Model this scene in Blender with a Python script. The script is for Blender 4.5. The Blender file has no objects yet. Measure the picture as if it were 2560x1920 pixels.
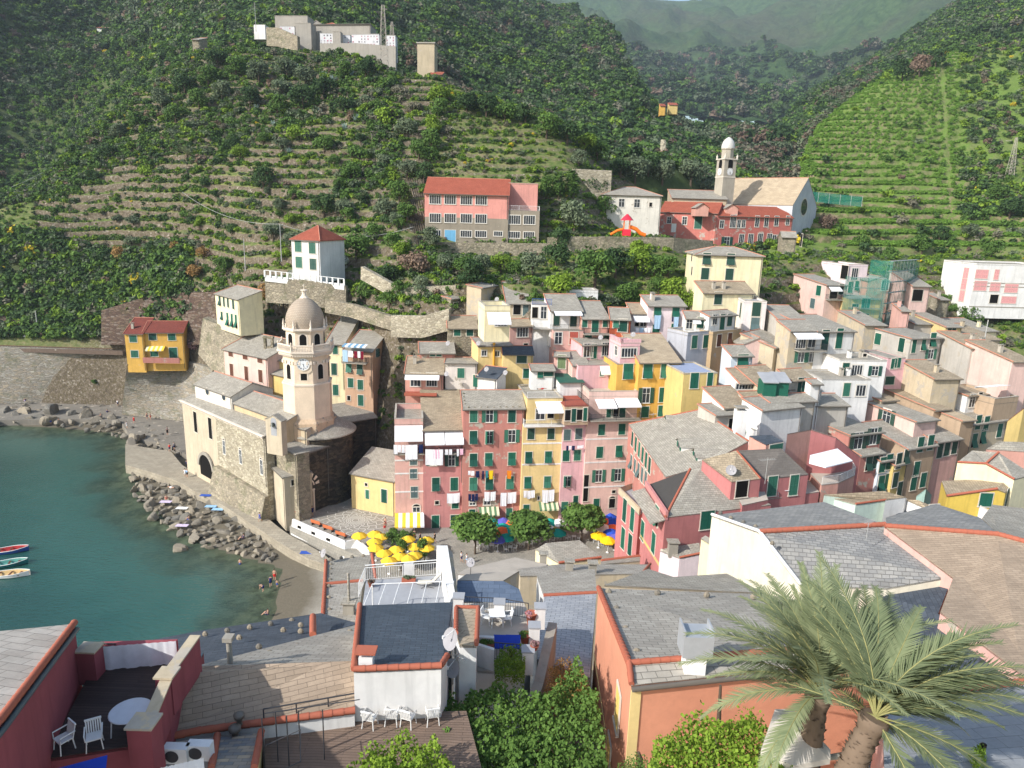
import bpy, math, random
from mathutils import Vector, Matrix, noise
random.seed(7)
SC = bpy.context.scene; COL = SC.collection
V = Vector
CH = 53.0; FPX = 1775.0; PIT = math.radians(13.6); ROL = math.radians(1.7)
CF = V((0, math.cos(PIT), -math.sin(PIT)))
U0 = V((0, math.sin(PIT), math.cos(PIT))); R0 = V((1, 0, 0))
CR = math.cos(ROL)*R0 + math.sin(ROL)*U0
CU = math.cos(ROL)*U0 - math.sin(ROL)*R0
CC = V((0, 0, CH))
cam = bpy.data.cameras.new('camera'); camo = bpy.data.objects.new('camera', cam); COL.objects.link(camo)
m = Matrix((CR, CU, -CF)).transposed().to_4x4(); m.translation = CC
camo.matrix_world = m; cam.sensor_width = 36; cam.lens = FPX/2560*36; cam.clip_end = 9000; cam.clip_start = .3
SC.camera = camo; SC.render.resolution_x = 1024; SC.render.resolution_y = 768
_T = [0, 0, 1.0]
def T(x0, y0, w=2212):
 _T[:] = [x0, y0, w/2212.0]
def px(p): return (_T[0]+p[0]*_T[2], _T[1]+p[1]*_T[2])
def ray(p):
 x, y = px(p)
 return CF + CR*((x-1280)/FPX) + CU*((960-y)/FPX)
def atY(p, Y): d = ray(p); return CC + d*(Y/d.y)
def atZ(p, z): d = ray(p); return CC + d*((z-CH)/d.z)
def onplane(p, o, n):
 d = ray(p); return CC + d*((o-CC).dot(n)/d.dot(n))
def proj(v):
 q = V(v)-CC; w = q.dot(CF); return (1280+FPX*q.dot(CR)/w, 960-FPX*q.dot(CU)/w)
class MB:
 def __init__(s): s.v = []; s.f = []; s.m = []; s.sm = []
 def face(s, pts, mi=0, smooth=False):
  n = len(s.v); s.v += [tuple(p) for p in pts]; s.f.append(tuple(range(n, n+len(pts)))); s.m.append(mi); s.sm.append(smooth)
 def raw(s, vs, fs, mi=0, smooth=False):
  n = len(s.v); s.v += [tuple(p) for p in vs]
  for f in fs: s.f.append(tuple(i+n for i in f)); s.m.append(mi); s.sm.append(smooth)
 def hexa(s, b, t, mi=0, mtop=None):
  """b, t: 4 bottom and 4 top points (ccw from above)"""
  vs = list(b)+list(t)
  s.raw(vs, [(3,2,1,0)], mi); s.raw(vs, [(4,5,6,7)], mi if mtop is None else mtop)
  s.raw(vs, [(0,1,5,4),(1,2,6,5),(2,3,7,6),(3,0,4,7)], mi)
 def box(s, x0, y0, z0, x1, y1, z1, mi=0, M=None):
  P = [V((x,y,z)) for z in (z0,z1) for x,y in ((x0,y0),(x1,y0),(x1,y1),(x0,y1))]
  if M is not None: P = [M@p for p in P]
  s.hexa(P[:4], P[4:], mi)
 def prism(s, poly, z0, z1, mi=0, mtop=None):
  n = len(poly); b = [(p[0],p[1],z0) for p in poly]; t = [(p[0],p[1],z1) for p in poly]
  s.raw(b, [tuple(range(n-1,-1,-1))], mi); s.raw(t, [tuple(range(n))], mi if mtop is None else mtop)
  s.raw(b+t, [(i,(i+1)%n,n+(i+1)%n,n+i) for i in range(n)], mi)
 def tube(s, path, r, n=6, mi=0, r2=None, cap=True, smooth=True):
  path = [V(p) for p in path]; k = len(path); vs = []
  for i, p in enumerate(path):
   d = (path[min(i+1,k-1)]-path[max(i-1,0)]);
   if d.length < 1e-6: d = V((0,0,1))
   d.normalize(); a = d.cross(V((0,0,1)) if abs(d.z) < .9 else V((1,0,0))).normalized(); b = d.cross(a)
   if isinstance(r, (list,tuple)): rr = r[i]
   else: rr = r if r2 is None else r+(r2-r)*i/(k-1)
   for j in range(n):
    t = 2*math.pi*j/n; vs.append(p+a*(rr*math.cos(t))+b*(rr*math.sin(t)))
  fs = [(i*n+j, (i)*n+(j+1)%n, (i+1)*n+(j+1)%n, (i+1)*n+j) for i in range(k-1) for j in range(n)]
  s.raw(vs, fs, mi, smooth)
  if cap: s.raw(vs[:n], [tuple(range(n))], mi); s.raw(vs[-n:], [tuple(range(n-1,-1,-1))], mi)
 def lathe(s, prof, n=16, c=(0,0,0), mi=0, smooth=True, rot=0, sx=1, sy=1):
  vs = []
  for r, z in prof:
   for j in range(n):
    t = rot+2*math.pi*j/n; vs.append((c[0]+sx*r*math.cos(t), c[1]+sy*r*math.sin(t), c[2]+z))
  k = len(prof)
  s.raw(vs, [(i*n+j, i*n+(j+1)%n, (i+1)*n+(j+1)%n, (i+1)*n+j) for i in range(k-1) for j in range(n)], mi, smooth)
  s.raw(vs[:n], [tuple(range(n-1,-1,-1))], mi); s.raw(vs[-n:], [tuple(range(n))], mi)
 def mesh(s, name, mats):
  me = bpy.data.meshes.new(name); me.from_pydata(s.v, [], s.f)
  if not isinstance(mats, (list,tuple)): mats = [mats]
  for m_ in mats: me.materials.append(m_)
  me.polygons.foreach_set('material_index', s.m); me.polygons.foreach_set('use_smooth', s.sm)
  uv = me.uv_layers.new(name='UVMap'); data = []
  Z = V((0,0,1))
  for p in me.polygons:
   n = p.normal
   if abs(n.z) > .995: u = V((1,0,0)); w = V((0,1,0))
   else: u = Z.cross(n).normalized(); w = n.cross(u)
   for vi in p.vertices:
    c = me.vertices[vi].co; data += [c.dot(u), c.dot(w)]
  uv.data.foreach_set('uv', data); me.update()
  return me
def frame_uv(me, ex, ey):
 """UVs for roofs along an eave direction"""
 pass
def link(name, me, parent=None, M=None, rootloc=None):
 o = bpy.data.objects.new(name, me); COL.objects.link(o)
 if parent is not None:
  o.parent = parent
  if rootloc is not None: o.matrix_parent_inverse = Matrix.Translation(-V(rootloc))
 if M is not None: o.matrix_basis = M
 return o
def part(name, mb, mats, root, M=None):
 """mesh in WORLD coordinates under an unrotated root empty"""
 o = link(name, mb.mesh(name, mats), root, M, root.location if root is not None else None)
 return o
def sub(name, mb, mats, par):
 return link(name, mb.mesh(name, mats) if isinstance(mb, MB) else mb, par)
def root(name, label, cat, loc, group=None, rz=0):
 o = bpy.data.objects.new(name, None); COL.objects.link(o); o.location = loc; o.rotation_euler = (0,0,rz)
 o.empty_display_size = .5
 return tag(o, label, cat, group)
def tag(o, label, cat, group=None):
 o['label'] = label; o['category'] = cat
 if group: o['group'] = group
 return o
def struct(o): o['kind'] = 'structure'; return o
def stuff(o, label, cat): tag(o, label, cat); o['kind'] = 'stuff'; return o
def copytree(o, parent=None, loc=None, rz=None, scale=None):
 c = o.copy(); COL.objects.link(c)
 if parent is not None: c.parent = parent
 if loc is not None: c.location = loc
 if rz is not None: c.rotation_euler = (0,0,rz)
 if scale is not None: c.scale = scale if isinstance(scale, (tuple,V)) else (scale,)*3
 for ch in o.children: copytree(ch, c)
 return c
def lin(c): return tuple(((v/255)/12.92 if v/255 <= .04045 else ((v/255+.055)/1.055)**2.4) for v in c)
class NT:
 def __init__(s, name, rough=.85, spec=.2):
  s.m = bpy.data.materials.new(name); s.m.use_nodes = True; s.t = s.m.node_tree
  s.b = s.t.nodes['Principled BSDF']; s.b.inputs['Roughness'].default_value = rough
  s.b.inputs['Specular IOR Level'].default_value = spec
 def n(s, typ, **kw):
  nd = s.t.nodes.new(typ)
  for k, v in kw.items():
   if k.startswith('_'): setattr(nd, k[1:], v)
   else:
    key = int(k[1:]) if k[0] == 'i' and k[1:].isdigit() else k.replace('_', ' ')
    nd.inputs[key].default_value = v
  return nd
 def l(s, a, b): s.t.links.new(a, b)
 def coord(s, kind='UV', scale=None, rotz=0):
  tc = s.n('ShaderNodeTexCoord'); o = tc.outputs[kind]
  if scale is not None:
   mp = s.n('ShaderNodeMapping'); mp.inputs['Scale'].default_value = scale if isinstance(scale, tuple) else (scale,)*3
   mp.inputs['Rotation'].default_value = (0,0,rotz)
   s.l(o, mp.inputs['Vector']); o = mp.outputs['Vector']
  return o
 def noise(s, vec, scale, detail=4, rough=.55):
  nd = s.n('ShaderNodeTexNoise', Scale=scale, Detail=detail, Roughness=rough); s.l(vec, nd.inputs['Vector']); return nd.outputs['Fac']
 def ramp(s, fac, stops):
  r = s.n('ShaderNodeValToRGB'); e = r.color_ramp.elements
  while len(e) < len(stops): e.new(.5)
  for i, (p, c) in enumerate(stops):
   e[i].position = p; e[i].color = (*c, 1) if len(c) == 3 else c
  s.l(fac, r.inputs['Fac']); return r.outputs['Color']
 def mix(s, fac, a, b, blend='MIX'):
  mx = s.n('ShaderNodeMix', _data_type='RGBA', _blend_type=blend)
  for sock, v in ((mx.inputs['Factor'], fac), (mx.inputs['A'], a), (mx.inputs['B'], b)):
   if isinstance(v, (int,float)): sock.default_value = v
   elif isinstance(v, tuple): sock.default_value = (*v, 1) if len(v) == 3 else v
   else: s.l(v, sock)
  return mx.outputs['Result']
 def math(s, op, a, b=0.0, clamp=False):
  nd = s.n('ShaderNodeMath', _operation=op, _use_clamp=clamp)
  for i, v in enumerate((a, b)):
   if isinstance(v, (int,float)): nd.inputs[i].default_value = v
   else: s.l(v, nd.inputs[i])
  return nd.outputs[0]
 def bump(s, h, dist=.03, strength=.6):
  b = s.n('ShaderNodeBump', Strength=strength, Distance=dist); s.l(h, b.inputs['Height']); s.l(b.outputs['Normal'], s.b.inputs['Normal'])
 def color(s, c):
  if isinstance(c, tuple): s.b.inputs['Base Color'].default_value = (*c, 1)
  else: s.l(c, s.b.inputs['Base Color'])
def sc(c, k): return tuple(min(v*k, .95) for v in c)
_mc = {}
def plain(name, c, rough=.7, spec=.3, metal=0):
 key = ('plain', name)
 if key not in _mc:
  t = NT(name, rough, spec); v = t.coord('Object'); f = t.noise(v, 3.0, 3)
  t.color(t.mix(f, sc(c,.85), sc(c,1.12))); t.b.inputs['Metallic'].default_value = metal; _mc[key] = t.m
 return _mc[key]
def plaster(name, c, wear=.3, patch=None, strk=.5):
 """painted render: mottling, rain streaks, patches where the paint is gone"""
 key = ('pl', name)
 if key in _mc: return _mc[key]
 c = sc(lin(c), .86) ; t = NT(name, .9, .15)
 v = t.coord('Object'); f = t.noise(v, .35, 5, .6); g = t.noise(v, 2.5, 5, .65)
 base = t.mix(t.ramp(f, [(.3,(0,0,0)),(.7,(1,1,1))]), sc(c,.86), sc(c,1.08))
 base = t.mix(t.math('MULTIPLY', t.ramp(g, [(.42,(0,0,0)),(.75,(1,1,1))]), .35), base, sc(c,.74))
 vs = t.coord('Object', (1.3,1.3,.12)); st = t.noise(vs, 1.6, 4, .6)
 base = t.mix(t.math('MULTIPLY', t.ramp(st, [(.5,(0,0,0)),(.72,(1,1,1))]), strk), base, sc(c,.62))
 if wear > 0:
  p = patch or (196,186,170); p = sc(lin(p), .85)
  w = t.noise(v, .55, 6, .68); lo = .72-wear*.3
  base = t.mix(t.ramp(w, [(lo,(0,0,0)),(lo+.035,(1,1,1))]), base, t.mix(g, sc(p,.7), sc(p,1.1)))
 t.color(base); t.bump(g, .02, .4); _mc[key] = t.m
 return t.m
def slate(name, a, b, bw=.55, bh=.28, moss=.3, mort=.02, rgh=.85):
 """stone slabs in courses along the eave"""
 key = ('sl', name)
 if key in _mc: return _mc[key]
 a = sc(lin(a), .8); b = sc(lin(b), .8)
 t = NT(name, rgh, .2); uv = t.coord('UV')
 br = t.n('ShaderNodeTexBrick', _offset=.5, Scale=1.0, Mortar_Size=mort, Mortar_Smooth=.3, Bias=0.0, Brick_Width=bw, Row_Height=bh)
 br.inputs['Color1'].default_value = (*a,1); br.inputs['Color2'].default_value = (*b,1); br.inputs['Mortar'].default_value = (*sc(a,.35),1)
 wob = t.n('ShaderNodeTexNoise', Scale=.8, Detail=2.0); t.l(uv, wob.inputs['Vector'])
 add = t.n('ShaderNodeVectorMath', _operation='MULTIPLY_ADD'); add.inputs[1].default_value = (.12,.12,0)
 t.l(wob.outputs['Color'], add.inputs[0]); t.l(uv, add.inputs[2]); t.l(add.outputs[0], br.inputs['Vector'])
 g = t.noise(uv, .5, 6, .65); h = t.noise(uv, 6, 5, .7)
 col = t.mix(t.ramp(g, [(.35,(0,0,0)),(.7,(1,1,1))]), br.outputs['Color'], t.mix(.55, br.outputs['Color'], sc(b,.6)))
 col = t.mix(t.math('MULTIPLY', t.ramp(h, [(.5,(0,0,0)),(.7,(1,1,1))]), .5), col, sc(a,.6))
 if moss: col = t.mix(t.math('MULTIPLY', t.ramp(t.noise(uv, 1.3, 6, .75), [(.55,(0,0,0)),(.7,(1,1,1))]), moss), col, sc(lin((112,104,72)), .8))
 t.color(col)
 hh = t.math('ADD', t.math('MULTIPLY', br.outputs['Fac'], -.6), t.math('MULTIPLY', h, .5)); t.bump(hh, .05, .7)
 _mc[key] = t.m; return t.m
def stonewall(name, cols, scale=2.2, mort=(120,112,98), flat=1.8, green=.0):
 key = ('st', name)
 if key in _mc: return _mc[key]
 t = NT(name, .95, .1); v = t.coord('Object', (1,1,flat))
 nz = t.n('ShaderNodeTexNoise', Scale=2.5, Detail=3.0); t.l(v, nz.inputs['Vector'])
 mad = t.n('ShaderNodeVectorMath', _operation='MULTIPLY_ADD'); mad.inputs[1].default_value = (.3,.3,.3); t.l(nz.outputs['Color'], mad.inputs[0]); t.l(v, mad.inputs[2])
 vo = t.n('ShaderNodeTexVoronoi', Scale=scale); t.l(mad.outputs[0], vo.inputs['Vector'])
 ve = t.n('ShaderNodeTexVoronoi', _feature='DISTANCE_TO_EDGE', Scale=scale); t.l(mad.outputs[0], ve.inputs['Vector'])
 sep = t.n('ShaderNodeSeparateColor'); t.l(vo.outputs['Color'], sep.inputs[0])
 k = len(cols); col = t.ramp(sep.outputs[0], [(i/(k-1) if k > 1 else 0, sc(lin(c),.8)) for i, c in enumerate(cols)])
 g = t.noise(t.coord('Object'), .18, 6, .65)
 col = t.mix(t.ramp(ve.outputs['Distance'], [(0,(1,1,1)),(.06,(0,0,0))]), col, sc(lin(mort),.62))
 col = t.mix(t.ramp(g, [(.35,(0,0,0)),(.75,(1,1,1))]), col, t.mix(.5, col, sc(lin(mort),.55)))
 if green: col = t.mix(t.math('MULTIPLY', t.ramp(t.noise(t.coord('Object'), .45, 6, .7), [(.52,(0,0,0)),(.62,(1,1,1))]), green), col, (.06,.09,.025))
 t.color(col); t.bump(t.ramp(ve.outputs['Distance'], [(0,(0,0,0)),(.15,(1,1,1))]), .08, .8); _mc[key] = t.m
 return t.m
w = bpy.data.worlds.new('World'); SC.world = w; w.use_nodes = True
SUN = V((1.16, .84, -.97)).normalized()      # travel direction
el = math.asin(-SUN.z); az = math.atan2(-SUN.x, -SUN.y)   # compass from +Y towards +X
nt = w.node_tree; sky = nt.nodes.new('ShaderNodeTexSky'); sky.sky_type = 'NISHITA'; sky.sun_disc = False
sky.sun_elevation = el; sky.sun_rotation = az; sky.air_density = 1.2; sky.dust_density = 1.5
bg = nt.nodes['Background']; nt.links.new(sky.outputs[0], bg.inputs[0]); bg.inputs[1].default_value = .15
sl = bpy.data.lights.new('sun', 'SUN'); sl.energy = 3.9; sl.angle = math.radians(.5); sl.color = (1, .965, .91)
so = bpy.data.objects.new('sun', sl); COL.objects.link(so); so.rotation_mode = 'QUATERNION'; so.rotation_quaternion = SUN.to_track_quat('-Z', 'Y')
so.location = (-60, -60, 120)
SC.view_settings.view_transform = 'Standard'; SC.view_settings.look = 'None'; SC.view_settings.exposure = .5; SC.view_settings.gamma = 1
SC.render.engine = 'CYCLES'; SC.cycles.max_bounces = 5; SC.cycles.diffuse_bounces = 2; SC.cycles.glossy_bounces = 2; SC.cycles.transparent_max_bounces = 8; SC.cycles.volume_bounces = 0
SLATE = slate('slate_grey', (200,193,178), (172,165,152))
SLATE_B = slate('slate_brown', (206,188,160), (172,156,132), moss=.45)
SLATE_T = slate('slate_tan', (214,194,164), (196,176,148), bw=.9, bh=.3, mort=.012, moss=.15)
SLATE_D = slate('slate_dark', (98,106,116), (80,88,98), moss=0, bw=.6, bh=.3, mort=.012)
SLATE_M = slate('slate_mid', (178,176,170), (150,150,148), moss=.2)
TERRA = slate('red_roof_tiles', (200,112,88), (182,98,76), bw=.25, bh=.4, moss=.12)
TERRA_D = slate('brown_roof_tiles', (158,86,72), (140,76,66), bw=.25, bh=.4, moss=.1)
FLAT = plaster('terrace_floor', (196,186,172), .1, strk=0)
FLAT_G = plaster('grey_terrace_floor', (172,174,178), .1, strk=0)
RIDGE = plain('terracotta_ridge', sc(lin((180,106,84)),.85), .8, .15)
RIDGE2 = plain('faded_ridge_tiles', lin((186,128,106)), .85, .15)
RIM = plaster('rim_mortar', (190,182,168), .2)
GREEN = plain('green_shutter_paint', lin((30,92,74)), .55)
GREEN2 = plain('dark_green_shutter_paint', lin((40,72,60)), .55)
GREY_SH = plain('grey_green_shutter_paint', lin((84,104,104)), .55)
GRS = [GREEN, GREEN, plain('mid_green_shutter_paint', lin((52,108,88)), .6), plain('deep_green_shutter_paint', lin((24,74,62)), .5)]
BROWN = plain('brown_wood_paint', lin((96,58,42)), .6)
REDSH = plain('faded_red_shutter_paint', lin((178,88,74)), .7)
WHITEP = plain('white_paint', (.78,.78,.76), .5)
FRAMEC = plain('pale_window_surround', lin((206,198,184)), .85)
GUT = plain('gutter_metal', lin((104,98,90)), .5, .4)
IRON = plain('dark_iron', (.045,.045,.05), .5, .4)
WIRE = plain('pale_wire', (.4,.4,.38), .6)
CLOTHW = plain('white_cloth', (.8,.8,.82), .9, .1)
CONC = plaster('bare_concrete', (168,162,150), .2)
def _glass():
 t = NT('window_glass', .08, .5); v = t.coord('Object'); t.color(t.mix(t.noise(v, 1.2, 2), (.012,.016,.02), (.05,.06,.07))); return t.m
GLASS = _glass()
DARK = plain('dark_interior', (.012,.011,.010), .9, .05)
ST_LIGHT = stonewall('rubble_stone_light', [(214,204,178),(178,168,146),(226,216,192),(158,148,128)], 1.5, (176,166,146))
ST_DARK = stonewall('dark_ashlar_stone', [(84,78,70),(62,60,56),(108,98,82),(74,72,68)], 1.1, (60,58,54), 2.2)
ST_WALL = stonewall('sea_wall_stone', [(196,190,176),(168,162,152),(186,172,150),(154,148,136)], .9, (146,140,128), 3.2, .35)
ST_BROWN = stonewall('brown_stone', [(112,92,80),(92,76,68),(128,108,92),(140,128,118)], .9, (84,72,64), 3.2, .2)
ST_GREY = stonewall('grey_rubble', [(186,176,156),(162,152,132),(198,186,162),(142,134,118)], 1.5, (148,138,120), 1.6, .4)
PAL = dict(pink=(226,180,168), lpink=(234,200,188), red=(200,138,126), rose=(208,144,140), salmon=(222,168,152), yel=(234,208,148),
 och=(226,180,92), cream=(246,234,194), white=(242,240,236), peach=(226,196,166), tan=(206,190,162), pwhite=(244,226,228), lblue=(222,232,240),
 grey=(196,190,180), orange=(222,142,108), mauve=(160,86,92), gyel=(222,196,128), stone=None, pkred=(200,130,127), bpink=(238,190,194), dgrey=(150,142,130), umber=(190,166,140))
def WM(k):
 if not isinstance(k, str): return k
 if k == 'stone': return ST_LIGHT
 if k == 'gstone': return ST_GREY
 if k == 'dstone': return ST_DARK
 w = {'pink':.35,'red':.45,'pwhite':.1,'white':.04,'cream':.05,'lblue':.05,'orange':0,'och':.25,'yel':.12,'tan':.6,'grey':.5,'lpink':.12,'mauve':0,'pkred':.15,'bpink':.1}.get(k, .25)
 return plaster('render_'+k, PAL[k], w)
_wm = {}
def _frame(w, h, door):
 k = ('fr', w, h, door)
 if k not in _wm:
  b = MB(); s = .11
  b.box(-w/2-s, -.05, -h/2, -w/2, .02, h/2); b.box(w/2, -.05, -h/2, w/2+s, .02, h/2); b.box(-w/2-s, -.05, h/2, w/2+s, .02, h/2+s)
  if not door: b.box(-w/2-s-.05, -.12, -h/2-.1, w/2+s+.05, .02, -h/2)
  b.box(-w/2, -.012, -h/2, w/2, .015, h/2, 1)
  _wm[k] = b.mesh('window', [FRAMEC, DARK])
 return _wm[k]
def _leaf(w, h, mat):
 k = ('lf', w, h, mat.name)
 if k not in _wm:       # leaf hinged at x=0 extends to +x, louvred
  b = MB(); t = .05
  b.box(0, -.035, -h/2, t, 0, h/2); b.box(w-t, -.035, -h/2, w, 0, h/2)
  for z in (-h/2, -.04, h/2-.08): b.box(t, -.035, z, w-t, 0, z+.08)
  n = max(4, int(h/.14))
  for i in range(n):
   z = -h/2+.08+(h-.16)*(i+.5)/n
   b.face([(t,-.03,z-.055),(w-t,-.03,z-.055),(w-t,-.006,z+.05),(t,-.006,z+.05)])
  _wm[k] = b.mesh('shutter', mat)
 return _wm[k]
def _flap(w, h, mat):
 k = ('fp', w, h, mat.name)
 if k not in _wm:
  b = MB(); hz = h*.5      # lower half pushed out
  b.box(0, -.035, 0, w, 0, h/2)
  a = .38; dy = hz*math.sin(a); dz = hz*math.cos(a)
  b.hexa([(0,-.035-dy,-dz),(w,-.035-dy,-dz),(w,-dy,-dz),(0,-dy,-dz)], [(0,-.035,0),(w,-.035,0),(w,0,0),(0,0,0)])
  _wm[k] = b.mesh('shutter', mat)
 return _wm[k]
def _pane(w, h, n):
 k = ('pn', w, h, n)
 if k not in _wm:
  b = MB(); t = .06
  b.box(-w/2, -.022, -h/2, w/2, -.014, h/2, 1)
  for i in range(n+1):
   x = -w/2+(w-t)*i/n; b.box(x, -.045, -h/2, x+t, -.022, h/2)
  b.box(-w/2, -.045, h/2-t, w/2, -.022, h/2); b.box(-w/2, -.045, -h/2, w/2, -.022, -h/2+t)
  if h > 1.2 and n < 3: b.box(-w/2, -.042, h*.12, w/2, -.022, h*.12+.04)
  _wm[k] = b.mesh('pane', [WHITEP, GLASS])
 return _wm[k]
def _panel(w, h, mat, name='door_leaf'):
 k = ('dl', w, h, mat.name, name)
 if k not in _wm:
  b = MB(); b.box(-w/2, -.04, -h/2, -.01, -.012, h/2); b.box(.01, -.04, -h/2, w/2, -.012, h/2)
  for s in (-1, 1):
   for z in (-h*.32, h*.02): b.box(s*w/4-w*.16, -.055, z, s*w/4+w*.16, -.04, z+h*.28)
  _wm[k] = b.mesh(name, mat)
 return _wm[k]
def window(par, M, typ='c', w=1.0, h=1.5, mat=None, rl=None):
 """typ c closed shutters, f flapped, o open shutters, p white pane, d door, a arched niche, k dark opening"""
 w = round(w, 1); h = round(h, 1); mat = mat or random.choice(GRS)
 if typ == 'c' and w < 1.6 and random.random() < .16: typ = 'f'
 door = typ == 'd'
 o = link('door' if door else 'window', _frame(w, h, door), par, M, rl)
 def leaf(x, me, flip, rz=0):
  c = link('shutter', me, o); c.location = (x, -.02, 0)
  c.rotation_euler = (0, 0, rz); c.scale = (-1 if flip else 1, 1, 1)
 if typ == 'c': leaf(-w/2, _leaf(w/2-.01, h, mat), False); leaf(w/2, _leaf(w/2-.01, h, mat), True)
 elif typ == 'f': leaf(-w/2, _flap(w/2-.01, h, mat), False); leaf(w/2, _flap(w/2-.01, h, mat), True)
 elif typ == 'o':
  link('pane', _pane(w, h, 2), o)
  for s in (-1, 1):
   c = link('shutter', _leaf(w/2, h, mat), o); c.location = (s*(w/2+.02), -.05, 0); c.scale = (s, 1, 1)
 elif typ == 'h':
  link('pane', _pane(w, h, 2), o)
  for s in (-1, 1):
   c = link('shutter', _leaf(w/2, h, mat), o); c.location = (s*w/2, -.03, 0); c.scale = (-s, 1, 1); c.rotation_euler = (0,0,s*1.2)
 elif typ == 'p': link('pane', _pane(w, h, 2 if w < 1.6 else int(w/.45)), o)
 elif typ == 'd': link('door_leaf', _panel(w, h, mat), o)
 elif typ == 'a':
  k = ('ar', w, h)
  if k not in _wm:
   b = MB(); n = 8; r = w/2+.16
   pts = [((r)*math.cos(math.pi*i/n), (r)*math.sin(math.pi*i/n)*.8) for i in range(n+1)]; q = [(x*(w/2)/r, z*(w/2)/r) for x, z in pts]
   for i in range(n):
    a, a2, c, c2 = pts[i], pts[i+1], q[i], q[i+1]
    b.hexa([(a[0],-.07,h/2+a[1]),(a2[0],-.07,h/2+a2[1]),(c2[0],-.07,h/2+c2[1]),(c[0],-.07,h/2+c[1])],[(a[0],.02,h/2+a[1]),(a2[0],.02,h/2+a2[1]),(c2[0],.02,h/2+c2[1]),(c[0],.02,h/2+c[1])])
   b.face([(x,-.016,h/2+z) for x, z in reversed(q)], 1)
   _wm[k] = b.mesh('arch', [FRAMEC, DARK])
  link('arch', _wm[k], o)
  if mat is not DARK: link('pane', _pane(w, h, 2), o)
 return o
def slab(b, pts, th, mi=0, me=None):
 """roof slab: pts ccw from above, thickness downward"""
 n = len(pts); lo = [V(p)-V((0,0,th)) for p in pts]
 b.face(pts, mi); b.face(list(reversed(lo)), mi if me is None else me)
 for i in range(n):
  j = (i+1)%n; b.face([lo[i], lo[j], pts[j], pts[i]], mi if me is None else me)
def railing(b, a, c, h=1.0, step=.14, r=.018, posts=2.0, mi=0, mid=False):
 a = V(a); c = V(c); L = (c-a).length; d = (c-a)/max(L,.01); up = V((0,0,1))
 b.tube([a+up*h, c+up*h], r*1.6, 5, mi); b.tube([a+up*.1, c+up*.1], r, 4, mi)
 n = max(1, int(L/posts))
 for i in range(n+1): p = a+d*(L*i/n); b.tube([p, p+up*h], r*1.5, 5, mi)
 if mid: b.tube([a+up*h*.55, c+up*h*.55], r, 4, mi)
 elif step:
  for i in range(1, int(L/step)):
   p = a+d*(step*i); b.tube([p+up*.1, p+up*h], r*.6, 3, mi, cap=False)
def roofstones(b, o, u, w, n, mi):
 for i in range(n):
  p = o+u*((i+.5)/n)+w*random.uniform(.02,.12); s = random.uniform(.12,.22)
  b.lathe([(s*.8,0),(s,s*.4),(s*.5,s*.9),(0.02,s)], 6, tuple(p), mi, False, random.random()*6, 1, .7)
class Bld: pass
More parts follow.
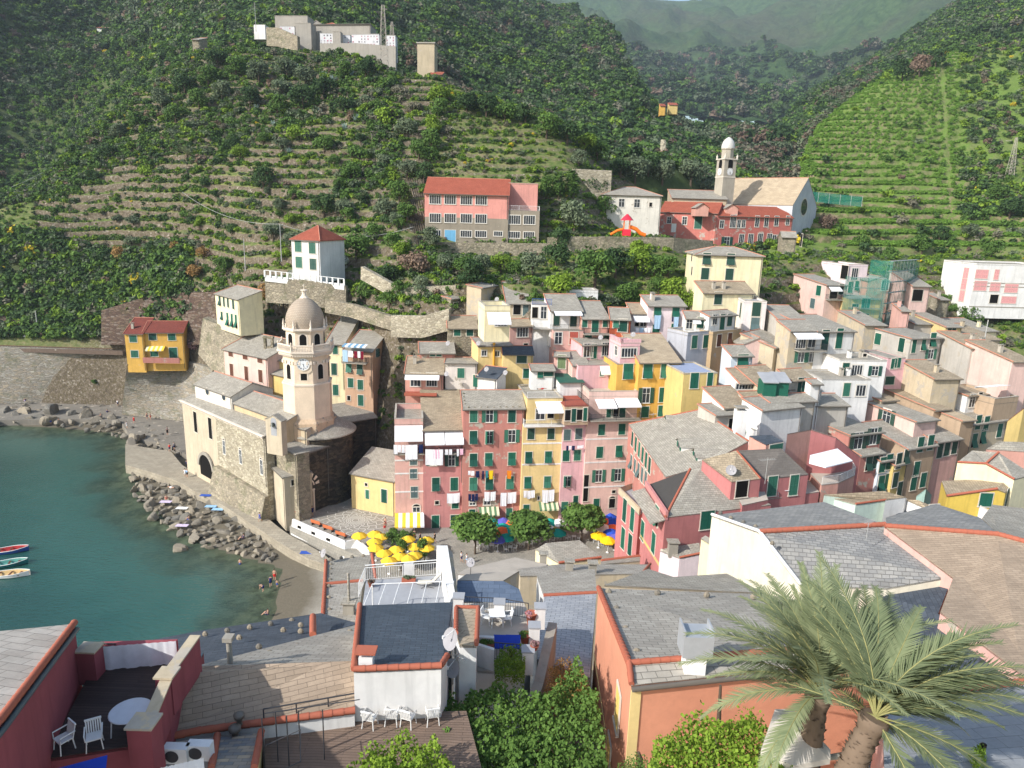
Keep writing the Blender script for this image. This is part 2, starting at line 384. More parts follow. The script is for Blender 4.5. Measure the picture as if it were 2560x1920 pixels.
def bld(label, A, B, z=None, Y=None, dep=8, roof='shed', s=.28, dz=0, h=14, wall='pink', rm=None, F=(), R=(), L=(), cat='building', name='building',
  sh=None, ov=.35, par=0, group=None, ridge=True, bands=(), bandc=None, chim=0, wins=1.0, zc=None, stones=0, base=None, rail=None, yaw=None, hip=0, into=None, zcap=None):
 a = atZ(A, z) if z is not None else atY(A, Y)
 z = a.z; zb_ = z+dz
 if yaw is not None:
  ex = V((math.cos(math.radians(yaw)), math.sin(math.radians(yaw)), 0)); k = (px(B)[0]-1280)/FPX; v = a-CC
  t = -(v.dot(CR)-k*v.dot(CF))/(ex.dot(CR)-k*ex.dot(CF)); b_ = a+ex*t
 else: b_ = atZ(B, zb_) ; b_ = V((b_.x, b_.y, z))
 ex = (b_-a); W = ex.length; ex.normalize(); ey = V((-ex.y, ex.x, 0)); ez = V((0,0,1))
 if isinstance(dep, tuple):
  d = 5.0; k = {'flat':0,'shedx':0}.get(roof, s)
  for _ in range(40):
   q = atZ(dep, min(z+k*d, CH-.5) if z < CH else z+k*d); d = d*.5+.5*max(1.0, min(60, (q-a).dot(ey)))
  dep = d*2 if roof in ('gable','hip') else d
 rl = a+ex*W/2+ey*dep/2; zb = (min(z-h, 5) if (z < 38 and a.y < 112) else z-h) if base is None else base; rl.z = zb
 if into is not None and base is None: zb = z-h
 rt = root(name, label, cat, rl, group) if into is None else into.root
 if into is not None: rl = into.rl
 P = lambda x, y, zz: a+ex*x+ey*y+ez*zz
 o = Bld(); o.root, o.P, o.W, o.D, o.a, o.ex, o.ey, o.z, o.rl, o.zb = rt, P, W, dep, a, ex, ey, z, rl, zb
 wm = WM(wall); b = MB(); hb = zb-z
 rm = rm or SLATE; D = dep
 c = [P(0,0,hb), P(W,0,hb), P(W,D,hb), P(0,D,hb)]
 if roof in ('flat',): tz = [0, dz, dz, 0]
 elif roof == 'shed': tz = [0, dz, dz+s*D, s*D]
 elif roof == 'shedx': tz = [0, dz, dz, 0]
 else: tz = [0, 0, 0, 0]
 t = [P(0,0,tz[0]), P(W,0,tz[1]), P(W,D,tz[2]), P(0,D,tz[3])]
 for i in range(4):
  j = (i+1)%4; b.face([c[i], c[j], t[j], t[i]])
 r = MB(); e = ov; th = .16
 if roof == 'gable':
  rh = s*D/2
  b.face([t[1], t[2], P(W,D/2,rh)]); b.face([t[3], t[0], P(0,D/2,rh)])
  slab(r, [P(-e*.5,-e,-s*e+.02), P(W+e*.5,-e,-s*e+.02), P(W+e*.5,D/2,rh+.02), P(-e*.5,D/2,rh+.02)], th)
  slab(r, [P(-e*.5,D/2,rh+.02), P(W+e*.5,D/2,rh+.02), P(W+e*.5,D+e,-s*e+.02), P(-e*.5,D+e,-s*e+.02)], th)
  rd = [(P(-e*.5,D/2,rh+.04), P(W+e*.5,D/2,rh+.04))]
 elif roof == 'gx':
  rh = s*W/2
  b.face([t[0], t[1], P(W/2,0,rh)]); b.face([t[2], t[3], P(W/2,D,rh)])
  slab(r, [P(-e,-e*.5,-s*e+.02), P(W/2,-e*.5,rh+.02), P(W/2,D+e*.5,rh+.02), P(-e,D+e*.5,-s*e+.02)], th)
  slab(r, [P(W/2,-e*.5,rh+.02), P(W+e,-e*.5,-s*e+.02), P(W+e,D+e*.5,-s*e+.02), P(W/2,D+e*.5,rh+.02)], th)
  rd = [(P(W/2,-e*.5,rh+.04), P(W/2,D+e*.5,rh+.04))]
 elif roof == 'hip':
  rh = s*D/2; k = min(hip or D/2, W/2-.1)
  q = [P(-e,-e,-s*e+.02), P(W+e,-e,-s*e+.02), P(W+e,D+e,-s*e+.02), P(-e,D+e,-s*e+.02)]; u, w = P(k,D/2,rh+.02), P(W-k,D/2,rh+.02)
  slab(r, [q[0],q[1],w,u], th); slab(r, [q[1],q[2],w], th); slab(r, [q[2],q[3],u,w], th); slab(r, [q[3],q[0],u], th)
  rd = [(u,w),(q[0],u),(q[3],u),(q[1],w),(q[2],w)]
 elif roof in ('shed','shedx'):
  sx = dz/W; f = lambda x, y: tz[0]+(s*y if roof == 'shed' else 0)+sx*x+.02
  q = [P(-e*.5,-e,f(-e*.5,-e)), P(W+e*.5,-e,f(W+e*.5,-e)), P(W+e*.5,D+.1,f(W+e*.5,D+.1)), P(-e*.5,D+.1,f(-e*.5,D+.1))]
  slab(r, q, th)
  rd = [(q[3]+ez*.03, q[2]+ez*.03), (q[0]+ez*.03,q[3]+ez*.03)]
 else:
  ph = par
  slab(r, [P(0,0,.02), P(W,0,.02+dz), P(W,D,.02+dz), P(0,D,.02)], .1)
  rd = []
  if ph:
   pt = .22; pb = MB()
   for (x0,y0,x1,y1) in ((0,0,W,pt),(0,D-pt,W,D),(0,pt,pt,D-pt),(W-pt,pt,W,D-pt)):
    pb.hexa([P(x0,y0,.02),P(x1,y0,.02),P(x1,y1,.02),P(x0,y1,.02)], [P(x0,y0,ph),P(x1,y0,ph),P(x1,y1,ph),P(x0,y1,ph)])
    g = .04; pb.hexa([P(x0-g,y0-g,ph),P(x1+g,y0-g,ph),P(x1+g,y1+g,ph),P(x0-g,y1+g,ph)], [P(x0-g,y0-g,ph+.08),P(x1+g,y0-g,ph+.08),P(x1+g,y1+g,ph+.08),P(x0-g,y1+g,ph+.08)], 1)
   part('parapet', pb, [wm, RIM], rt)
 part('wall', b, wm, rt)
 if stones and roof == 'shed':
  roofstones(r, P(.3,0,.06), ex*(W-.6), ey, stones, 1); roofstones(r, P(.2,.5,.06+s*.5), ey*(D-1)+ez*s*(D-1), ex, max(2,stones//2), 1)
 ro = part('roof', r, [rm, ST_GREY], rt); o.roof = ro
 if ridge and rd:
  g = MB()
  for p, q in rd: g.tube([p, q], .09, 6)
  g2 = sub('ridge_tiles', g, RIDGE2, ro)
 if roof in ('gable','shed','hip') and ov > .1:
  g = MB(); g.tube([P(-e*.5,-e-.08,-s*e-.12), P(W+e*.5,-e-.08,dz-s*e-.12)], .08, 6); g.tube([P(W-.25,-.1,-s*e-.15), P(W-.25,-.1,-min(h,9))], .05, 5); part('gutter', g, GUT, rt)
 for k in range(chim):
  g = MB(); x = W*random.uniform(.2,.8); y = D*random.uniform(.3,.8); q = .28
  zz = (s*min(y, D-y) if roof in ('gable','hip') else s*y if roof == 'shed' else (s*min(x, W-x) if roof == 'gx' else 0))
  g.hexa([P(x-q,y-q,zz-.3),P(x+q,y-q,zz-.3),P(x+q,y+q,zz-.3),P(x-q,y+q,zz-.3)],[P(x-q,y-q,zz+1),P(x+q,y-q,zz+1),P(x+q,y+q,zz+1),P(x-q,y+q,zz+1)])
  for sx_ in (-1,1):
   for sy_ in (-1,1): g.hexa(*[[P(x+sx_*.2-.06,y+sy_*.2-.06,v_),P(x+sx_*.2+.06,y+sy_*.2-.06,v_),P(x+sx_*.2+.06,y+sy_*.2+.06,v_),P(x+sx_*.2-.06,y+sy_*.2+.06,v_)] for v_ in (zz+1,zz+1.25)])
  g.hexa([P(x-.36,y-.36,zz+1.25),P(x+.36,y-.36,zz+1.25),P(x+.36,y+.36,zz+1.25),P(x-.36,y+.36,zz+1.25)],[P(x-.36,y-.36,zz+1.33),P(x+.36,y-.36,zz+1.33),P(x+.36,y+.36,zz+1.33),P(x-.36,y+.36,zz+1.33)], 1)
  sub('chimney', g, [wm if random.random()<.5 else RIM, SLATE], ro)
 if bands:
  g = MB()
  for zz in bands:
   g.hexa([P(-.01,-.045,zz-.12),P(W+.045,-.045,zz-.12),P(W+.045,.01,zz-.12),P(-.01,.01,zz-.12)],[P(-.01,-.045,zz+.12),P(W+.045,-.045,zz+.12),P(W+.045,.01,zz+.12),P(-.01,.01,zz+.12)])
  part('string_course', g, bandc or WM('white'), rt)
 fac = {'F': (a, -ey, ex), 'R': (a+ex*W, ex, ey), 'L': (a, -ex, -ey)}
 o.fac = fac
 for key, lst in (('F',F),('R',R),('L',L)):
  for it in lst: addwin(o, key, it, sh, wins)
 if rail:
  g = MB(); q = [P(.05,.05,.02),P(W-.05,.05,.02),P(W-.05,D,.02),P(.05,D,.02)]
  for i in rail[0]: railing(g, q[int(i)], q[(int(i)+1)%4])
  part('railing', g, rail[1] if len(rail) > 1 else WHITEP, rt)
 return o
def addwin(o, key, it, sh=None, k=1.0):
 og, n, u = o.fac[key]
 typ = it[2] if len(it) > 2 else 'c'; w = it[3] if len(it) > 3 else 1.0*k; hh = it[4] if len(it) > 4 else (1.6*k if typ != 'd' else 2.2)
 if typ in 'cofhp' and w < 2: w *= 1.12; hh *= 1.14
 p = onplane((it[0], it[1]), og, n)+n*.004
 M = Matrix((u, -n, V((0,0,1)))).transposed().to_4x4(); M.translation = p
 return window(o.root, M, typ, w, hh, it[5] if len(it) > 5 else sh, o.rl)
def awning(o, key, p0, p1, drop=1.0, out=1.6, mat=None, frame=None, stripes=None, scal=False):
 """cloth blind hanging off a facade between two pixels"""
 og, n, u = o.fac[key]; a = onplane(p0, og, n); c = onplane(p1, og, n); c.z = a.z
 b = MB(); k = 8; d = (c-a)/k
 for i in range(k):
  q0 = a+d*i+n*.05; q1 = a+d*(i+1)+n*.05; r0 = q0+n*out-V((0,0,drop)); r1 = q1+n*out-V((0,0,drop)); mi = i%2 if stripes else 0
  b.hexa([q0-V((0,0,.03)),r0-V((0,0,.03)),r1-V((0,0,.03)),q1-V((0,0,.03))], [q0,r0,r1,q1], mi)
  b.hexa([r0-V((0,0,.25)),r0-V((0,0,.25))+n*.02,r1-V((0,0,.25))+n*.02,r1-V((0,0,.25))],[r0,r0+n*.02,r1+n*.02,r1],mi)
 return part('awning', b, stripes or [mat or CLOTHW], o.root)
def balcony(o, key, p0, p1, out=1.0, rmat=None, solid=False, hgt=1.0, floor=None):
 og, n, u = o.fac[key]; a = onplane(p0, og, n); c = onplane(p1, og, n); c.z = a.z; Z = V((0,0,1))
 b = MB(); b.hexa([a-Z*.18, a+n*out-Z*.18, c+n*out-Z*.18, c-Z*.18], [a, a+n*out, c+n*out, c])
 x = part('balcony', b, floor or CONC, o.root)
 g = MB()
 if solid:
  for p, q in ((a+n*out, c+n*out),):
   g.hexa([p-n*.12, p, q, q-n*.12], [p-n*.12+Z*hgt, p+Z*hgt, q+Z*hgt, q-n*.12+Z*hgt])
 else: railing(g, a+n*(out-.05), c+n*(out-.05), hgt); railing(g, a, a+n*(out-.05), hgt); railing(g, c+n*(out-.05), c, hgt)
 sub('railing', g, rmat or IRON, x)
 return x
_lc = [plain('cloth_'+n, lin(c), .9, .1) for n, c in (('white',(240,240,248)),('pale_blue',(170,200,225)),('navy',(30,40,80)),('yellow',(235,200,40)),('orange',(240,140,40)),('pink',(240,190,210)),('teal',(60,140,150)),('wine',(120,30,50)))]
def laundry(label, a, c, items, group=None, drop=1.0):
 """line of washing between two world points; items: list of (frac0, frac1, length, colour index)"""
 a = V(a); c = V(c); rt = root('washing_line', label, 'laundry', (a+c)/2, group)
 b = MB(); n = 8; pts = [a+(c-a)*(i/n)-V((0,0,.08*math.sin(math.pi*i/n))) for i in range(n+1)]; b.tube(pts, .012, 4); part('line', b, WIRE, rt)
 d = (c-a).normalized(); nn = d.cross(V((0,0,1)))
 for f0, f1, L, ci in items:
  g = MB(); k = 8; rows = 5; vs = []; ph = random.random()*6
  for j in range(rows+1):
   for i in range(k+1):
    f = f0+(f1-f0)*i/k; p = a+(c-a)*f-V((0,0,.08*math.sin(math.pi*f)))
    p = p-V((0,0,L*j/rows))+nn*(.05*math.sin(i*1.9+ph)*j/rows); vs.append(p)
  g.raw(vs, [(j*(k+1)+i, (j+1)*(k+1)+i, (j+1)*(k+1)+i+1, j*(k+1)+i+1) for j in range(rows) for i in range(k)], 0, True)
  part('cloth', g, _lc[ci], rt)
 return rt
from mathutils.bvhtree import BVHTree
T(0, 0, 2212)
TERR = {
 -700: [('z',-5,175),('z',14.8,178),(780,186),(600,196),(540,206),(520,214),(500,222),('z',50,245),(100,290),(-300,350),(-700,440)],
 0:    [('z',-5,176),('z',14.8,179),(798,186),(590,196),(530,206),(505,212),(490,218),('z',46,240),(480,300),(250,375),(-60,470)],
 250:  [('z',-5,176),('z',14.8,179),(790,185),(640,194),(500,206),(400,218),(305,240),('z',70,275),(300,330),(160,420),(-60,540)],
 500:  [('z',-5,161),('z',14,166),(742,174),(620,186),(460,198),(300,222),(135,262),('z',100,285),(110,330),(50,365),(-60,440)],
 620:  [('z',-4,134),('z',7,142),(795,161),(650,168),(470,190),(300,217),(122,262),('z',108,290),(75,335),(30,368),(-60,435)],
 750:  [('z',-2,118),('z',3,130),(765,150),(680,158),(480,184),(300,212),(128,262),('z',109,300),(55,340),(20,370),(-60,430)],
 880:  [('z',0,108),('z',3.5,128),(768,146),(680,154),(480,180),(300,208),(140,250),('z',104,290),(60,350),(20,390),(-60,450)],
 1000: [('z',1,104),('z',4,122),(800,133),(670,148),(470,180),(300,206),(188,234),('z',86,262),(175,330),(60,420),(-40,520)],
 1080: [('z',1,104),('z',4,117),(780,132),(640,152),(600,162),(300,206),(196,234),('z',85,262),(190,335),(60,440),(-30,560)],
 1200: [('z',1,104),('z',4,116),(740,134),(665,150),(615,164),(420,187),(245,226),('z',82,258),(240,350),(100,480),(3,650)],
 1400: [('z',1,104),('z',4,114),(750,130),(690,148),(612,166),(420,188),(305,222),('z',70,255),(320,340),(150,550),(22,800)],
 1600: [('z',1,100),('z',4,114),('z',28,131),(690,149),(606,172),('z',47.5,202),('z',60,217),(408,229),('z',60,255),(410,330),(200,550),(30,800)],
 1800: [('z',1,96),('z',5,114),('z',26,133),(697,150),(628,186),('z',46,214),('z',54,232),(470,250),('z',52,275),(430,340),(330,550),(118,800)],
 1920: [('z',1,94),('z',5,114),('z',23,136),(680,160),(620,196),('z',47,216),('z',57,240),(440,266),('z',55,295),(400,380),(330,560),(185,800)],
 2060: [('z',1,92),('z',6,116),('z',23,146),(662,172),(610,205),(480,240),(300,325),('z',84,355),(280,480),(245,640),(225,900)],
 2300: [('z',1,90),('z',8,118),('z',23,152),(690,180),(620,208),(490,245),(158,395),('z',105,425),(150,520),(110,660),(75,850)],
 2560: [('z',1,88),('z',9,120),('z',26,160),(704,186),(610,215),(470,255),(112,420),('z',136,450),(60,500),(10,600),(-60,720)],
 3300: [('z',1,80),('z',10,115),(800,160),(720,185),(600,220),(430,265),(40,430),('z',170,470),(-60,520),(-140,620),(-200,740)],
}
def smooth(t): return t*t*(3-2*t)
def lerp(a, b, t): return a+(b-a)*t
xs = sorted(TERR)
def station_pts(x):
 out = []
 for s in TERR[x]:
  if s[0] == 'z':
   d = ray((x, 700)); out.append(V((d.x/d.y*s[2], s[2], s[1])))
  else: out.append(atY((x, s[0]), s[1]))
 return out
CP = [station_pts(x) for x in xs]; NS = len(CP[0])
def cubic(p0, p1, p2, p3, t):
 m1 = (p2-p0)*.5; m2 = (p3-p1)*.5; t2 = t*t; t3 = t2*t
 return p1*(2*t3-3*t2+1)+m1*(t3-2*t2+t)+p2*(-2*t3+3*t2)+m2*(t3-t2)
def pchip(p0, p1, p2, p3, t):
 """monotone-ish: clamp the tangents so crests do not overshoot"""
 def tan(a, b, c):
  m = (c-a)*.5; r = V((0,0,0))
  for i in range(3):
   u, v = b[i]-a[i], c[i]-b[i]
   r[i] = 0 if u*v <= 0 else math.copysign(min(abs(m[i]), 3*abs(u), 3*abs(v)), m[i])
  return r
 m1 = tan(p0,p1,p2); m2 = tan(p1,p2,p3); t2 = t*t; t3 = t2*t
 return p1*(2*t3-3*t2+1)+m1*(t3-2*t2+t)+p2*(-2*t3+3*t2)+m2*(t3-t2)
SUBR = [4, 12, 28, 50, 60, 60, 10, 16, 40, 40]      # rows per station interval
NC = 620
def nf(v, s, o=4):
 return noise.fractal(v*s, 1.0, 2.1, o)
rows = []; zone = []
colpos = []
for c in range(NC+1):
 X = xs[0]+(xs[-1]-xs[0])*c/NC
 k = 0
 while k < len(xs)-2 and X > xs[k+1]: k += 1
 t = (X-xs[k])/(xs[k+1]-xs[k]); colpos.append((X, k, t))
stat = []      # stat[s][c]
for s in range(NS):
 row = []
 for X, k, t in colpos:
  g = lambda i: CP[max(0, min(len(xs)-1, i))][s]
  row.append(pchip(g(k-1), g(k), g(k+1), g(k+2), t))
 stat.append(row)
grid = []; gs = []
for s in range(NS-1):
 n = SUBR[s]
 for i in range(n+(1 if s == NS-2 else 0)):
  t = i/n; row = []
  for c in range(NC+1):
   g = lambda j: stat[max(0, min(NS-1, j))][c]
   row.append(pchip(g(s-1), g(s), g(s+1), g(s+2), t) if s > 1 else g(s).lerp(g(s+1), t))
  grid.append(row); gs.append(s+t)
def zonew(X, s):
 """terraced weight, vineyard weight, forest-and-valley-shade weight from (pixel column, station)"""
 ter = vin = 0.0
 if 2.6 < s < 5.95 and 60 < X < 1180: ter = 1
 if 1080 < X < 1620 and 3.9 < s < 5.95: ter = .35
 if X > 1760 and 2.0 < s <= 3.6: ter = .8
 if X > 1830 and 3.6 < s < 5.97: ter = 1; vin = 1 if X < 2640 and s > 4.0 else .6
 if X < 420 and s > 7: ter = .9; vin = .3
 if s <= 2.6: ter = .9 if (1.0 < s and 560 < X) else 0
 forest = 1 if (s > 5.97 and not (X < 420 and s > 7)) else .75 if s > 7 else 0  # far-left valley takes the forest tint to darken its shaded ground
 if X < 480 and 1.9 < s < 3.0: forest = .8
 return ter, vin, forest
RR = random.Random(3)
cover = []; LEV = []
for r, row in enumerate(grid):
 s = gs[r]
 for c, p in enumerate(row):
  X = colpos[c][0]; ter, vin, fo = zonew(X, s)
  amp = 0 if s < 1.2 else (.8 if s < 6 else 3.0 if s < 8 else 7.0)
  p = p.copy(); big = nf(V((p.x, p.y, 0)), .012, 4); sm = nf(V((p.x,p.y,5)), .09, 4)
  if s > 6: p.z += amp*big*1.6*min(1, (s-6))
  p.z += (.5 if s > 1.8 else 0)*sm*(1 if s < 6 else 2)
  lev = 0
  if ter > 0:
   st = (2.6 if X < 1700 else 3.1) if s > 2.6 else 3.6
   q = (p.z+(1.5 if vin < .5 else 1.0)*nf(V((p.x,p.y,9)), .028, 2)+.25*sm)/st; fl = math.floor(q); f = q-fl; lev = f
   q2 = fl+.3*f+.7*smooth(max(0, min(1, (f-.72)/.28))); p.z += (q2-q)*st*min(1, ter)*(1 if vin > .5 else max(.6, min(1, 1+1.3*nf(V((p.x,p.y,20)), .035, 2))))
  row[c] = p; urb = 1 if (s < (1.45 if X < 1900 else 1.8) and X > 620) else 0
  cover.append((urb, vin, fo, lev))
verts = [tuple(p) for row in grid for p in row]; nr = len(grid); W1 = NC+1
faces = [(r*W1+c, r*W1+c+1, (r+1)*W1+c+1, (r+1)*W1+c) for r in range(nr-1) for c in range(NC)]
me = bpy.data.meshes.new('hillside'); me.from_pydata(verts, [], faces)
ca = me.color_attributes.new('cover', 'FLOAT_COLOR', 'POINT')
ca.data.foreach_set('color', [v for c in cover for v in (c[0], c[1], c[2], c[3])])
hill = struct(link('hillside', me)); me.polygons.foreach_set('use_smooth', [True]*len(me.polygons))
def hill_mat():
 t = NT('hillside_ground', .95, .1); at = t.n('ShaderNodeAttribute', _attribute_name='cover'); sp = t.n('ShaderNodeSeparateColor'); t.l(at.outputs['Color'], sp.inputs[0])
 v = t.coord('Object'); ge = t.n('ShaderNodeNewGeometry'); sx = t.n('ShaderNodeSeparateXYZ'); t.l(ge.outputs['True Normal'], sx.inputs[0])
 steep = t.ramp(sx.outputs['Z'], [(.5,(1,1,1)),(.78,(0,0,0))])
 n1 = t.noise(v, .06, 6, .6); n2 = t.noise(v, .5, 6, .7); n3 = t.noise(v, 2.5, 5, .7)
 grass = t.ramp(n2, [(.36,(.075,.11,.03)),(.47,(.12,.165,.045)),(.56,(.20,.20,.08)),(.66,(.26,.21,.12)),(.78,(.19,.15,.10))])
 grass = t.mix(t.ramp(n1, [(.4,(0,0,0)),(.6,(1,1,1))]), grass, t.mix(.45, grass, (.09,.12,.035)))
 vo = t.n('ShaderNodeTexVoronoi', Scale=2.2); t.l(v, vo.inputs['Vector']); sc_ = t.n('ShaderNodeSeparateColor'); t.l(vo.outputs['Color'], sc_.inputs[0])
 stone = t.ramp(sc_.outputs[0], [(0,(.10,.08,.06)),(.5,(.17,.14,.105)),(.9,(.22,.185,.145)),(1,(.34,.30,.25))])
 stone = t.mix(t.ramp(n3, [(.45,(0,0,0)),(.6,(1,1,1))]), stone, (.11,.09,.05))
 near = t.mix(steep, grass, stone)
 vine = t.mix(steep, t.ramp(n3, [(.3,(.10,.17,.03)),(.58,(.16,.24,.05)),(.72,(.27,.24,.13))]), t.mix(t.ramp(n2, [(.45,(0,0,0)),(.55,(1,1,1))]), (.25,.20,.12), (.12,.13,.05)))
 near = t.mix(sp.outputs[1], near, vine)
 forest = t.ramp(n2, [(.3,(.035,.055,.018)),(.6,(.07,.10,.035)),(.8,(.13,.13,.07))])
 near = t.mix(sp.outputs[0], near, t.mix(steep, t.ramp(n2, [(.3,(.20,.18,.15)),(.6,(.30,.27,.23))]), stone))
 t.color(t.mix(sp.outputs[2], near, forest)); t.bump(t.math('ADD', n2, n3), .25, .7); return t.m
me.materials.append(hill_mat())
BV = BVHTree.FromPolygons(verts, faces)
def ground(p, default=None):
 """first terrain hit of the pixel ray"""
 d = ray(p).normalized(); h = BV.ray_cast(CC, d)
 return h[0]
def gz(x, y):
 h = BV.ray_cast(V((x,y,900)), V((0,0,-1))); return h[0].z if h[0] else None
T(0, 0, 2212)
MT = {200:[(300,900),(200,1300),(100,1800),(-10,2400)], 900:[(300,900),(180,1300),(60,1800),(-14,2500)], 1300:[(300,900),(170,1300),(60,1900),(-10,2700)], 1600:[(300,900),(200,1400),(90,2100),(-3,3100)],
 1700:[(300,900),(215,1400),(100,2200),(3,3300)], 1800:[(300,900),(230,1400),(110,2100),(-2,3100)],
 2040:[(310,900),(240,1300),(110,1900),(-25,2800)], 2300:[(300,900),(160,1250),(20,1700),(-60,2300)], 2700:[(300,900),(80,1200),(-60,1600),(-140,2100)], 3500:[(300,900),(0,1200),(-120,1500),(-200,1900)]}
mx = sorted(MT); mrows = 90; mcols = 300; vs = []
for r in range(mrows+1):
 u = 3*r/mrows; s = min(2, int(u)); t = u-s
 for c in range(mcols+1):
  X = mx[0]+(mx[-1]-mx[0])*c/mcols; k = 0
  while k < len(mx)-2 and X > mx[k+1]: k += 1
  w = (X-mx[k])/(mx[k+1]-mx[k]); w = smooth(w)
  a = atY((mx[k], MT[mx[k]][s][0]), MT[mx[k]][s][1]).lerp(atY((mx[k+1], MT[mx[k+1]][s][0]), MT[mx[k+1]][s][1]), w)
  b_ = atY((mx[k], MT[mx[k]][s+1][0]), MT[mx[k]][s+1][1]).lerp(atY((mx[k+1], MT[mx[k+1]][s+1][0]), MT[mx[k+1]][s+1][1]), w)
  p = a.lerp(b_, t); q = V((p.x, p.y, 0))
  rg = (1-abs(noise.noise(q*.0021)))*1.0+.5*(1-abs(noise.noise(q*.0047+V((9,0,0))))) -1.2
  e = 1 if r < mrows-6 else (mrows-r)/6
  p.z += (rg*150*(.4+.6*min(1,u))+14*nf(q, .02, 4))*e; vs.append(tuple(p))
mf = [(r*(mcols+1)+c, r*(mcols+1)+c+1, (r+1)*(mcols+1)+c+1, (r+1)*(mcols+1)+c) for r in range(mrows) for c in range(mcols)]
me2 = bpy.data.meshes.new('mountains'); me2.from_pydata(vs, [], mf); me2.polygons.foreach_set('use_smooth', [True]*len(mf))
t = NT('mountain_forest', .95, .1); v = t.coord('Object'); n1 = t.noise(v, .004, 5, .6); n2 = t.noise(v, .05, 8, .75)
c1 = t.ramp(n2, [(.35,(.03,.065,.024)),(.5,(.058,.11,.034)),(.62,(.09,.15,.05)),(.75,(.11,.11,.08))])
t.color(t.mix(t.ramp(n1, [(.45,(0,0,0)),(.65,(1,1,1))]), c1, t.mix(.45, c1, (.11,.085,.065)))); t.bump(n2, 12, 1.0)
me2.materials.append(t.m); mount = struct(link('mountains', me2)); BVM = BVHTree.FromPolygons(vs, mf)
def leafmat(name, a, b, dry=None):
 key = ('leaf', name)
 if key in _mc: return _mc[key]
 t = NT(name, .75, .2); oi = t.n('ShaderNodeObjectInfo'); v = t.coord('Object'); ge = t.n('ShaderNodeNewGeometry')
 f = t.math('ADD', t.math('MULTIPLY', t.noise(v, 1.1, 3), .6), t.math('MULTIPLY', ge.outputs['Random Per Island'], .55), True)
 a, b = sc(a, 1.55), sc(b, 1.6); c = t.mix(f, a, b); c = t.mix(t.math('MULTIPLY', oi.outputs['Random'], .5), c, sc(a, .75))
 t.color(c); t.b.inputs['Subsurface Weight'].default_value = 0
 tr = t.n('ShaderNodeBsdfTranslucent'); t.l(c, tr.inputs['Color']); mx_ = t.n('ShaderNodeMixShader'); mx_.inputs[0].default_value = .25
 t.l(t.b.outputs[0], mx_.inputs[1]); t.l(tr.outputs[0], mx_.inputs[2]); t.l(mx_.outputs[0], t.t.nodes['Material Output'].inputs['Surface'])
 _mc[key] = t.m; return t.m
LM = dict(green=leafmat('leaf_green', (.035,.075,.015), (.10,.17,.035)), dark=leafmat('leaf_dark', (.02,.045,.015), (.055,.095,.03)),
 olive=leafmat('leaf_olive', (.06,.085,.045), (.14,.17,.10)), bright=leafmat('leaf_bright', (.08,.14,.015), (.19,.27,.03)), brown=leafmat('leaf_brown', (.10,.07,.05), (.20,.14,.10)),
 rust=leafmat('leaf_rust', (.16,.09,.03), (.30,.19,.07)), broom=leafmat('broom_yellow', (.30,.24,.02), (.55,.42,.03)), agave=leafmat('agave_leaf', (.16,.22,.20), (.30,.38,.35)),
 pinkfl=leafmat('oleander_pink', (.12,.15,.06), (.60,.25,.38)), whitefl=leafmat('blossom_white', (.10,.14,.05), (.62,.62,.56)), grass=leafmat('reed', (.09,.15,.06), (.17,.24,.11)), grey=leafmat('grey_scrub', (.09,.085,.06), (.18,.17,.12)),
 vine=leafmat('vine_leaf', (.075,.15,.02), (.17,.28,.05)))
BARK = plain('bark', (.10,.075,.055), .95, .1)
def crown(seed, n, ls, rx=1, rz=.8, lumps=7, cz=1.0, fill=.35, mat='green', flat=0, jit=.35, base=.15):
 """leaf clump cloud: lumpy shell of small leaf faces"""
 R = random.Random(seed); b = MB(); L = []
 for i in range(lumps):
  t = R.random()*6.283; z = R.uniform(-.6, .9); q = math.sqrt(max(0, 1-z*z))*R.uniform(.35,.72)
  L.append((V((q*math.cos(t)*rx, q*math.sin(t)*rx, cz+z*rz*.6)), R.uniform(.32,.58)))
 for i in range(n):
  c, r = R.choice(L); d = V((R.gauss(0,1), R.gauss(0,1), R.gauss(0,1))).normalized()
  if d.z < -.3 and R.random() < .6: d.z = -d.z
  k = R.uniform(1-fill, 1.08)*(1+jit*.4*noise.noise(d*2+c)); p = c+V((d.x*rx, d.y*rx, d.z*rz))*r*k
  if p.z < base: p.z = base+R.random()*.1
  nn = (d*.7+V((R.uniform(-1,1),R.uniform(-1,1),R.uniform(-.2,1)))*.8).normalized()
  a = nn.cross(V((R.uniform(-1,1),R.uniform(-1,1),R.uniform(-1,1)))).normalized(); w = nn.cross(a); s = ls*R.uniform(.6,1.3)
  b.face([p-a*s*.5, p+w*s*.32+a*s*.05, p+a*s*.55, p-w*s*.32+a*s*.05])
 return b.mesh('crown', LM[mat] if isinstance(mat, str) else mat)
def trunk(h=1.0, r=.07, limbs=4, seed=0):
 R = random.Random(seed); b = MB(); b.tube([(0,0,-.3),(.02,.01,h*.3),(.05,-.02,h*.7),(.02,0,h)], [r*1.4, r, r*.8, r*.4], 7)
 for i in range(limbs):
  t = i*6.283/limbs+R.random(); b.tube([(.03,0,h*.5),(math.cos(t)*.25,math.sin(t)*.25,h*.85),(math.cos(t)*.5,math.sin(t)*.5,h*1.15)], [r*.6,r*.4,r*.12], 5)
 return b.mesh('trunk', BARK)
_trunks = [trunk(seed=i) for i in range(3)]
_cr = {}
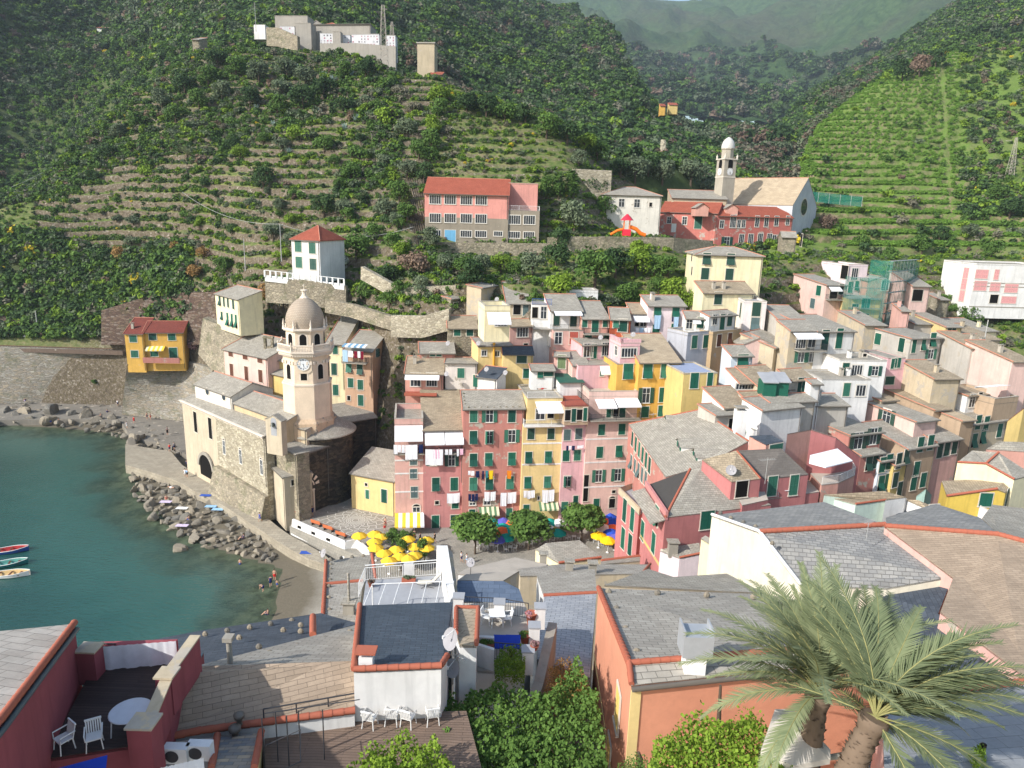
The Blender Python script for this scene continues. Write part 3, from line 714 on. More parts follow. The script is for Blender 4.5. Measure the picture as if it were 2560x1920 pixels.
def crmesh(mat, kind, seed=0):
 k = (mat, kind, seed)
 if k not in _cr:
  if kind == 'near': _cr[k] = crown(seed*7+1, 1500, .17, mat=mat, lumps=11, cz=.95)
  elif kind == 'bush': _cr[k] = crown(seed*7+2, 900, .2, rz=.65, mat=mat, lumps=8, cz=.5)
  elif kind == 'tall': _cr[k] = crown(seed*7+3, 1300, .18, rx=.62, rz=1.5, mat=mat, lumps=14, cz=1.4)
  elif kind == 'far': _cr[k] = crown(seed*7+4, 150, .42, mat=mat, lumps=6, cz=.7, base=-.1)
  elif kind == 'agave':
   b = MB(); R = random.Random(seed)
   for i in range(34):
    t = R.random()*6.283; e = R.uniform(.3,1.4); d = V((math.cos(t)*math.cos(e), math.sin(t)*math.cos(e), math.sin(e))); s_ = d.cross(V((0,0,1))).normalized()*.07; q = V((math.cos(t),math.sin(t),0))*.06
    b.face([q-s_, q+d*.5-s_*1.1, q+d*1.0, q+d*.5+s_*1.1, q+s_])
   _cr[k] = b.mesh('leaves', LM['agave'])
 return _cr[k]
def tree(p, rad, hgt, mat='green', kind='near', label='', group=None, name='tree', cat='tree', seed=0, tr=True, rz=None):
 """p base point, rad crown radius in m, hgt total height"""
 h0 = {'near':1.75,'bush':1.05,'tall':2.9,'agave':1.0}[kind]; r0 = {'near':1.0,'bush':1.0,'tall':.62,'agave':1.0}[kind]
 rt = root(name, label, cat, p, group, rz if rz is not None else random.random()*6)
 c = link('leaves' if kind == 'agave' else 'crown', crmesh(mat, kind, seed), rt); sxy = rad/r0; sz = hgt/h0; c.scale = (sxy, sxy, sz)
 if tr and kind != 'agave':
  t = link('trunk', _trunks[seed % 3], rt); t.scale = (max(.8,rad)*.9, max(.8,rad)*.9, hgt*.62 if kind != 'bush' else hgt*.4)
 return rt
def scatter(name, label, cat, pts, meshes, mats=None):
 groups = []
 me = bpy.data.meshes.new(name); me.from_pydata([p[0] for p in pts], [], [])
 a = me.attributes.new('sc', 'FLOAT', 'POINT'); a.data.foreach_set('value', [p[1] for p in pts])
 a = me.attributes.new('rz', 'FLOAT', 'POINT'); a.data.foreach_set('value', [p[2] for p in pts])
 a = me.attributes.new('kd', 'INT', 'POINT'); a.data.foreach_set('value', [p[3] for p in pts])
 o = link(name, me); ng = bpy.data.node_groups.new(name, 'GeometryNodeTree')
 ng.interface.new_socket('Geometry', in_out='INPUT', socket_type='NodeSocketGeometry'); ng.interface.new_socket('Geometry', in_out='OUTPUT', socket_type='NodeSocketGeometry')
 N = ng.nodes; gi = N.new('NodeGroupInput'); go = N.new('NodeGroupOutput'); jn = N.new('GeometryNodeJoinGeometry')
 def attr(nm, ty):
  n_ = N.new('GeometryNodeInputNamedAttribute'); n_.data_type = ty; n_.inputs[0].default_value = nm; return n_
 S = attr('sc','FLOAT'); Rr = attr('rz','FLOAT'); K = attr('kd','INT'); cx = N.new('ShaderNodeCombineXYZ'); ng.links.new(Rr.outputs[0], cx.inputs[2])
 for i, mm in enumerate(meshes):
  po = bpy.data.objects.new(name+'_leafclump', mm)
  oi = N.new('GeometryNodeObjectInfo'); oi.inputs[0].default_value = po
  ip = N.new('GeometryNodeInstanceOnPoints'); cmp_ = N.new('FunctionNodeCompare'); cmp_.data_type = 'INT'; cmp_.operation = 'EQUAL'
  ng.links.new(K.outputs[0], cmp_.inputs[2]); cmp_.inputs[3].default_value = i
  ng.links.new(gi.outputs[0], ip.inputs['Points']); ng.links.new(cmp_.outputs[0], ip.inputs['Selection']); ng.links.new(oi.outputs['Geometry'], ip.inputs['Instance'])
  ng.links.new(cx.outputs[0], ip.inputs['Rotation']); ng.links.new(S.outputs[0], ip.inputs['Scale']); ng.links.new(ip.outputs[0], jn.inputs[0])
 ng.links.new(jn.outputs[0], go.inputs[0])
 md = o.modifiers.new('scatter', 'NODES'); md.node_group = ng
 stuff(o, label, cat); return o
R = random.Random(11)
def sample_grid(r0, r1, X0, X1, n, dens=None):
 out = []
 for _ in range(n):
  r = R.uniform(r0, r1); c = R.uniform(X0, X1)
  ci = (c-xs[0])/(xs[-1]-xs[0])*NC
  i = min(nr-2, int(r)); j = min(NC-1, max(0, int(ci))); fr = r-i; fc = ci-j
  p = grid[i][j]*(1-fr)*(1-fc)+grid[i][j+1]*(1-fr)*fc+grid[i+1][j]*fr*(1-fc)+grid[i+1][j+1]*fr*fc
  out.append((p, gs[i]+fr*(gs[i+1]-gs[i]), c, cover[i*W1+j]))
 return out
rowat = lambda s: next(i for i, v in enumerate(gs) if v >= s-1e-9)
pts = []
far = [crmesh(m_, 'far', i) for i, m_ in enumerate(('green','dark','olive','dark','green','brown','grey','broom','bright'))]
wts = [32,26,20,16,16,2,4,.3,7]
for (a, b_, X0, X1, n, s0, s1) in ((7,8,-100,1700,3000,1.6,3.0),(8,9,400,2700,12000,2.4,4.4),(9,10,300,2900,11000,3.0,5.4),(7,8,1650,2900,2500,2,3.5),(9,10,-100,420,2000,2,4),(5.97,7,1850,2700,1500,1.8,3.0)):
 for p, s, X, cv in sample_grid(rowat(a), rowat(b_)-1 if b_ < 10 else nr-1.01, X0, X1, n):
  if cv[1] > .4: continue
  k = R.choices(range(9), wts)[0]
  if nf(p, .012, 2) > .35: k = R.choice((5,6,1,2,2))
  pts.append((tuple(p-V((0,0,.3))), R.uniform(s0, s1)*(.6 if k == 7 else 1), R.random()*6, k))
for p, s, X, cv in sample_grid(rowat(7), nr-2, -300, 460, 3800):
 if R.random() < .55 or cv[3] < .45: pts.append((tuple(p), R.uniform(1.2,2.6), R.random()*6, R.choices(range(9), wts)[0]))
scatter('forest', 'dense green forest and macchia covering the hills behind the village', 'forest', pts, far)
pts = []
for _ in range(9000):
 i = R.randrange(int(mrows*.05), int(mrows*.55)); j = R.randrange(int(mcols*.2), mcols-40); p = V(vs[i*(mcols+1)+j])+V((R.uniform(-8,8), R.uniform(-12,12), 0))
 pts.append((tuple(p-V((0,0,3))), R.uniform(6,12), R.random()*6, R.choices(range(9), [10,30,8,30,8,9,6,0,0])[0]))
scatter('mountain_wood', 'dark wood on the lower slopes of the far mountains', 'forest', pts, far)
pts = []
for p, s, X, cv in sample_grid(rowat(1.3), rowat(6.0)-1, -200, 2700, 60000):
 d = nf(p+V((3,3,0)), .045, 3); lower = X < 470 and s < 3.05
 if lower: pts.append((tuple(p-V((0,0,.2))), R.uniform(1.0,2.4), R.random()*6, R.choices(range(9), [24,16,12,12,14,1,2,.4,10])[0])); continue
 if X > 1860 and s > 3.9: continue
 if s < 2.9 and X < 1100:
  if s < 2 and X < 560: continue
 up = s > 4.55+.9*nf(p, .03, 2) and X < 1000
 if not lower and not up and s > 2.6 and not (.04 < cv[3] < .62 and d > -.18) and R.random() < .86: continue
 if s <= 2.6 and d < .0 and R.random() < .6: continue
 k = R.choices(range(9), [18,3,14,2,20,1.0,9,.4,26])[0]
 if up and R.random() < .17: pts.append((tuple(p-V((0,0,.3))), R.uniform(.8,1.9), R.random()*6, R.choices(range(9), [26,12,26,6,22,2,8,.4,12])[0])); continue
 pts.append((tuple(p-V((0,0,.15))), R.uniform(.3,.72)*(1.7 if R.random()<.14 else 1)*(1.25 if d > .25 else 1), R.random()*6, k))
scatter('scrub', 'low scrub, weeds and vegetable rows on the terraced hillside', 'scrub', pts, far)
pts = []
for p, s, X, cv in sample_grid(rowat(3.9), rowat(6.0)-1, 1840, 2760, 42000):
 edge = X < 1850+(s-4)*60 or X > (2450 if s > 4.75 else 2640)+40*nf(p, .05, 2)
 if cv[1] > .9 and .02 < cv[3] < .6 and not edge:
  if abs(X-(2400+ (5-s)*30)) < 9: continue
  if nf(p, .03, 2) > .42: continue
  pts.append((tuple(p), R.uniform(.55,.85), R.random()*6, 9))
 elif edge and R.random() < .14 or R.random() < .012: pts.append((tuple(p-V((0,0,.3))), R.uniform(.9,2.4), R.random()*6, R.choices(range(9), [30,10,12,10,14,2,6,.8,18])[0]))
for p, s, X, cv in sample_grid(rowat(7), nr-2, -200, 420, 7000):
 if .05 < cv[3] < .5: pts.append((tuple(p), R.uniform(.9,1.4), R.random()*6, 9))
scatter('vineyard', 'green vine rows on the stepped vineyard terraces', 'vineyard', pts, far+[crmesh('vine', 'far', 5)])
T(0, 0, 2212)
def seg_d(p, a, b):
 ab = b-a; t = max(0, min(1, (p-a).dot(ab)/max(ab.dot(ab), 1e-6))); return (p-(a+ab*t)).length
def inpoly(p, poly):
 c = False; j = len(poly)-1
 for i in range(len(poly)):
  a, b = poly[i], poly[j]
  if (a[1] > p[1]) != (b[1] > p[1]) and p[0] < (b[0]-a[0])*(p[1]-a[1])/(b[1]-a[1])+a[0]: c = not c
  j = i
 return c
z2 = lambda x, y, z=0.0: V(atZ((x, y), z)[:2])
_shore = [(-900,1040),(0,1062),(150,1072),(300,1085),(345,1125),(330,1200),(360,1260),(440,1330),(560,1385),(640,1405),(692,1428),(700,1480),(665,1560),(640,1620),(600,1760),(300,2400)]
SH = [z2(*p) for p in _shore]
def sdist(p):
 d = min(seg_d(p, SH[i], SH[i+1]) for i in range(len(SH)-1))
 poly = [tuple(q) for q in SH]+[(-60,-200),(600,-200),(600,400),(-700,400)]
 return d if inpoly(p, poly) else -d
def hgt(x, y):
 p = V((x, y)); s = sdist(p); n = .35*noise.fractal(V((x*.15,y*.15,0)),1,2,3)
 if s < 0: return max(-5.5, s*.085-.05)+n*min(1, -s*.2)*.8
 z = min(1.0, s*.07)
 if s > 9: z = 1.0+(s-9)*.12
 z = min(z, 2.0)
 if x < -33 and y > 78: z = min(.30, s*.03)
 if y < 75: z += max(0, min(26, (75-y)*.55))*smooth(max(0, min(1, (x+45)/25)))
 return z+n*.12
b = MB(); nx, ny = 260, 150; X0, X1, Y0, Y1 = -230, 170, -25, 164
g = [[(X0+(X1-X0)*i/nx, Y0+(Y1-Y0)*j/ny) for i in range(nx+1)] for j in range(ny+1)]
vs2 = [(x, y, hgt(x, y)) for r in g for x, y in r]
b.raw(vs2, [(j*(nx+1)+i, j*(nx+1)+i+1, (j+1)*(nx+1)+i+1, (j+1)*(nx+1)+i) for j in range(ny) for i in range(nx)], 0, True)
t = NT('shore_ground', .9, .2); v = t.coord('Object'); ge = t.n('ShaderNodeNewGeometry'); sx = t.n('ShaderNodeSeparateXYZ'); t.l(ge.outputs['Position'], sx.inputs[0])
n1 = t.noise(v, .35, 6, .7); n2 = t.noise(v, 3, 5, .7)
dry = t.mix(n2, (.30,.275,.23), (.46,.43,.37)); wet = t.mix(n2, (.10,.085,.06), (.19,.165,.12)); bed = t.mix(t.ramp(n1, [(.42,(0,0,0)),(.58,(1,1,1))]), (.055,.06,.04), (.20,.20,.14))
zz = t.math('ADD', sx.outputs['Z'], t.math('MULTIPLY', n1, .25))
c = t.mix(t.ramp(zz, [(.0,(0,0,0)),(.12,(1,1,1))]), bed, wet); mr = t.n('ShaderNodeMapRange'); mr.inputs[1].default_value = .42; mr.inputs[2].default_value = .7; t.l(zz, mr.inputs[0])
t.color(t.mix(mr.outputs[0], c, dry)); t.bump(n2, .08, .6)
struct(part('ground', b, t.m, None))
b = MB(); n = 150; XA, XB, YA, YB = -900, 20, -60, 180; vs2 = []; wc = []
for j in range(n+1):
 for i in range(n+1):
  u = i/n; x = XA+(XB-XA)*(1-(1-u)**2.6); y = YA+(YB-YA)*j/n; vs2.append((x, y, 0)); s = -sdist(V((x, y))); wc.append(max(0, min(1, s/26)))
b.raw(vs2, [(j*(n+1)+i, j*(n+1)+i+1, (j+1)*(n+1)+i+1, (j+1)*(n+1)+i) for j in range(n) for i in range(n)], 0, True)
t = NT('sea_water', .12, .5); me = b.mesh('sea', t.m); a = me.color_attributes.new('deep', 'FLOAT_COLOR', 'POINT'); a.data.foreach_set('color', [q for w_ in wc for q in (w_, w_, w_, 1)])
v = t.coord('Object'); at = t.n('ShaderNodeAttribute', _attribute_name='deep'); n1 = t.noise(v, .12, 4); n2 = t.noise(t.coord('Object', (1,2.2,1)), .9, 4, .6)
dp = t.math('ADD', at.outputs['Fac'], t.math('MULTIPLY', t.math('SUBTRACT', n1, .5), .5), True)
t.color(t.ramp(dp, [(0,(.075,.085,.05)),(.12,(.045,.085,.065)),(.35,(.034,.105,.088)),(.75,(.018,.078,.066)),(1,(.014,.062,.054))]))
t.bump(n2, .22, .5); tr = t.n('ShaderNodeBsdfTransparent', Color=(.75,.86,.80,1)); mx_ = t.n('ShaderNodeMixShader')
t.l(t.ramp(dp, [(0,(.10,.10,.10)),(.10,(.45,.45,.45)),(.3,(.86,.86,.86)),(.5,(1,1,1))]), mx_.inputs[0]); t.l(tr.outputs[0], mx_.inputs[1]); t.l(t.b.outputs[0], mx_.inputs[2]); t.l(mx_.outputs[0], t.t.nodes['Material Output'].inputs['Surface'])
struct(link('sea', me))
PAVE = slate('quay_paving', (190,180,160), (172,162,144), bw=1.2, bh=.7, moss=.1); PIAZ = slate('piazza_paving', (184,178,166), (168,164,154), bw=.5, bh=.5, moss=.05, mort=.012)
T(400, 1000, 640)
outer = [(-300,560),(-120,610),(0,650),(150,700),(300,790),(420,840),(560,920),(700,1010),(800,1080),(900,1145),(1000,1210),(1100,1275),(1200,1330),(1290,1375),(1420,1420)]
inner = [(-300,380),(-60,420),(90,440),(190,560),(330,650),(500,745),(560,800),(700,880),(780,925),(940,1030),(1040,1110),(1120,1165),(1250,1235),(1400,1320),(1500,1400)]
b = MB(); o_ = [atZ(p, 1.7) for p in outer]; i_ = [atZ(p, 1.9) for p in inner]
for k in range(len(outer)-1):
 b.hexa([o_[k]-V((0,0,3)), o_[k+1]-V((0,0,3)), i_[k+1]-V((0,0,3)), i_[k]-V((0,0,3))], [o_[k], o_[k+1], i_[k+1], i_[k]])
me = b.mesh('quay_path', [PAVE]); struct(link('quay_path', me))
pz = [(1120,1090),(1500,1260),(1780,1370),(1800,1700),(2700,1900),(4300,1900),(4300,1500),(4300,1000),(3200,600),(2000,600),(1700,830),(1300,960),(1200,1010)]
b = MB(); P3 = [atZ(p, 3.0) for p in pz]
b.prism([(p.x, p.y) for p in P3], -1, 3.0); struct(part('piazza', b, PIAZ, None))
c0 = atZ((1690,1040), 3.0); mo = MB()
def ring(r0, r1, z=.012, n=40):
 for i in range(n):
  a, c = 6.2832*i/n, 6.2832*(i+1)/n; mo.face([c0+V((r0*math.cos(a),r0*math.sin(a),z)), c0+V((r1*math.cos(a),r1*math.sin(a),z)), c0+V((r1*math.cos(c),r1*math.sin(c),z)), c0+V((r0*math.cos(c),r0*math.sin(c),z))])
for r in (.5,.85,1.15,1.45): ring(r, r+.12)
for k in range(24):
 a = 6.2832*k/24; L = 6.3 if k % 2 == 0 else 5.2; pp = []
 for i in range(29):
  u = i/28; rr_ = 1.7+(L-1.7)*u; off = .38*math.sin(u*16)*(1 if u > .05 else 0); pp.append(V((rr_*math.cos(a)-off*math.sin(a), rr_*math.sin(a)+off*math.cos(a), .012)))
 for i in range(28):
  d = (pp[i+1]-pp[i]).normalized().cross(V((0,0,1)))*.055; mo.face([c0+pp[i]+d, c0+pp[i+1]+d, c0+pp[i+1]-d, c0+pp[i]-d])
part('piazza_mosaic', mo, plain('pale_pebbles', (.62,.60,.54), .9), None)
struct(bpy.data.objects['piazza_mosaic'])
T(0, 700, 560)
def battered(name, label, top, bot, mat, capz=None, cat='wall', rows=14, group=None):
 """wall surface between two world polylines with slight relief and real thickness behind"""
 b = MB(); n = len(top); sub_ = 10; TT = []; BB = []
 for i in range(n-1):
  for k in range(sub_ if i < n-2 else sub_+1): TT.append(top[i].lerp(top[i+1], k/sub_)); BB.append(bot[i].lerp(bot[i+1], k/sub_))
 N_ = len(TT); vs_ = []
 for r in range(rows+1):
  for i in range(N_):
   p = BB[i].lerp(TT[i], r/rows); d = noise.noise(p*.6)*.12 if 0 < r < rows else 0; vs_.append(p+V((0,-d,0)))
 b.raw(vs_, [(r*N_+i, r*N_+i+1, (r+1)*N_+i+1, (r+1)*N_+i) for r in range(rows) for i in range(N_-1)], 0, True)
 bk = V((0,3.0,0))
 for i in range(N_-1):
  b.face([TT[i], TT[i+1], TT[i+1]+bk, TT[i]+bk]); b.face([BB[i+1]+bk, BB[i]+bk, TT[i]+bk, TT[i+1]+bk])
 b.face([BB[0], TT[0], TT[0]+bk, BB[0]+bk]); b.face([TT[-1], BB[-1], BB[-1]+bk, TT[-1]+bk])
 c = V((0,0,0))
 for p in BB: c += p/len(BB)
 rt = root(name, label, cat, c, group); part('masonry', b, mat, rt); return rt
W_ = lambda p, Y: atY(p, Y)
zt = 15.6
top = [atZ(p, zt) for p in ((-1500,668),(-600,668),(0,672),(700,680),(1250,690))]; bot = [atZ(p, 1.5) for p in ((-1500,1260),(-600,1240),(0,1225),(700,1200),(1215,1225))]
battered('sea_wall', 'long sloping stone sea wall under the railway shelf, left of the yellow house', top, bot, ST_WALL)
top = [atZ(p, 15.2) for p in ((1255,835),(1800,785),(2100,880))]; bot = [atZ(p, 1.5) for p in ((1200,1330),(1790,1395),(2050,1380))]
battered('sea_wall', 'pale stone bastion wall directly beneath the yellow house', top, bot, ST_WALL)
T(0, 0, 2212)
b = MB(); ap = [atZ(p, 1.4) for p in ((-900,1075),(0,1050),(200,1048),(300,1052),(330,1095),(420,1110),(470,1140),(480,1050),(460,1020),(300,1000),(0,985),(-900,990))]
b.prism([(p.x,p.y) for p in ap], -1.5, 1.4); struct(part('rock_shelf', b, plaster('shelf_rock', (140,134,124), .4), None))
T(0, 700, 560)
b = MB(); s0 = [atZ((-1500,668), zt), atZ((1250,690), zt)]; b.hexa([V((s0[0].x,177.5,zt-1)),V((s0[1].x,177.5,zt-1)),V((s0[1].x+10,188,zt-1)),V((s0[0].x-20,188,zt-1))],[V((s0[0].x,177.5,zt-.02)),V((s0[1].x,177.5,zt-.02)),V((s0[1].x+10,188,zt-.02)),V((s0[0].x-20,188,zt-.02))])
struct(part('railway_bed', b, plaster('track_ballast', (120,104,92), .3), None))
rt = root('railway_track', 'rusty railway track along the shelf above the sea wall', 'railway', (s0[0].x+60,179.5,zt))
g = MB()
for yy in (179.6, 181.1):
 g.box(s0[0].x, yy, zt+.1, s0[1].x, yy+.08, zt+.25)
part('rail', g, plain('rusty_rail', (.16,.09,.06), .7), rt)
g = MB(); x = s0[1].x-1
while x > s0[1].x-90: g.box(x, 179.1, zt-.01, x+.25, 181.6, zt+.1); x -= .7
part('sleepers', g, plain('sleeper', (.12,.10,.08), .9), rt)
Yn = 183.5
topn = [atY(p, Yn) for p in ((-1500,355),(0,360),(120,395),(480,410),(700,400),(870,330),(1400,305),(1800,270))]; botn = [V((p.x, Yn-1.2, zt-.6)) for p in topn]
battered('retaining_wall', 'rough brown retaining wall with arched doorways behind the railway', topn, botn, ST_BROWN)
top = [atY(p, y_) for p, y_ in (((1000,300),181),((1550,130),180),((2120,120),171),((2200,200),166))]; bot = [atY(p, y_-3.5) for p, y_ in (((1000,640),181),((1550,640),178),((1990,640),170),((2130,560),164))]
battered('retaining_wall', 'big dark brown retaining wall rising behind the yellow house', top, bot, ST_BROWN)
for i, (x, dr) in enumerate(((70,0),(305,1),(545,2))):
 p = atY((x, 630), 182.0); p.z = zt; rt = root('niche', ['whitewashed niche with dark door at the left edge of the retaining wall','whitewashed arched niche, second along the railway wall','bare stone niche with pale door frame nearest the dark wall'][i], 'niche', p)
 g = MB(); w = 1.9; pr = [(-w,0),(w,0),(w,2.0)]+[(w*math.cos(k*math.pi/8), 2.0+.9*math.sin(k*math.pi/8)) for k in range(1,8)]+[(-w,2.0)]
 vs_ = [p+V((u,-.02,v_)) for u, v_ in pr]+[p+V((u,1.2,v_)) for u, v_ in pr]; k = len(pr)
 g.raw(vs_, [tuple(range(k))]); g.raw(vs_, [(a, (a+1)%k+0, (a+1)%k+k, a+k) for a in range(k)])
 part('surround', g, WM('white') if i < 2 else ST_BROWN, rt); g = MB(); g.box(p.x-.5,p.y-.08,p.z,p.x+.5,p.y-.03,p.z+2.1); part('door', g, DARK, rt)
 if i == 2: g = MB(); g.box(p.x-.65,p.y-.1,p.z,p.x-.5,p.y-.03,p.z+2.2); g.box(p.x+.5,p.y-.1,p.z,p.x+.65,p.y-.03,p.z+2.2); g.box(p.x-.5,p.y-.1,p.z+2.1,p.x+.5,p.y-.03,p.z+2.2); part('door_frame', g, WHITEP, rt)
def rockmesh(seed, sx=1, sy=.8, sz=.55):
 R_ = random.Random(seed); n = 16; b = MB(); vs_ = []; planes = [(V((R_.gauss(0,1),R_.gauss(0,1),R_.gauss(0,.8))).normalized(), R_.uniform(.38,.8)) for _ in range(8)]
 m_ = 10
 for i in range(m_+1):
  for j in range(n):
   th = math.pi*i/m_; ph = 2*math.pi*j/n; d = V((math.sin(th)*math.cos(ph), math.sin(th)*math.sin(ph), math.cos(th))); r = 1.0
   for pn, pd in planes:
    q = d.dot(pn)
    if q > .01: r = min(r, pd/q)
   r *= 1+.06*noise.noise(d*3+V((seed,0,0))); vs_.append((d.x*r*sx, d.y*r*sy, d.z*r*sz))
 b.raw(vs_, [(i*n+j, (i+1)*n+j, (i+1)*n+(j+1)%n, i*n+(j+1)%n) for i in range(m_) for j in range(n)]); return b
t = NT('boulder', .85, .25); v = t.coord('Object'); oi = t.n('ShaderNodeObjectInfo'); n1 = t.noise(v, 1.2, 6, .7); n2 = t.noise(v, 7, 4, .7)
cA = t.mix(oi.outputs['Random'], (.14,.13,.11), (.34,.28,.195)); cB = t.mix(n1, sc((.2,.2,.19),.5), (.33,.31,.27)); t.color(t.mix(.5, cA, t.mix(.4, cB, cA))); t.bump(t.math('ADD', n1, n2), .12, .8)
ROCK = t.m; rmesh = [rockmesh(i, 1, R.uniform(.6,.95), R.uniform(.4,.7)).mesh('rock', ROCK) for i in range(12)]
T(0, 0, 2212)
def rock(x, y, s, z=0.0, lab=None, grp='boulders piled along the shore'):
 p = atZ((x, y), z); o = link('rock', rmesh[R.randrange(12)]); o.location = p; k = s/FPX*2560/2212*0+s*((p-CC).dot(CF))/FPX
 o.scale = (k*R.uniform(.85,1.2), k*R.uniform(.8,1.1), k*R.uniform(.8,1.2)); o.rotation_euler = (R.uniform(-.3,.3), R.uniform(-.3,.3), R.random()*6.28)
 tag(o, lab or 'grey angular boulder in the pile along the shore', 'rock', grp); return o
region = [(345,1135),(430,1160),(470,1195),(540,1240),(600,1285),(650,1320),(700,1350),(680,1400),(600,1385),(520,1370),(440,1335),(380,1290),(325,1225),(330,1170)]
cnt = 0; placed = []
Rk = random.Random(5)
for _ in range(6000):
 if cnt > 190: break
 x = Rk.uniform(320,705); y = Rk.uniform(1130,1400)
 if not inpoly((x,y), region): continue
 s = Rk.choice((8,11,14,18,22))*(.8+.5*(y-1130)/270)*(.75 if x > 620 else 1)
 if any((x-a)**2+(1.5*(y-b))**2 < (.55*(s+c))**2 for a, b, c in placed): continue
 placed.append((x, y, s)); cnt += 1
 d = (y-1130)/270; rock(x, y, s, .1+.5*Rk.random()*(1-.5*d))
for x, y, s, l in ((650,1345,20,'big smooth grey boulder at the water edge near the beach'),(660,1395,17,'low pale boulder lying in the wet sand'),(672,1402,12,'dark rounded boulder beside the wet sand'),(462,1318,30,'large flat boulder with a towel on it by the water'),(452,1370,26,'large brownish boulder standing in the sea'),(418,1258,28,'long flat boulder where bathers sit')):
 rock(x, y, s, .2, l, None)
reg2 = [(0,1020),(150,1015),(240,995),(300,1010),(330,1060),(400,1075),(440,1100),(455,1140),(400,1150),(340,1120),(310,1095),(220,1075),(120,1060),(60,1055),(0,1060)]
placed = []; cnt = 0
for _ in range(5000):
 if cnt > 85: break
 x = Rk.uniform(-60,460); y = Rk.uniform(990,1150)
 if not inpoly((max(0,x),y), reg2): continue
 s = Rk.choice((8,11,15,20,24))
 if any((x-a)**2+(1.9*(y-b))**2 < (.6*(s+c))**2 for a, b, c in placed): continue
 placed.append((x,y,s)); cnt += 1; rock(x, y, s, .8+.5*Rk.random(), 'flat grey bathing rock beneath the sea wall', 'bathing rocks beneath the sea wall')
for x, y, s, l in ((245,1000,26,'huge pointed rock leaning against the sea wall'),(60,1030,30,'big slanting slab of rock at the far left shore'),(335,1095,30,'large tilted rock with a purple towel on top'),(215,1040,26,'wide grey rock slab beneath the sea wall'),(130,1032,30,'steep grey rock block at the left shore')):
 rock(x, y, s, 1.5, l, None)
T(400, 700, 640)
CHW = plaster('church_render', (204,190,166), .35); PEACH = plaster('tower_render', (236,216,190), .04, strk=.15); TRIMW = plaster('tower_trim', (240,226,208), 0, strk=.1)
ch = bld('stone church with octagonal domed bell tower by the harbour', (190,1035), (905,1345), z=16.3, dep=5.2, s=.30, base=1.2, wall='stone', cat='church', name='church', rm=SLATE, ridge=False)
e = MB(); a, ex, ey = ch.a, ch.ex, ch.ey; W = ch.W; P = ch.P
k = W*.44
e.hexa([P(-.06,-.01,-15),P(k,-.01,-15),P(k,0,-15),P(-.06,0,-15)], [P(-.06,-.01,-.02),P(k,-.01,-.02),P(k,0,-.02),P(-.06,0,-.02)])
part('render_panel', e, CHW, ch.root)
g = MB()      # dentil cornice
n = 70
for i in range(n):
 x0 = W*i/n; g.hexa([P(x0,-.38,-.55),P(x0+W/n*.55,-.38,-.55),P(x0+W/n*.55,-.1,-.55),P(x0,-.1,-.55)],[P(x0,-.38,-.2),P(x0+W/n*.55,-.38,-.2),P(x0+W/n*.55,-.1,-.2),P(x0,-.1,-.2)])
g.hexa([P(-.3,-.5,-.2),P(W,-.5,-.2),P(W,-.05,-.2),P(-.3,-.05,-.2)],[P(-.3,-.5,.0),P(W,-.5,.0),P(W,-.05,.0),P(-.3,-.05,.0)])
part('cornice', g, TRIMW, ch.root)
T(400, 1000, 640)
for x, y in ((307,190),(435,245)):
 addwin(ch, 'F', (x, y, 'k', 1.3, 4.0))
for x, y in ((555,410),(697,490),(878,580)): addwin(ch, 'F', (x, y, 'a', .9, 2.6))
og, nrm, u = ch.fac['F']; p = onplane((410,600), og, nrm)+nrm*.1; g = MB(); w, hh = 2.6, 2.6; prf = [(-w,-1.5),(w,-1.5)]+[(w*math.cos(i*math.pi/10), .3+hh*math.sin(i*math.pi/10)) for i in range(11)]
g.face([p+u*q[0]+V((0,0,q[1]))+nrm*.06 for q in prf], 1);
for i in range(2, len(prf)-1):
 q, r_ = prf[i], prf[i+1]; f = 1.22; P2 = lambda a_, s_, o_: p+u*(a_[0]*s_)+V((0,0,.3+(a_[1]-.3)*s_))+nrm*o_
 g.hexa([P2(q,1,.02),P2(r_,1,.02),P2(r_,f,.02),P2(q,f,.02)],[P2(q,1,.3),P2(r_,1,.3),P2(r_,f,.3),P2(q,f,.3)])
part('arch', g, [CONC, DARK], ch.root)
T(400, 1000, 640)
l0, l1 = onplane((505,560), og, nrm), onplane((940,830), og, nrm); g = MB(); low = V((0,0,-6))
g.hexa([l0+low+nrm*2.6,l1+low+nrm*2.2,l1+low,l0+low],[l0+nrm*.9,l1+nrm*.7,l1,l0]); part('plinth', g, ST_GREY, ch.root)
T(400, 700, 640)
wc_ = bld('', (300,893), (618,1003), z=19.6, dep=(440,778), roof='gable', s=.42, h=6, wall=plaster('chancel_white', (236,230,218), .1), rm=SLATE, into=ch, ov=.25)
for x, y in ((410,965),(552,1012)):
 og2, n2_, u2 = wc_.fac['F']; p = onplane((x, y), og2, n2_); g = MB();
 for r0, r1, mi, o_ in ((.0,.62,1,.02),(.62,.85,0,.06)):
  for i in range(18):
   a0, a1 = 6.2832*i/18, 6.2832*(i+1)/18; q = lambda r_, a_: p+u2*(r_*math.cos(a_))+V((0,0,r_*math.sin(a_)))+n2_*o_
   g.face([q(r0,a0),q(r1,a0),q(r1,a1),q(r0,a1)] if r0 > 0 else [q(0,0),q(r1,a0),q(r1,a1)], mi)
 part('round_window', g, [FRAMEC, GLASS], ch.root)
bld('', (640,1058), (1090,1218), z=18.5, dep=(780,950), roof='gable', s=.34, h=6, wall=plaster('nave_wall', (210,188,152), .3), rm=SLATE, into=ch, ov=.25)
T(400, 1000, 640)
blk = bld('', (945,548), (1070,668), z=10.6, dep=4.6, s=-.0, base=1.2, wall=CHW, rm=SLATE, into=ch, ov=.2, ridge=False)
addwin(blk, 'R', (1158,712,'k',.9,1.0))
T(400, 700, 640)
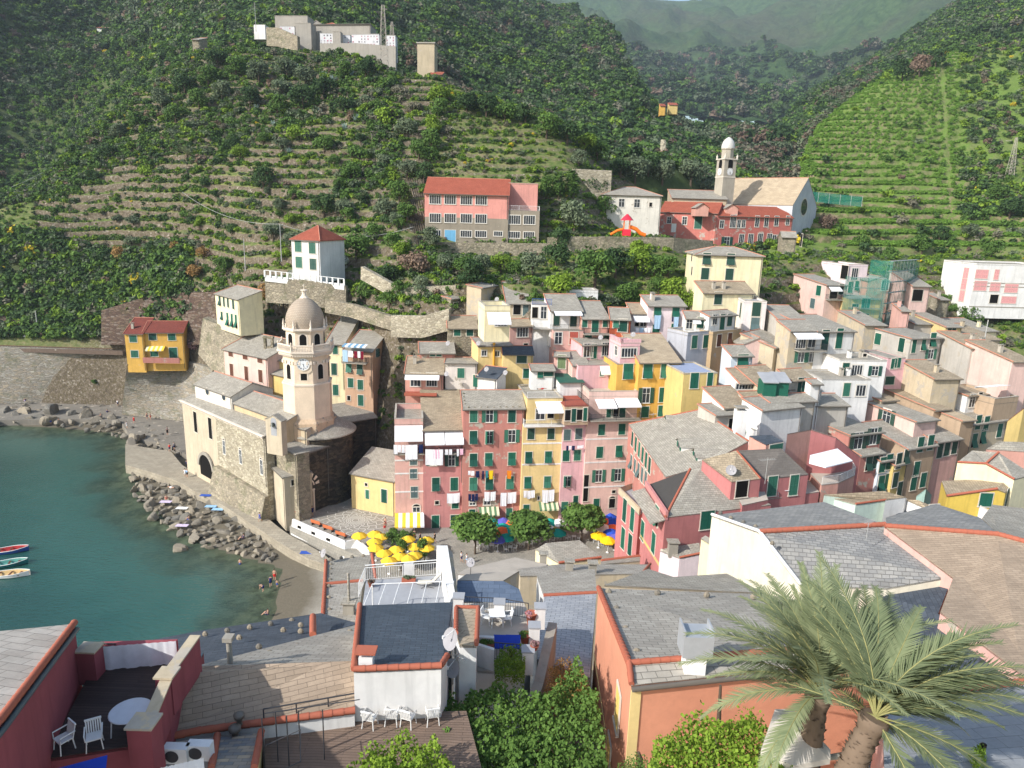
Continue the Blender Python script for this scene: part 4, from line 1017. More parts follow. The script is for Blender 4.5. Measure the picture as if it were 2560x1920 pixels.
fb = bld('', (915,1375), (1180,1505), z=14.6, dep=2.2, s=.0, roof='shed', base=1.2, wall='gstone', rm=SLATE, into=ch, ov=.2, ridge=False)
T(400, 1000, 640)
pb_ = bld('', (1190,478), (1452,392), z=13.8, dep=6.5, roof='shed', s=.22, base=1.2, wall='dstone', rm=SLATE, into=ch, ov=.2, ridge=False)
addwin(pb_, 'F', (1287,905,'k',2.0,4.6)); og2, n2_, u2 = pb_.fac['F']; p = onplane((1287,905), og2, n2_)+n2_*.05; g = MB()
for s_ in (-1,1): g.hexa([p+u2*(s_*1.0-.14)+V((0,0,-2.5)),p+u2*(s_*1.0+.14)+V((0,0,-2.5)),p+u2*(s_*1.0+.14)+V((0,0,-2.5))+n2_*.15,p+u2*(s_*1.0-.14)+V((0,0,-2.5))+n2_*.15],[p+u2*(s_*1.0-.14)+V((0,0,2.4)),p+u2*(s_*1.0+.14)+V((0,0,2.4)),p+u2*(s_*1.0+.14)+V((0,0,2.4))+n2_*.15,p+u2*(s_*1.0-.14)+V((0,0,2.4))+n2_*.15])
g.hexa([p-u2*1.2+V((0,0,2.3)),p+u2*1.2+V((0,0,2.3)),p+u2*1.2+V((0,0,2.3))+n2_*.2,p-u2*1.2+V((0,0,2.3))+n2_*.2],[p-u2*1.2+V((0,0,2.6)),p+u2*1.2+V((0,0,2.6)),p+u2*1.2+V((0,0,2.6))+n2_*.2,p-u2*1.2+V((0,0,2.6))+n2_*.2])
part('portal_frame', g, TRIMW, ch.root)
g = MB(); c_ = p+V((0,0,3.2))
for i in range(12):
 a0, a1 = math.pi*i/12, math.pi*(i+1)/12; q = lambda r_, a_, o_: c_+u2*(r_*math.cos(a_))+V((0,0,r_*math.sin(a_)))+n2_*o_
 g.face([q(1.0,a0,.1),q(1.25,a0,.1),q(1.25,a1,.1),q(1.0,a1,.1)])
 if i % 2 == 0: g.face([q(1.5,a0,.06),q(2.3,a0,.06),q(2.3,a1,.06),q(1.5,a1,.06)])
g.face([c_+u2*x_+V((0,0,z_))+n2_*.12 for x_, z_ in ((-.15,.0),(.15,.0),(.1,.75),(-.1,.75))]); part('niche_relief', g, TRIMW, ch.root)
T(400, 700, 640)
ac = V((-33.2,118.6,0)); g = MB(); g.lathe([(5.4,1.5),(5.4,14.2)], 36, (ac.x,ac.y,0)); g.lathe([(5.55,14.2),(5.7,14.9),(5.7,15.1)], 36, (ac.x,ac.y,0)); part('apse_wall', g, ST_DARK, ch.root)
g = MB(); g.lathe([(6.1,15.1),(6.1,15.3),(1.0,18.4)], 36, (ac.x,ac.y,0), 0, False); part('apse_roof', g, SLATE, ch.root)
for i in range(5):
 a0 = -1.5+i*.62;
 g = MB(); d = V((math.cos(a0), math.sin(a0), 0)); s_ = V((-d.y,d.x,0))*.3; c_ = ac+d*5.45
 g.hexa([c_-s_+V((0,0,2)),c_+s_+V((0,0,2)),c_+s_-d*.3+V((0,0,2)),c_-s_-d*.3+V((0,0,2))],[c_-s_+V((0,0,14.2)),c_+s_+V((0,0,14.2)),c_+s_-d*.3+V((0,0,14.2)),c_-s_-d*.3+V((0,0,14.2))]); part('pilaster', g, ST_DARK, ch.root)
bld('', (1500,1240), (1870,1245), z=15.0, dep=6, s=.3, base=1.2, wall='dstone', rm=SLATE, into=ch, ov=.3, yaw=38, ridge=False)
bld('', (1055,1240), (1265,1290), z=17.0, dep=7, s=.12, h=8, wall='tan', rm=SLATE, into=ch, ov=.2, ridge=False)
bg_ = bld('', (910,1195), (1045,1215), z=20.3, dep=1.2, roof='gx', s=.5, base=14.5, wall=CHW, into=ch, ov=.15, yaw=-22, ridge=False)
og2, n2_, u2 = bg_.fac['F']; p = onplane((982,1245), og2, n2_); g = MB(); g.face([p+u2*x_+V((0,0,z_))+n2_*.03 for x_, z_ in [(-.55,-1.9),(.55,-1.9)]+[(.55*math.cos(i*math.pi/8), .5+.55*math.sin(i*math.pi/8)) for i in range(9)]]); part('bell_opening', g, FLAT_G, ch.root)
g = MB(); g.lathe([(.08,.5),(.22,.45),(.27,.2),(.42,-.05)], 10, tuple(p+n2_*.25+V((0,0,-.2)))); part('bell', g, plain('bronze', (.05,.06,.045), .4, .5), ch.root)
tc = V((-34.9, 117.6, 0)); TR = 3.75; rot = math.radians(22.5+8)
def octo(b, r, z0, z1, mi=0, r2=None): b.lathe([(r, z0), (r if r2 is None else r2, z1)], 8, (tc.x, tc.y, 0), mi, False, rot)
k8 = 1/math.cos(math.pi/8)
g = MB(); octo(g, TR*k8*1.02, 12, 24.0); octo(g, TR*k8*.96, 24.3, 29.2); part('tower_shaft', g, PEACH, ch.root)
g = MB(); octo(g, 4.35*k8, 12, 17.6); octo(g, 4.35*k8, 17.6, 18.4, 0, TR*k8); part('tower_base', g, plaster('tower_base_render', (214,188,158), .55, (150,144,134)), ch.root)
g = MB(); octo(g, TR*k8*1.05, 24.0, 24.3); octo(g, TR*k8*1.04, 29.0, 29.25); octo(g, TR*k8*1.12, 29.25, 29.6); octo(g, 4.45*k8, 29.6, 29.9); octo(g, 3.35*k8, 33.0, 33.2); octo(g, 3.5*k8, 33.2, 33.45); octo(g, 3.05*k8, 30.0, 30.25)
part('tower_cornice', g, TRIMW, ch.root)
g = MB(); octo(g, 3.0*k8, 29.9, 33.0); part('belfry', g, PEACH, ch.root)
def facew(ang, r, zc, w, h, mi, b, off=.02, arch=True):
 d = V((math.cos(ang), math.sin(ang), 0)); s_ = V((-d.y, d.x, 0)); c_ = tc+d*(r+off)+V((0,0,zc)); pr = [(-w/2,-h/2),(w/2,-h/2)]+([(w/2*math.cos(i*math.pi/8), h/2+w/2*math.sin(i*math.pi/8)) for i in range(9)] if arch else [(w/2,h/2),(-w/2,h/2)])
 b.face([c_+s_*x_+V((0,0,z_)) for x_, z_ in pr], mi)
for i in range(8):
 an = rot+math.pi/8+i*math.pi/4
 if math.sin(an) > .75: continue
 g = MB(); facew(an, 3.0, 31.3, 1.55, 1.5, 0, g, .03); facew(an, 3.0, 31.3, 1.1, 1.4, 1, g, .05); part('belfry_window', g, [TRIMW, DARK], ch.root)
 g = MB(); facew(an, TR*.96, 26.0, 1.45, 2.1, 0, g, .03); facew(an, TR*.96, 26.0, 1.0, 2.0, 1, g, .05); part('tower_window', g, [TRIMW, DARK], ch.root)
 g = MB(); d = V((math.cos(an), math.sin(an), 0)); s_ = V((-d.y, d.x, 0))
 for kx in range(-2,3):
  if abs(kx) < 1: continue
  c_ = tc+d*(TR*.96)+s_*(kx*.62)+V((0,0,27.6)); g.hexa([c_-s_*.16,c_+s_*.16,c_+s_*.16+d*.22,c_-s_*.16+d*.22],[c_-s_*.16+V((0,0,.5)),c_+s_*.16+V((0,0,.5)),c_+s_*.16+d*.22+V((0,0,.5)),c_-s_*.16+d*.22+V((0,0,.5))])
 for kx in range(-6,7):
  c_ = tc+d*(TR*1.06)+s_*(kx*.26)+V((0,0,29.0)); g.hexa([c_-s_*.07,c_+s_*.07,c_+s_*.07+d*.3,c_-s_*.07+d*.3],[c_-s_*.07+V((0,0,.28)),c_+s_*.07+V((0,0,.28)),c_+s_*.07+d*.3+V((0,0,.28)),c_-s_*.07+d*.3+V((0,0,.28))])
 part('corbel', g, TRIMW, ch.root)
 g = MB()
 for kx in range(-6,7):
  c_ = tc+d*4.2+s_*(kx*.25); g.lathe([(.05,29.9),(.09,30.1),(.05,30.35),(.08,30.6),(.05,30.75)], 6, (c_.x,c_.y,0))
 c_ = tc+d*4.2; L_ = 4.2*math.tan(math.pi/8)
 g.hexa([c_-s_*L_-d*.1+V((0,0,30.75)),c_+s_*L_-d*.1+V((0,0,30.75)),c_+s_*L_+d*.12+V((0,0,30.75)),c_-s_*L_+d*.12+V((0,0,30.75))],[c_-s_*L_-d*.1+V((0,0,30.95)),c_+s_*L_-d*.1+V((0,0,30.95)),c_+s_*L_+d*.12+V((0,0,30.95)),c_-s_*L_+d*.12+V((0,0,30.95))])
 part('balustrade', g, TRIMW, ch.root)
for i in range(8):
 an = rot+i*math.pi/4; d = V((math.cos(an), math.sin(an), 0)); c_ = tc+d*3.55; g = MB(); g.lathe([(.22,33.4),(.22,33.7),(.12,33.8),(.2,34.1),(.03,35.0)], 8, (c_.x,c_.y,0)); part('pinnacle', g, TRIMW, ch.root)
 c_ = tc+d*4.55; g = MB(); g.lathe([(.16,29.9),(.16,31.1),(.2,31.15),(.05,31.4)], 6, (c_.x,c_.y,0)); part('baluster_post', g, TRIMW, ch.root)
t = NT('dome_scales', .6, .3); v = t.coord('Object'); mp = t.n('ShaderNodeSeparateXYZ'); sub_ = t.n('ShaderNodeVectorMath', _operation='SUBTRACT'); sub_.inputs[1].default_value = (tc.x, tc.y, 0); t.l(v, sub_.inputs[0]); t.l(sub_.outputs[0], mp.inputs[0])
an_ = t.math('ARCTAN2', mp.outputs['Y'], mp.outputs['X']); cb = t.n('ShaderNodeCombineXYZ'); t.l(t.math('MULTIPLY', an_, 3.2), cb.inputs[0]); t.l(mp.outputs['Z'], cb.inputs[1])
br = t.n('ShaderNodeTexBrick', _offset=.5, Scale=1.0, Mortar_Size=.03, Mortar_Smooth=.6, Brick_Width=.42, Row_Height=.26); t.l(cb.outputs[0], br.inputs['Vector'])
for k_, c_ in (('Color1',(.42,.33,.24)),('Color2',(.50,.41,.31)),('Mortar',(.20,.15,.11))): br.inputs[k_].default_value = (*c_,1)
t.color(t.mix(t.noise(v, .8, 4), br.outputs['Color'], (.40,.33,.26))); t.bump(t.math('MULTIPLY', br.outputs['Fac'], -1), .06, .8)
g = MB(); g.lathe([(3.05,33.45),(3.15,34.2),(3.12,34.9),(2.95,35.6),(2.6,36.4),(2.1,37.1),(1.5,37.7),(.9,38.1),(.4,38.3)], 40, (tc.x,tc.y,0)); part('dome', g, t.m, ch.root)
g = MB(); g.lathe([(.75,38.1),(.75,38.3),(.45,38.5),(.32,38.9),(.4,39.3),(.62,39.45),(.5,39.55)], 8, (tc.x,tc.y,0), 0, False); g.tube([(tc.x,tc.y,39.5),(tc.x,tc.y,40.3)], .06); g.lathe([(.02,0),(.16,.1),(.16,.2),(.02,.3)], 8, (tc.x,tc.y,40.1)); part('finial', g, TRIMW, ch.root)
best = min(range(8), key=lambda i: math.sin(rot+math.pi/8+i*math.pi/4)); an = rot+math.pi/8+best*math.pi/4
def clock(par, c_, d, r, hh_, mm_, rt):
 s_ = V((-d.y, d.x, 0)); g = MB(); q = lambda rr_, a_, o_: c_+s_*(rr_*math.sin(a_))+V((0,0,rr_*math.cos(a_)))+d*o_
 g.face([q(r, -6.2832*i/28, .06) for i in range(28)]); o = part('clock_face', g, plain('clock_enamel', (.75,.77,.78), .4), rt)
 g = MB()
 for i in range(28): a0, a1 = 6.2832*i/28, 6.2832*(i+1)/28; g.hexa([q(r,a0,.0),q(r,a1,.0),q(r*1.1,a1,.0),q(r*1.1,a0,.0)],[q(r,a0,.1),q(r,a1,.1),q(r*1.1,a1,.1),q(r*1.1,a0,.1)])
 sub('clock_rim', g, FRAMEC, o)
 g = MB(); nums = ['XII','I','II','III','IIII','V','VI','VII','VIII','IX','X','XI']
 for i, sx_ in enumerate(nums):
  a = 6.2832*i/12; cpos = q(r*.78, a, .075); ra = V(cpos-q(0,0,.075)).normalized(); ta = ra.cross(d).normalized()
  wd = {'I':.07,'V':.13,'X':.13}; tot = sum(wd[k_] for k_ in sx_)*r; x_ = -tot/2; h_ = r*.13
  def st_(x0, x1, th=.018):
   p0 = cpos+ta*x0-ra*h_; p1 = cpos+ta*x1+ra*h_; w_ = ta*th*r; g.face([p0-w_, p0+w_, p1+w_, p1-w_])
  for k_ in sx_:
   w_ = wd[k_]*r
   if k_ == 'I': st_(x_+w_/2, x_+w_/2)
   elif k_ == 'V': st_(x_+w_/2, x_+w_*.1); st_(x_+w_/2, x_+w_*.9)
   else: st_(x_+w_*.1, x_+w_*.9); st_(x_+w_*.9, x_+w_*.1)
   x_ += w_
 for a_, L_, w_ in ((6.2832*(hh_%12+mm_/60)/12, .52, .05), (6.2832*mm_/60, .72, .035)):
  ra = (q(1,a_,0)-q(0,0,0)).normalized(); ta = ra.cross(d).normalized(); c2 = q(0,0,.09); g.face([c2-ra*r*.15-ta*w_*r, c2-ra*r*.15+ta*w_*r, c2+ra*r*L_+ta*w_*r*.4, c2+ra*r*L_-ta*w_*r*.4])
 sub('clock_hands_and_numerals', g, plain('clock_blue_black', (.02,.025,.06), .5), o)
d = V((math.cos(an), math.sin(an), 0)); g = MB(); c_ = tc+d*(TR*.96+.12)+V((0,0,27.75)); s_ = V((-d.y,d.x,0))
pr = [(-1.35,-1.15),(-.8,-1.6),(.8,-1.6),(1.35,-1.15),(1.35,1.2),(-1.35,1.2)]; g.raw([c_+s_*x_+V((0,0,z_)) for x_, z_ in pr]+[c_+s_*x_+V((0,0,z_))-d*.3 for x_, z_ in pr], [tuple(range(6))]+[(i,i+6,(i+1)%6+6,(i+1)%6) for i in range(6)])
part('clock_panel', g, PEACH, ch.root); clock(None, c_+V((0,0,-.05)), d, .98, 5, 28, ch.root)
WT = _lc
T(960, 960, 640)
G = 'houses in the tall row facing the piazza'
b1 = bld('narrow pink tower house with bare stone corner at left end of the piazza row', (90,350), (338,347), Y=105.5, dep=9, roof='flat', h=24, base=2.5, wall='pink', F=[(255,655,'c',1.0,1.5,GREY_SH),(255,775,'c',1.0,1.4,GREY_SH),(262,935,'c',1.0,1.7,GREY_SH),(280,1085,'a',1.2,.9)], sh=GREY_SH, cat='house', name='house', par=.9, group=G, bands=(-5.9,-8.1,-11.2))
b2 = bld('dark pink house with grey slate roof, white blinds and laundry, second in the piazza row', (340,392), (688,385), Y=105.8, dep=(540,50), s=.36, h=22, base=2.5, wall='rose', F=[(425,655,'o',1.0,1.7),(585,660,'o',1.0,1.7),(448,865,'c',1.1,1.9),(607,865,'c',1.1,1.9),(458,1025,'k',.6,.6),(615,1040,'c',1.0,1.2),(445,1190,'d',1.2,2.2),(618,1185,'d',1.6,2.2)], cat='house', name='house', group=G, rm=SLATE_B, ridge=False)
addwin(b2, 'F', (445,470,'p',3.3,1.6)); addwin(b2, 'F', (600,470,'p',2.0,1.6))
b3 = bld('broad weathered red house with three shutter columns in the middle of the piazza row', (686,208), (1214,203), Y=106, dep=(970,55), s=.36, h=24, base=3, wall='red', stones=9, F=[(775,275,'c',1.1,1.8),(912,275,'o',1.1,1.8),(1105,275,'c',1.1,1.8),(773,460,'c',1.1,1.8),(910,460,'h',1.1,1.8),(1105,450,'o',1.1,1.8),(773,655,'f',1.1,1.8),(905,650,'f',1.1,1.8),(1105,645,'f',1.1,1.8),(772,862,'f',1.1,1.8),(910,857,'f',1.1,1.8),(1088,850,'f',1.1,1.8),(762,1130,'d',1.0,1.9),(1082,1120,'d',1.0,1.9),(765,1035,'a',1.0,.5),(890,1025,'a',1.1,.8)], cat='house', name='house', group=G)
b4 = bld('slim yellow house with white balcony terraces under the roof, in the piazza row', (1204,352), (1550,347), Y=106.4, dep=11, roof='flat', h=22, base=3, wall='yel', F=[(1270,430,'c',1.0,1.6,GREEN2),(1443,430,'c',1.0,1.6,GREEN2),(1250,635,'f',1.0,1.7),(1420,630,'f',1.0,1.7),(1242,850,'f',1.0,1.7),(1412,845,'f',1.0,1.7),(1230,1090,'d',1.0,1.9),(1337,985,'k',.35,.6)], cat='house', name='house', group=G, bands=(-3.1,-6.6))
b4b = bld('', (1240,130), (1545,125), z=b4.z+4.0, dep=9, roof='flat', h=4.2, wall='yel', into=b4, par=.1, F=[(1440,250,'k',1.0,1.7),(1350,260,'p',1.3,1.6)])
T(960, 960, 640)
b5 = bld('narrow pale pink house with dark attic storey between yellow and wide pink houses', (1550,318), (1756,314), Y=106.8, dep=11, roof='flat', h=21, base=3, wall='bpink', F=[(1583,440,'c',1.0,1.6,GREY_SH),(1682,430,'c',1.0,1.6,GREY_SH),(1573,620,'c',1.0,1.6),(1670,615,'c',1.0,1.6),(1583,840,'h',1.0,1.6),(1560,1070,'d',1.1,2.1),(1655,1020,'d',.8,2.2)], cat='house', name='house', group=G)
b5b = bld('', (1562,195), (1770,190), z=b5.z+2.8, dep=8, roof='flat', h=3, wall='umber', into=b5, F=[(1588,270,'k',.9,1.7),(1640,270,'c',.6,1.8),(1690,265,'k',.9,1.7),(1738,262,'c',.5,1.8)], rm=plaster('red_terrace_floor', (176,96,78), .1), rail=('012', IRON))
b6 = bld('wide salmon pink house with long balcony under white blinds in the piazza row', (1756,316), (2165,306), Y=107, dep=11, roof='flat', h=21, base=3, wall='lpink', F=[(1880,395,'c',1.0,1.6),(2055,390,'c',1.0,1.6),(1863,590,'c',1.0,1.7),(2030,580,'c',1.0,1.7),(1855,795,'o',1.0,1.8),(2020,785,'o',1.0,1.8),(1835,1040,'d',1.0,2),(1970,1030,'a',1.0,1.6,DARK),(1985,930,'k',.6,.5),(1745,900,'k',.85,4.5)], cat='house', name='house', group=G, bands=(-3.1,-7.0,-11.2))
T(960, 660, 640)
b6b = bld('', (1772,1145), (2195,1140), z=b6.z+3.6, dep=9, roof='flat', h=3.8, wall='lpink', into=b6, par=.8, F=[(1950,1265,'c',.9,2,GREEN),(2060,1265,'c',.9,2),(2000,1265,'k',1.2,2)], rm=FLAT)
T(960, 960, 640)
balcony(b6, 'F', (1770,300), (2200,290), out=1.3)
balcony(b4, 'F', (1204,350), (1550,345), out=1.0, rmat=WHITEP, floor=WM('white'))
part('railing', (lambda g: (railing(g, b4b.P(0,.1,.1), b4b.P(b4b.W,.1,.1), 1.0), g)[1])(MB()), WHITEP, b4.root)
balcony(b1, 'F', (85,590), (345,585), out=1.0); balcony(b2, 'F', (350,590), (690,585), out=.9)
awning(b1, 'F', (92,360), (335,358), 1.9, 1.5); awning(b2, 'F', (352,408), (520,405), 1.6, 1.5); awning(b2, 'F', (526,405), (684,402), 1.6, 1.5)
T(960, 660, 640)
awning(b4b, 'F', (1305,1188), (1535,1183), 1.0, 2.6); awning(b6b, 'F', (1822,1170), (1985,1160), .7, 2.2); awning(b6b, 'F', (1990,1160), (2190,1155), .7, 2.2)
T(960, 960, 640)
YW = [plain('awning_yellow', lin((232,196,70)), .9, .1), CLOTHW]; GW = [plain('awning_green', lin((96,128,96)), .9, .1), plain('awning_cream', lin((220,214,180)), .9, .1)]
awning(b1, 'F', (95,1115), (345,1118), .9, 3.2, stripes=YW); awning(b3, 'F', (820,1062), (990,1060), .8, 1.4, stripes=GW); awning(b4, 'F', (1335,1018), (1500,1012), .8, 1.3, stripes=GW)
def wash(o, key, p0, p1, out, items, label):
 og, n, u = o.fac[key]; a = onplane(p0, og, n)+n*out; c = onplane(p1, og, n)+n*out; laundry(label, a, c, items, 'washing hung from the piazza houses')
wash(b1, 'F', (85,505), (345,500), 1.15, [(0,.13,1.5,0),(.14,.24,1.2,0),(.26,.36,1.3,0),(.38,.78,2.4,0),(.82,.97,1.4,2)], 'white sheets and a blue cloth on the balcony of the narrow stone-cornered pink house')
wash(b2, 'F', (355,545), (690,540), 1.05, [(.0,.45,2.6,0),(.2,.38,1.5,5),(.5,.58,.9,0),(.6,.68,.9,0),(.8,.86,1.2,0),(.88,.97,1,5)], 'big white sheet with pink clothes hanging from the dark pink house balcony')
wash(b2, 'F', (540,935), (655,928), .5, [(.02,.98,1.7,0)], 'single white sheet hanging low on the dark pink house')
wash(b3, 'F', (725,740), (945,735), .5, [(.0,.1,.7,0),(.12,.24,.8,0),(.3,.44,1.1,2),(.55,.62,1.4,2),(.68,.78,1.2,6),(.82,.98,1.5,3)], 'mixed coloured washing with a yellow cloth on the broad red house')
wash(b3, 'F', (1058,735), (1100,735), .5, [(.05,.95,1.4,4)], 'single orange towel drying on the broad red house')
wash(b3, 'F', (727,938), (810,935), .5, [(.0,.3,1.2,2),(.35,.65,1.3,2),(.7,1,1.2,2)], 'row of dark jeans drying on the broad red house')
wash(b3, 'F', (865,920), (968,918), .5, [(.0,.45,1.6,0),(.5,.95,1.5,0)], 'pair of white towels drying beside the dark jeans')
wash(b3, 'F', (1005,930), (1155,918), .5, [(.0,.35,2.3,0),(.4,.9,1.9,0)], 'two long white sheets at the right of the broad red house')
wash(b4, 'F', (1202,910), (1300,905), .5, [(.0,.3,1.2,0),(.32,.6,1.4,0),(.62,.98,1.3,0)], 'white washing at the left window of the yellow house')
wash(b4, 'F', (1362,905), (1470,900), .5, [(.0,.5,2.2,0),(.52,.98,2.0,0)], 'long white sheets hanging at the right of the yellow house')
wash(b5, 'F', (1550,522), (1735,515), .6, [(.1,.2,.8,2),(.22,.34,.6,0),(.36,.5,.8,2),(.6,.9,.5,0)], 'small dark clothes drying on the narrow pale pink house')
T(960, 660, 640)
H = lambda *a, **k: bld(*a, cat='house', name='house', **k)
h1 = H('red house with white awning and terrace of white chairs behind the slate roof', (183,940), (512,945), Y=116, dep=(340,800), s=.3, h=14, wall='salmon', F=[(272,1000,'p',1.5,2.0),(412,1000,'p',1.6,2.0)], chim=1, rm=SLATE_B)
awning(h1, 'F', (185,945), (480,950), .5, 1.6); balcony(h1, 'F', (185,1100), (460,1105), out=2.4, rmat=RIDGE, solid=True, hgt=.35, floor=plaster('red_terrace_floor', (176,96,78), .1))
h2 = H('low old red house with small slate roof on the rubble terrace', (310,765), (610,765), Y=121, dep=(380,675), s=.25, h=8, wall='red', F=[(420,780,'c',.8,.6),(475,780,'c',.8,.6)])
h3 = H('whitewashed wall house with peeling render and one green shutter', (530,850), (805,855), Y=117, dep=(540,805), roof='shed', s=-.05, h=10, wall=plaster('peeling_white', (232,222,212), .45), F=[(665,942,'c',1.1,1.5)])
h4 = H('small stone house with brown slate roof and two arched green shutters', (553,548), (805,550), Y=126, dep=(560,450), s=.42, h=12, wall='gstone', F=[(633,590,'c',1.1,1.1),(742,590,'c',1.1,1.1)], rm=SLATE_B)
h5 = H('upper stone house with flat grey roof and two narrow green shutters', (578,300), (825,275), Y=132, dep=(590,270), s=.1, h=9, wall='gstone', F=[(622,360,'k',1.3,1.2,BROWN),(722,350,'c',.7,1.3),(797,348,'c',.7,1.3)])
h6 = H('tall cream house with roof garden terraces and white blind at the top of the village', (868,570), (1090,575), Y=125, dep=8, roof='flat', h=14, wall='yel', F=[(940,640,'c',1.2,2.0),(1035,640,'c',1.2,2.0)], par=.0, rail=('0', CONC))
h6b = bld('', (870,405), (1090,405), z=h6.z+5.2, dep=6, roof='flat', h=5, wall='cream', into=h6, F=[(1010,495,'p',1.8,1.4)], par=.8); awning(h6b, 'F', (888,418), (1085,420), 1.5, 1.6)
h7 = H('long grey slate roofed house running up to the gardens', (1060,335), (1262,338), Y=130, dep=(1120,95), s=.34, h=10, wall='tan', F=[(1150,390,'k',1.4,2),(1225,395,'c',1,2,GREY_SH)], chim=1)
h8 = H('old peach house with ragged slate roof left of the long slate roof', (840,205), (1050,165), Y=131, dep=(880,150), s=.12, h=9, wall='tan', F=[(945,190,'k',.8,.5)])
h9 = H('pink house with iron-barred window and small slate roof in the middle', (1090,535), (1285,530), Y=123, dep=(1130,478), s=.3, h=18, wall='pink', F=[(1197,590,'p',1.9,1.5),(1225,700,'k',.8,.6)], rm=SLATE_B)
h10 = H('white house with small balcony of furniture beneath the blue pergola terrace', (1278,350), (1450,355), Y=124.5, dep=5, roof='flat', h=22, wall='white', F=[(1305,420,'k',1.0,1.9,GREEN),(1380,420,'p',1.0,1.9)], rail=('0', plain('blue_rail', lin((70,110,190)), .5)))
h10b = bld('', (1290,565), (1455,565), z=h10.z-5.4, dep=4, roof='flat', h=17, wall='tan', into=h10, F=[(1348,632,'c',1.1,1.7),(1340,775,'c',1.4,1.6)])
balcony(h10, 'F', (1285,545), (1455,548), out=1.8, rmat=WHITEP)
h11 = H('white terrace house with slate roof and long white blind beside green doors', (1440,398), (1715,400), Y=123, dep=(1500,285), s=.36, h=6.5, wall='white', F=[(1492,475,'c',1.0,2.1,GREEN2),(1637,480,'c',1.1,2.2,GREEN2)]); awning(h11, 'F', (1465,400), (1700,405), .5, 1.4)
h11b = H('pink house with white framed windows below the furnished white terrace', (1465,575), (1722,578), Y=121, dep=6, roof='flat', h=16, wall='pink', F=[(1507,640,'p',1.2,1.8),(1640,640,'c',1.3,1.9,REDSH)], rail=('0', IRON))
h12 = H('orange red house with broken slate roof and green doors on a balcony', (1712,468), (1945,470), Y=122, dep=(1730,320), s=.3, h=14, wall='salmon', F=[(1735,510,'c',.8,1.2),(1825,530,'c',1.1,2.1),(1915,510,'c',.9,1.2),(1765,640,'c',1.1,.9),(1928,640,'c',1.1,.9)]); balcony(h12, 'F', (1715,595), (1985,600), out=1.4)
h13 = H('small orange house with wide green doors under a low slate roof', (1960,472), (2130,478), Y=121.5, dep=(1930,375), s=.3, h=14, wall=plaster('render_terracotta', (206,104,70), .15), F=[(2005,515,'c',.9,1.2),(2062,530,'c',1.4,1.9)])
h14 = H('yellow house with cylindrical stove pipe on its front wall', (815,705), (1105,700), Y=118, dep=6, roof='shed', s=.05, h=14, wall='yel', F=[(865,770,'p',.8,.9),(978,775,'p',.8,.9)])
h15 = H('yellow house under a dark grey slate roof with a single green shutter', (1030,772), (1290,775), Y=116.5, dep=(1060,708), s=.3, h=13, wall='yel', F=[(1190,820,'c',1.5,1.2,GREEN2),(1230,945,'c',1.0,1.4)], rm=SLATE_D)
g = MB(); p = onplane((948,850), *h14.fac['F'][:2]); g.tube([p-V((0,.15,5)), p+V((0,-.15,3.2))], .17, 8); g.lathe([(.3,0),(.3,.1),(.05,.3)], 8, tuple(p+V((0,-.15,3.2)))); part('stove_pipe', g, plain('yellow_pipe', lin((212,160,60)), .5), h14.root)
h16 = H('small white annex with black roof slabs and glass door beside yellow house', (805,965), (975,985), Y=113, dep=(790,870), s=.22, h=6, wall='white', F=[(790,1010,'d',.8,2.0)], rm=SLATE_D)
h17 = H('little white roof house with blue cloth and green shutters above yellow house', (1275,915), (1475,915), Y=113, dep=(1290,865), s=.2, h=6, wall='white', F=[(1350,955,'c',.8,1.0),(1420,945,'c',1.6,.9)])
h18 = H('pink house with slate roof and single green door in a small court', (1470,790), (1600,795), Y=116, dep=(1480,755), s=.15, h=9, wall='pink', F=[(1535,845,'c',1.2,2.0,plain('olive_shutter', lin((110,128,90)), .6))])
h18b = H('grey sloping slate roof between the pink court and the crenellated tower', (1630,870), (1775,865), Y=114, dep=(1610,755), s=.3, h=8, wall='lpink')
h19 = H('pale pink house with scalloped white awning and flat beige terrace', (1680,875), (2050,870), Y=113, dep=8, roof='flat', h=10, wall='bpink', F=[(1882,945,'c',.5,.8),(1978,945,'c',.5,.8)])
awning(h19, 'F', (1865,880), (2010,878), 1.1, .9)
h20 = H('pink annex with striped canopy and glass doors right of the slate roofs', (1712,700), (1990,690), Y=117, dep=5, roof='shed', s=.1, h=6, wall='bpink', F=[(1765,745,'p',1.5,2.1),(1815,755,'c',.9,2.2),(1925,735,'p',1.6,2.0,BROWN)], rm=SLATE)
h21 = H('low white walled terrace house near the round green bush', (1578,245), (1850,250), Y=134, dep=(1600,225), roof='flat', h=4.5, wall='white', par=.5)
h22 = H('grey slate roof with green flat canopy and skylight above the terrace', (1520,1018), (1720,1015), Y=111.5, dep=(1490,945), roof='shed', s=.1, h=5, wall='white', rm=plain('green_canopy', lin((44,92,78)), .6), ridge=False)
T(0, 700, 560)
y1 = H('ochre yellow house with red roof on the stone bastion above the rocks', (1228,522), (1412,525), Y=164.5, dep=(1255,372), s=.42, h=9.5, wall='och', rm=TERRA_D, F=[(1315,580,'c',1.5,1.4),(1330,730,'c',1.5,1.5)], chim=1)
y2 = bld('', (1412,512), (1808,512), z=y1.z+.2, dep=(1440,408), s=.42, h=9.5, wall='och', rm=TERRA_D, into=y1, F=[(1508,560,'c',1.5,1.4),(1697,563,'c',1.5,1.4),(1523,718,'c',1.5,1.6),(1712,718,'c',1.6,2.2)])
awning(y2, 'F', (1452,652), (1632,650), .7, 1.6, stripes=[plain('awning_cream', lin((220,214,180)), .9, .1), YW[0]])
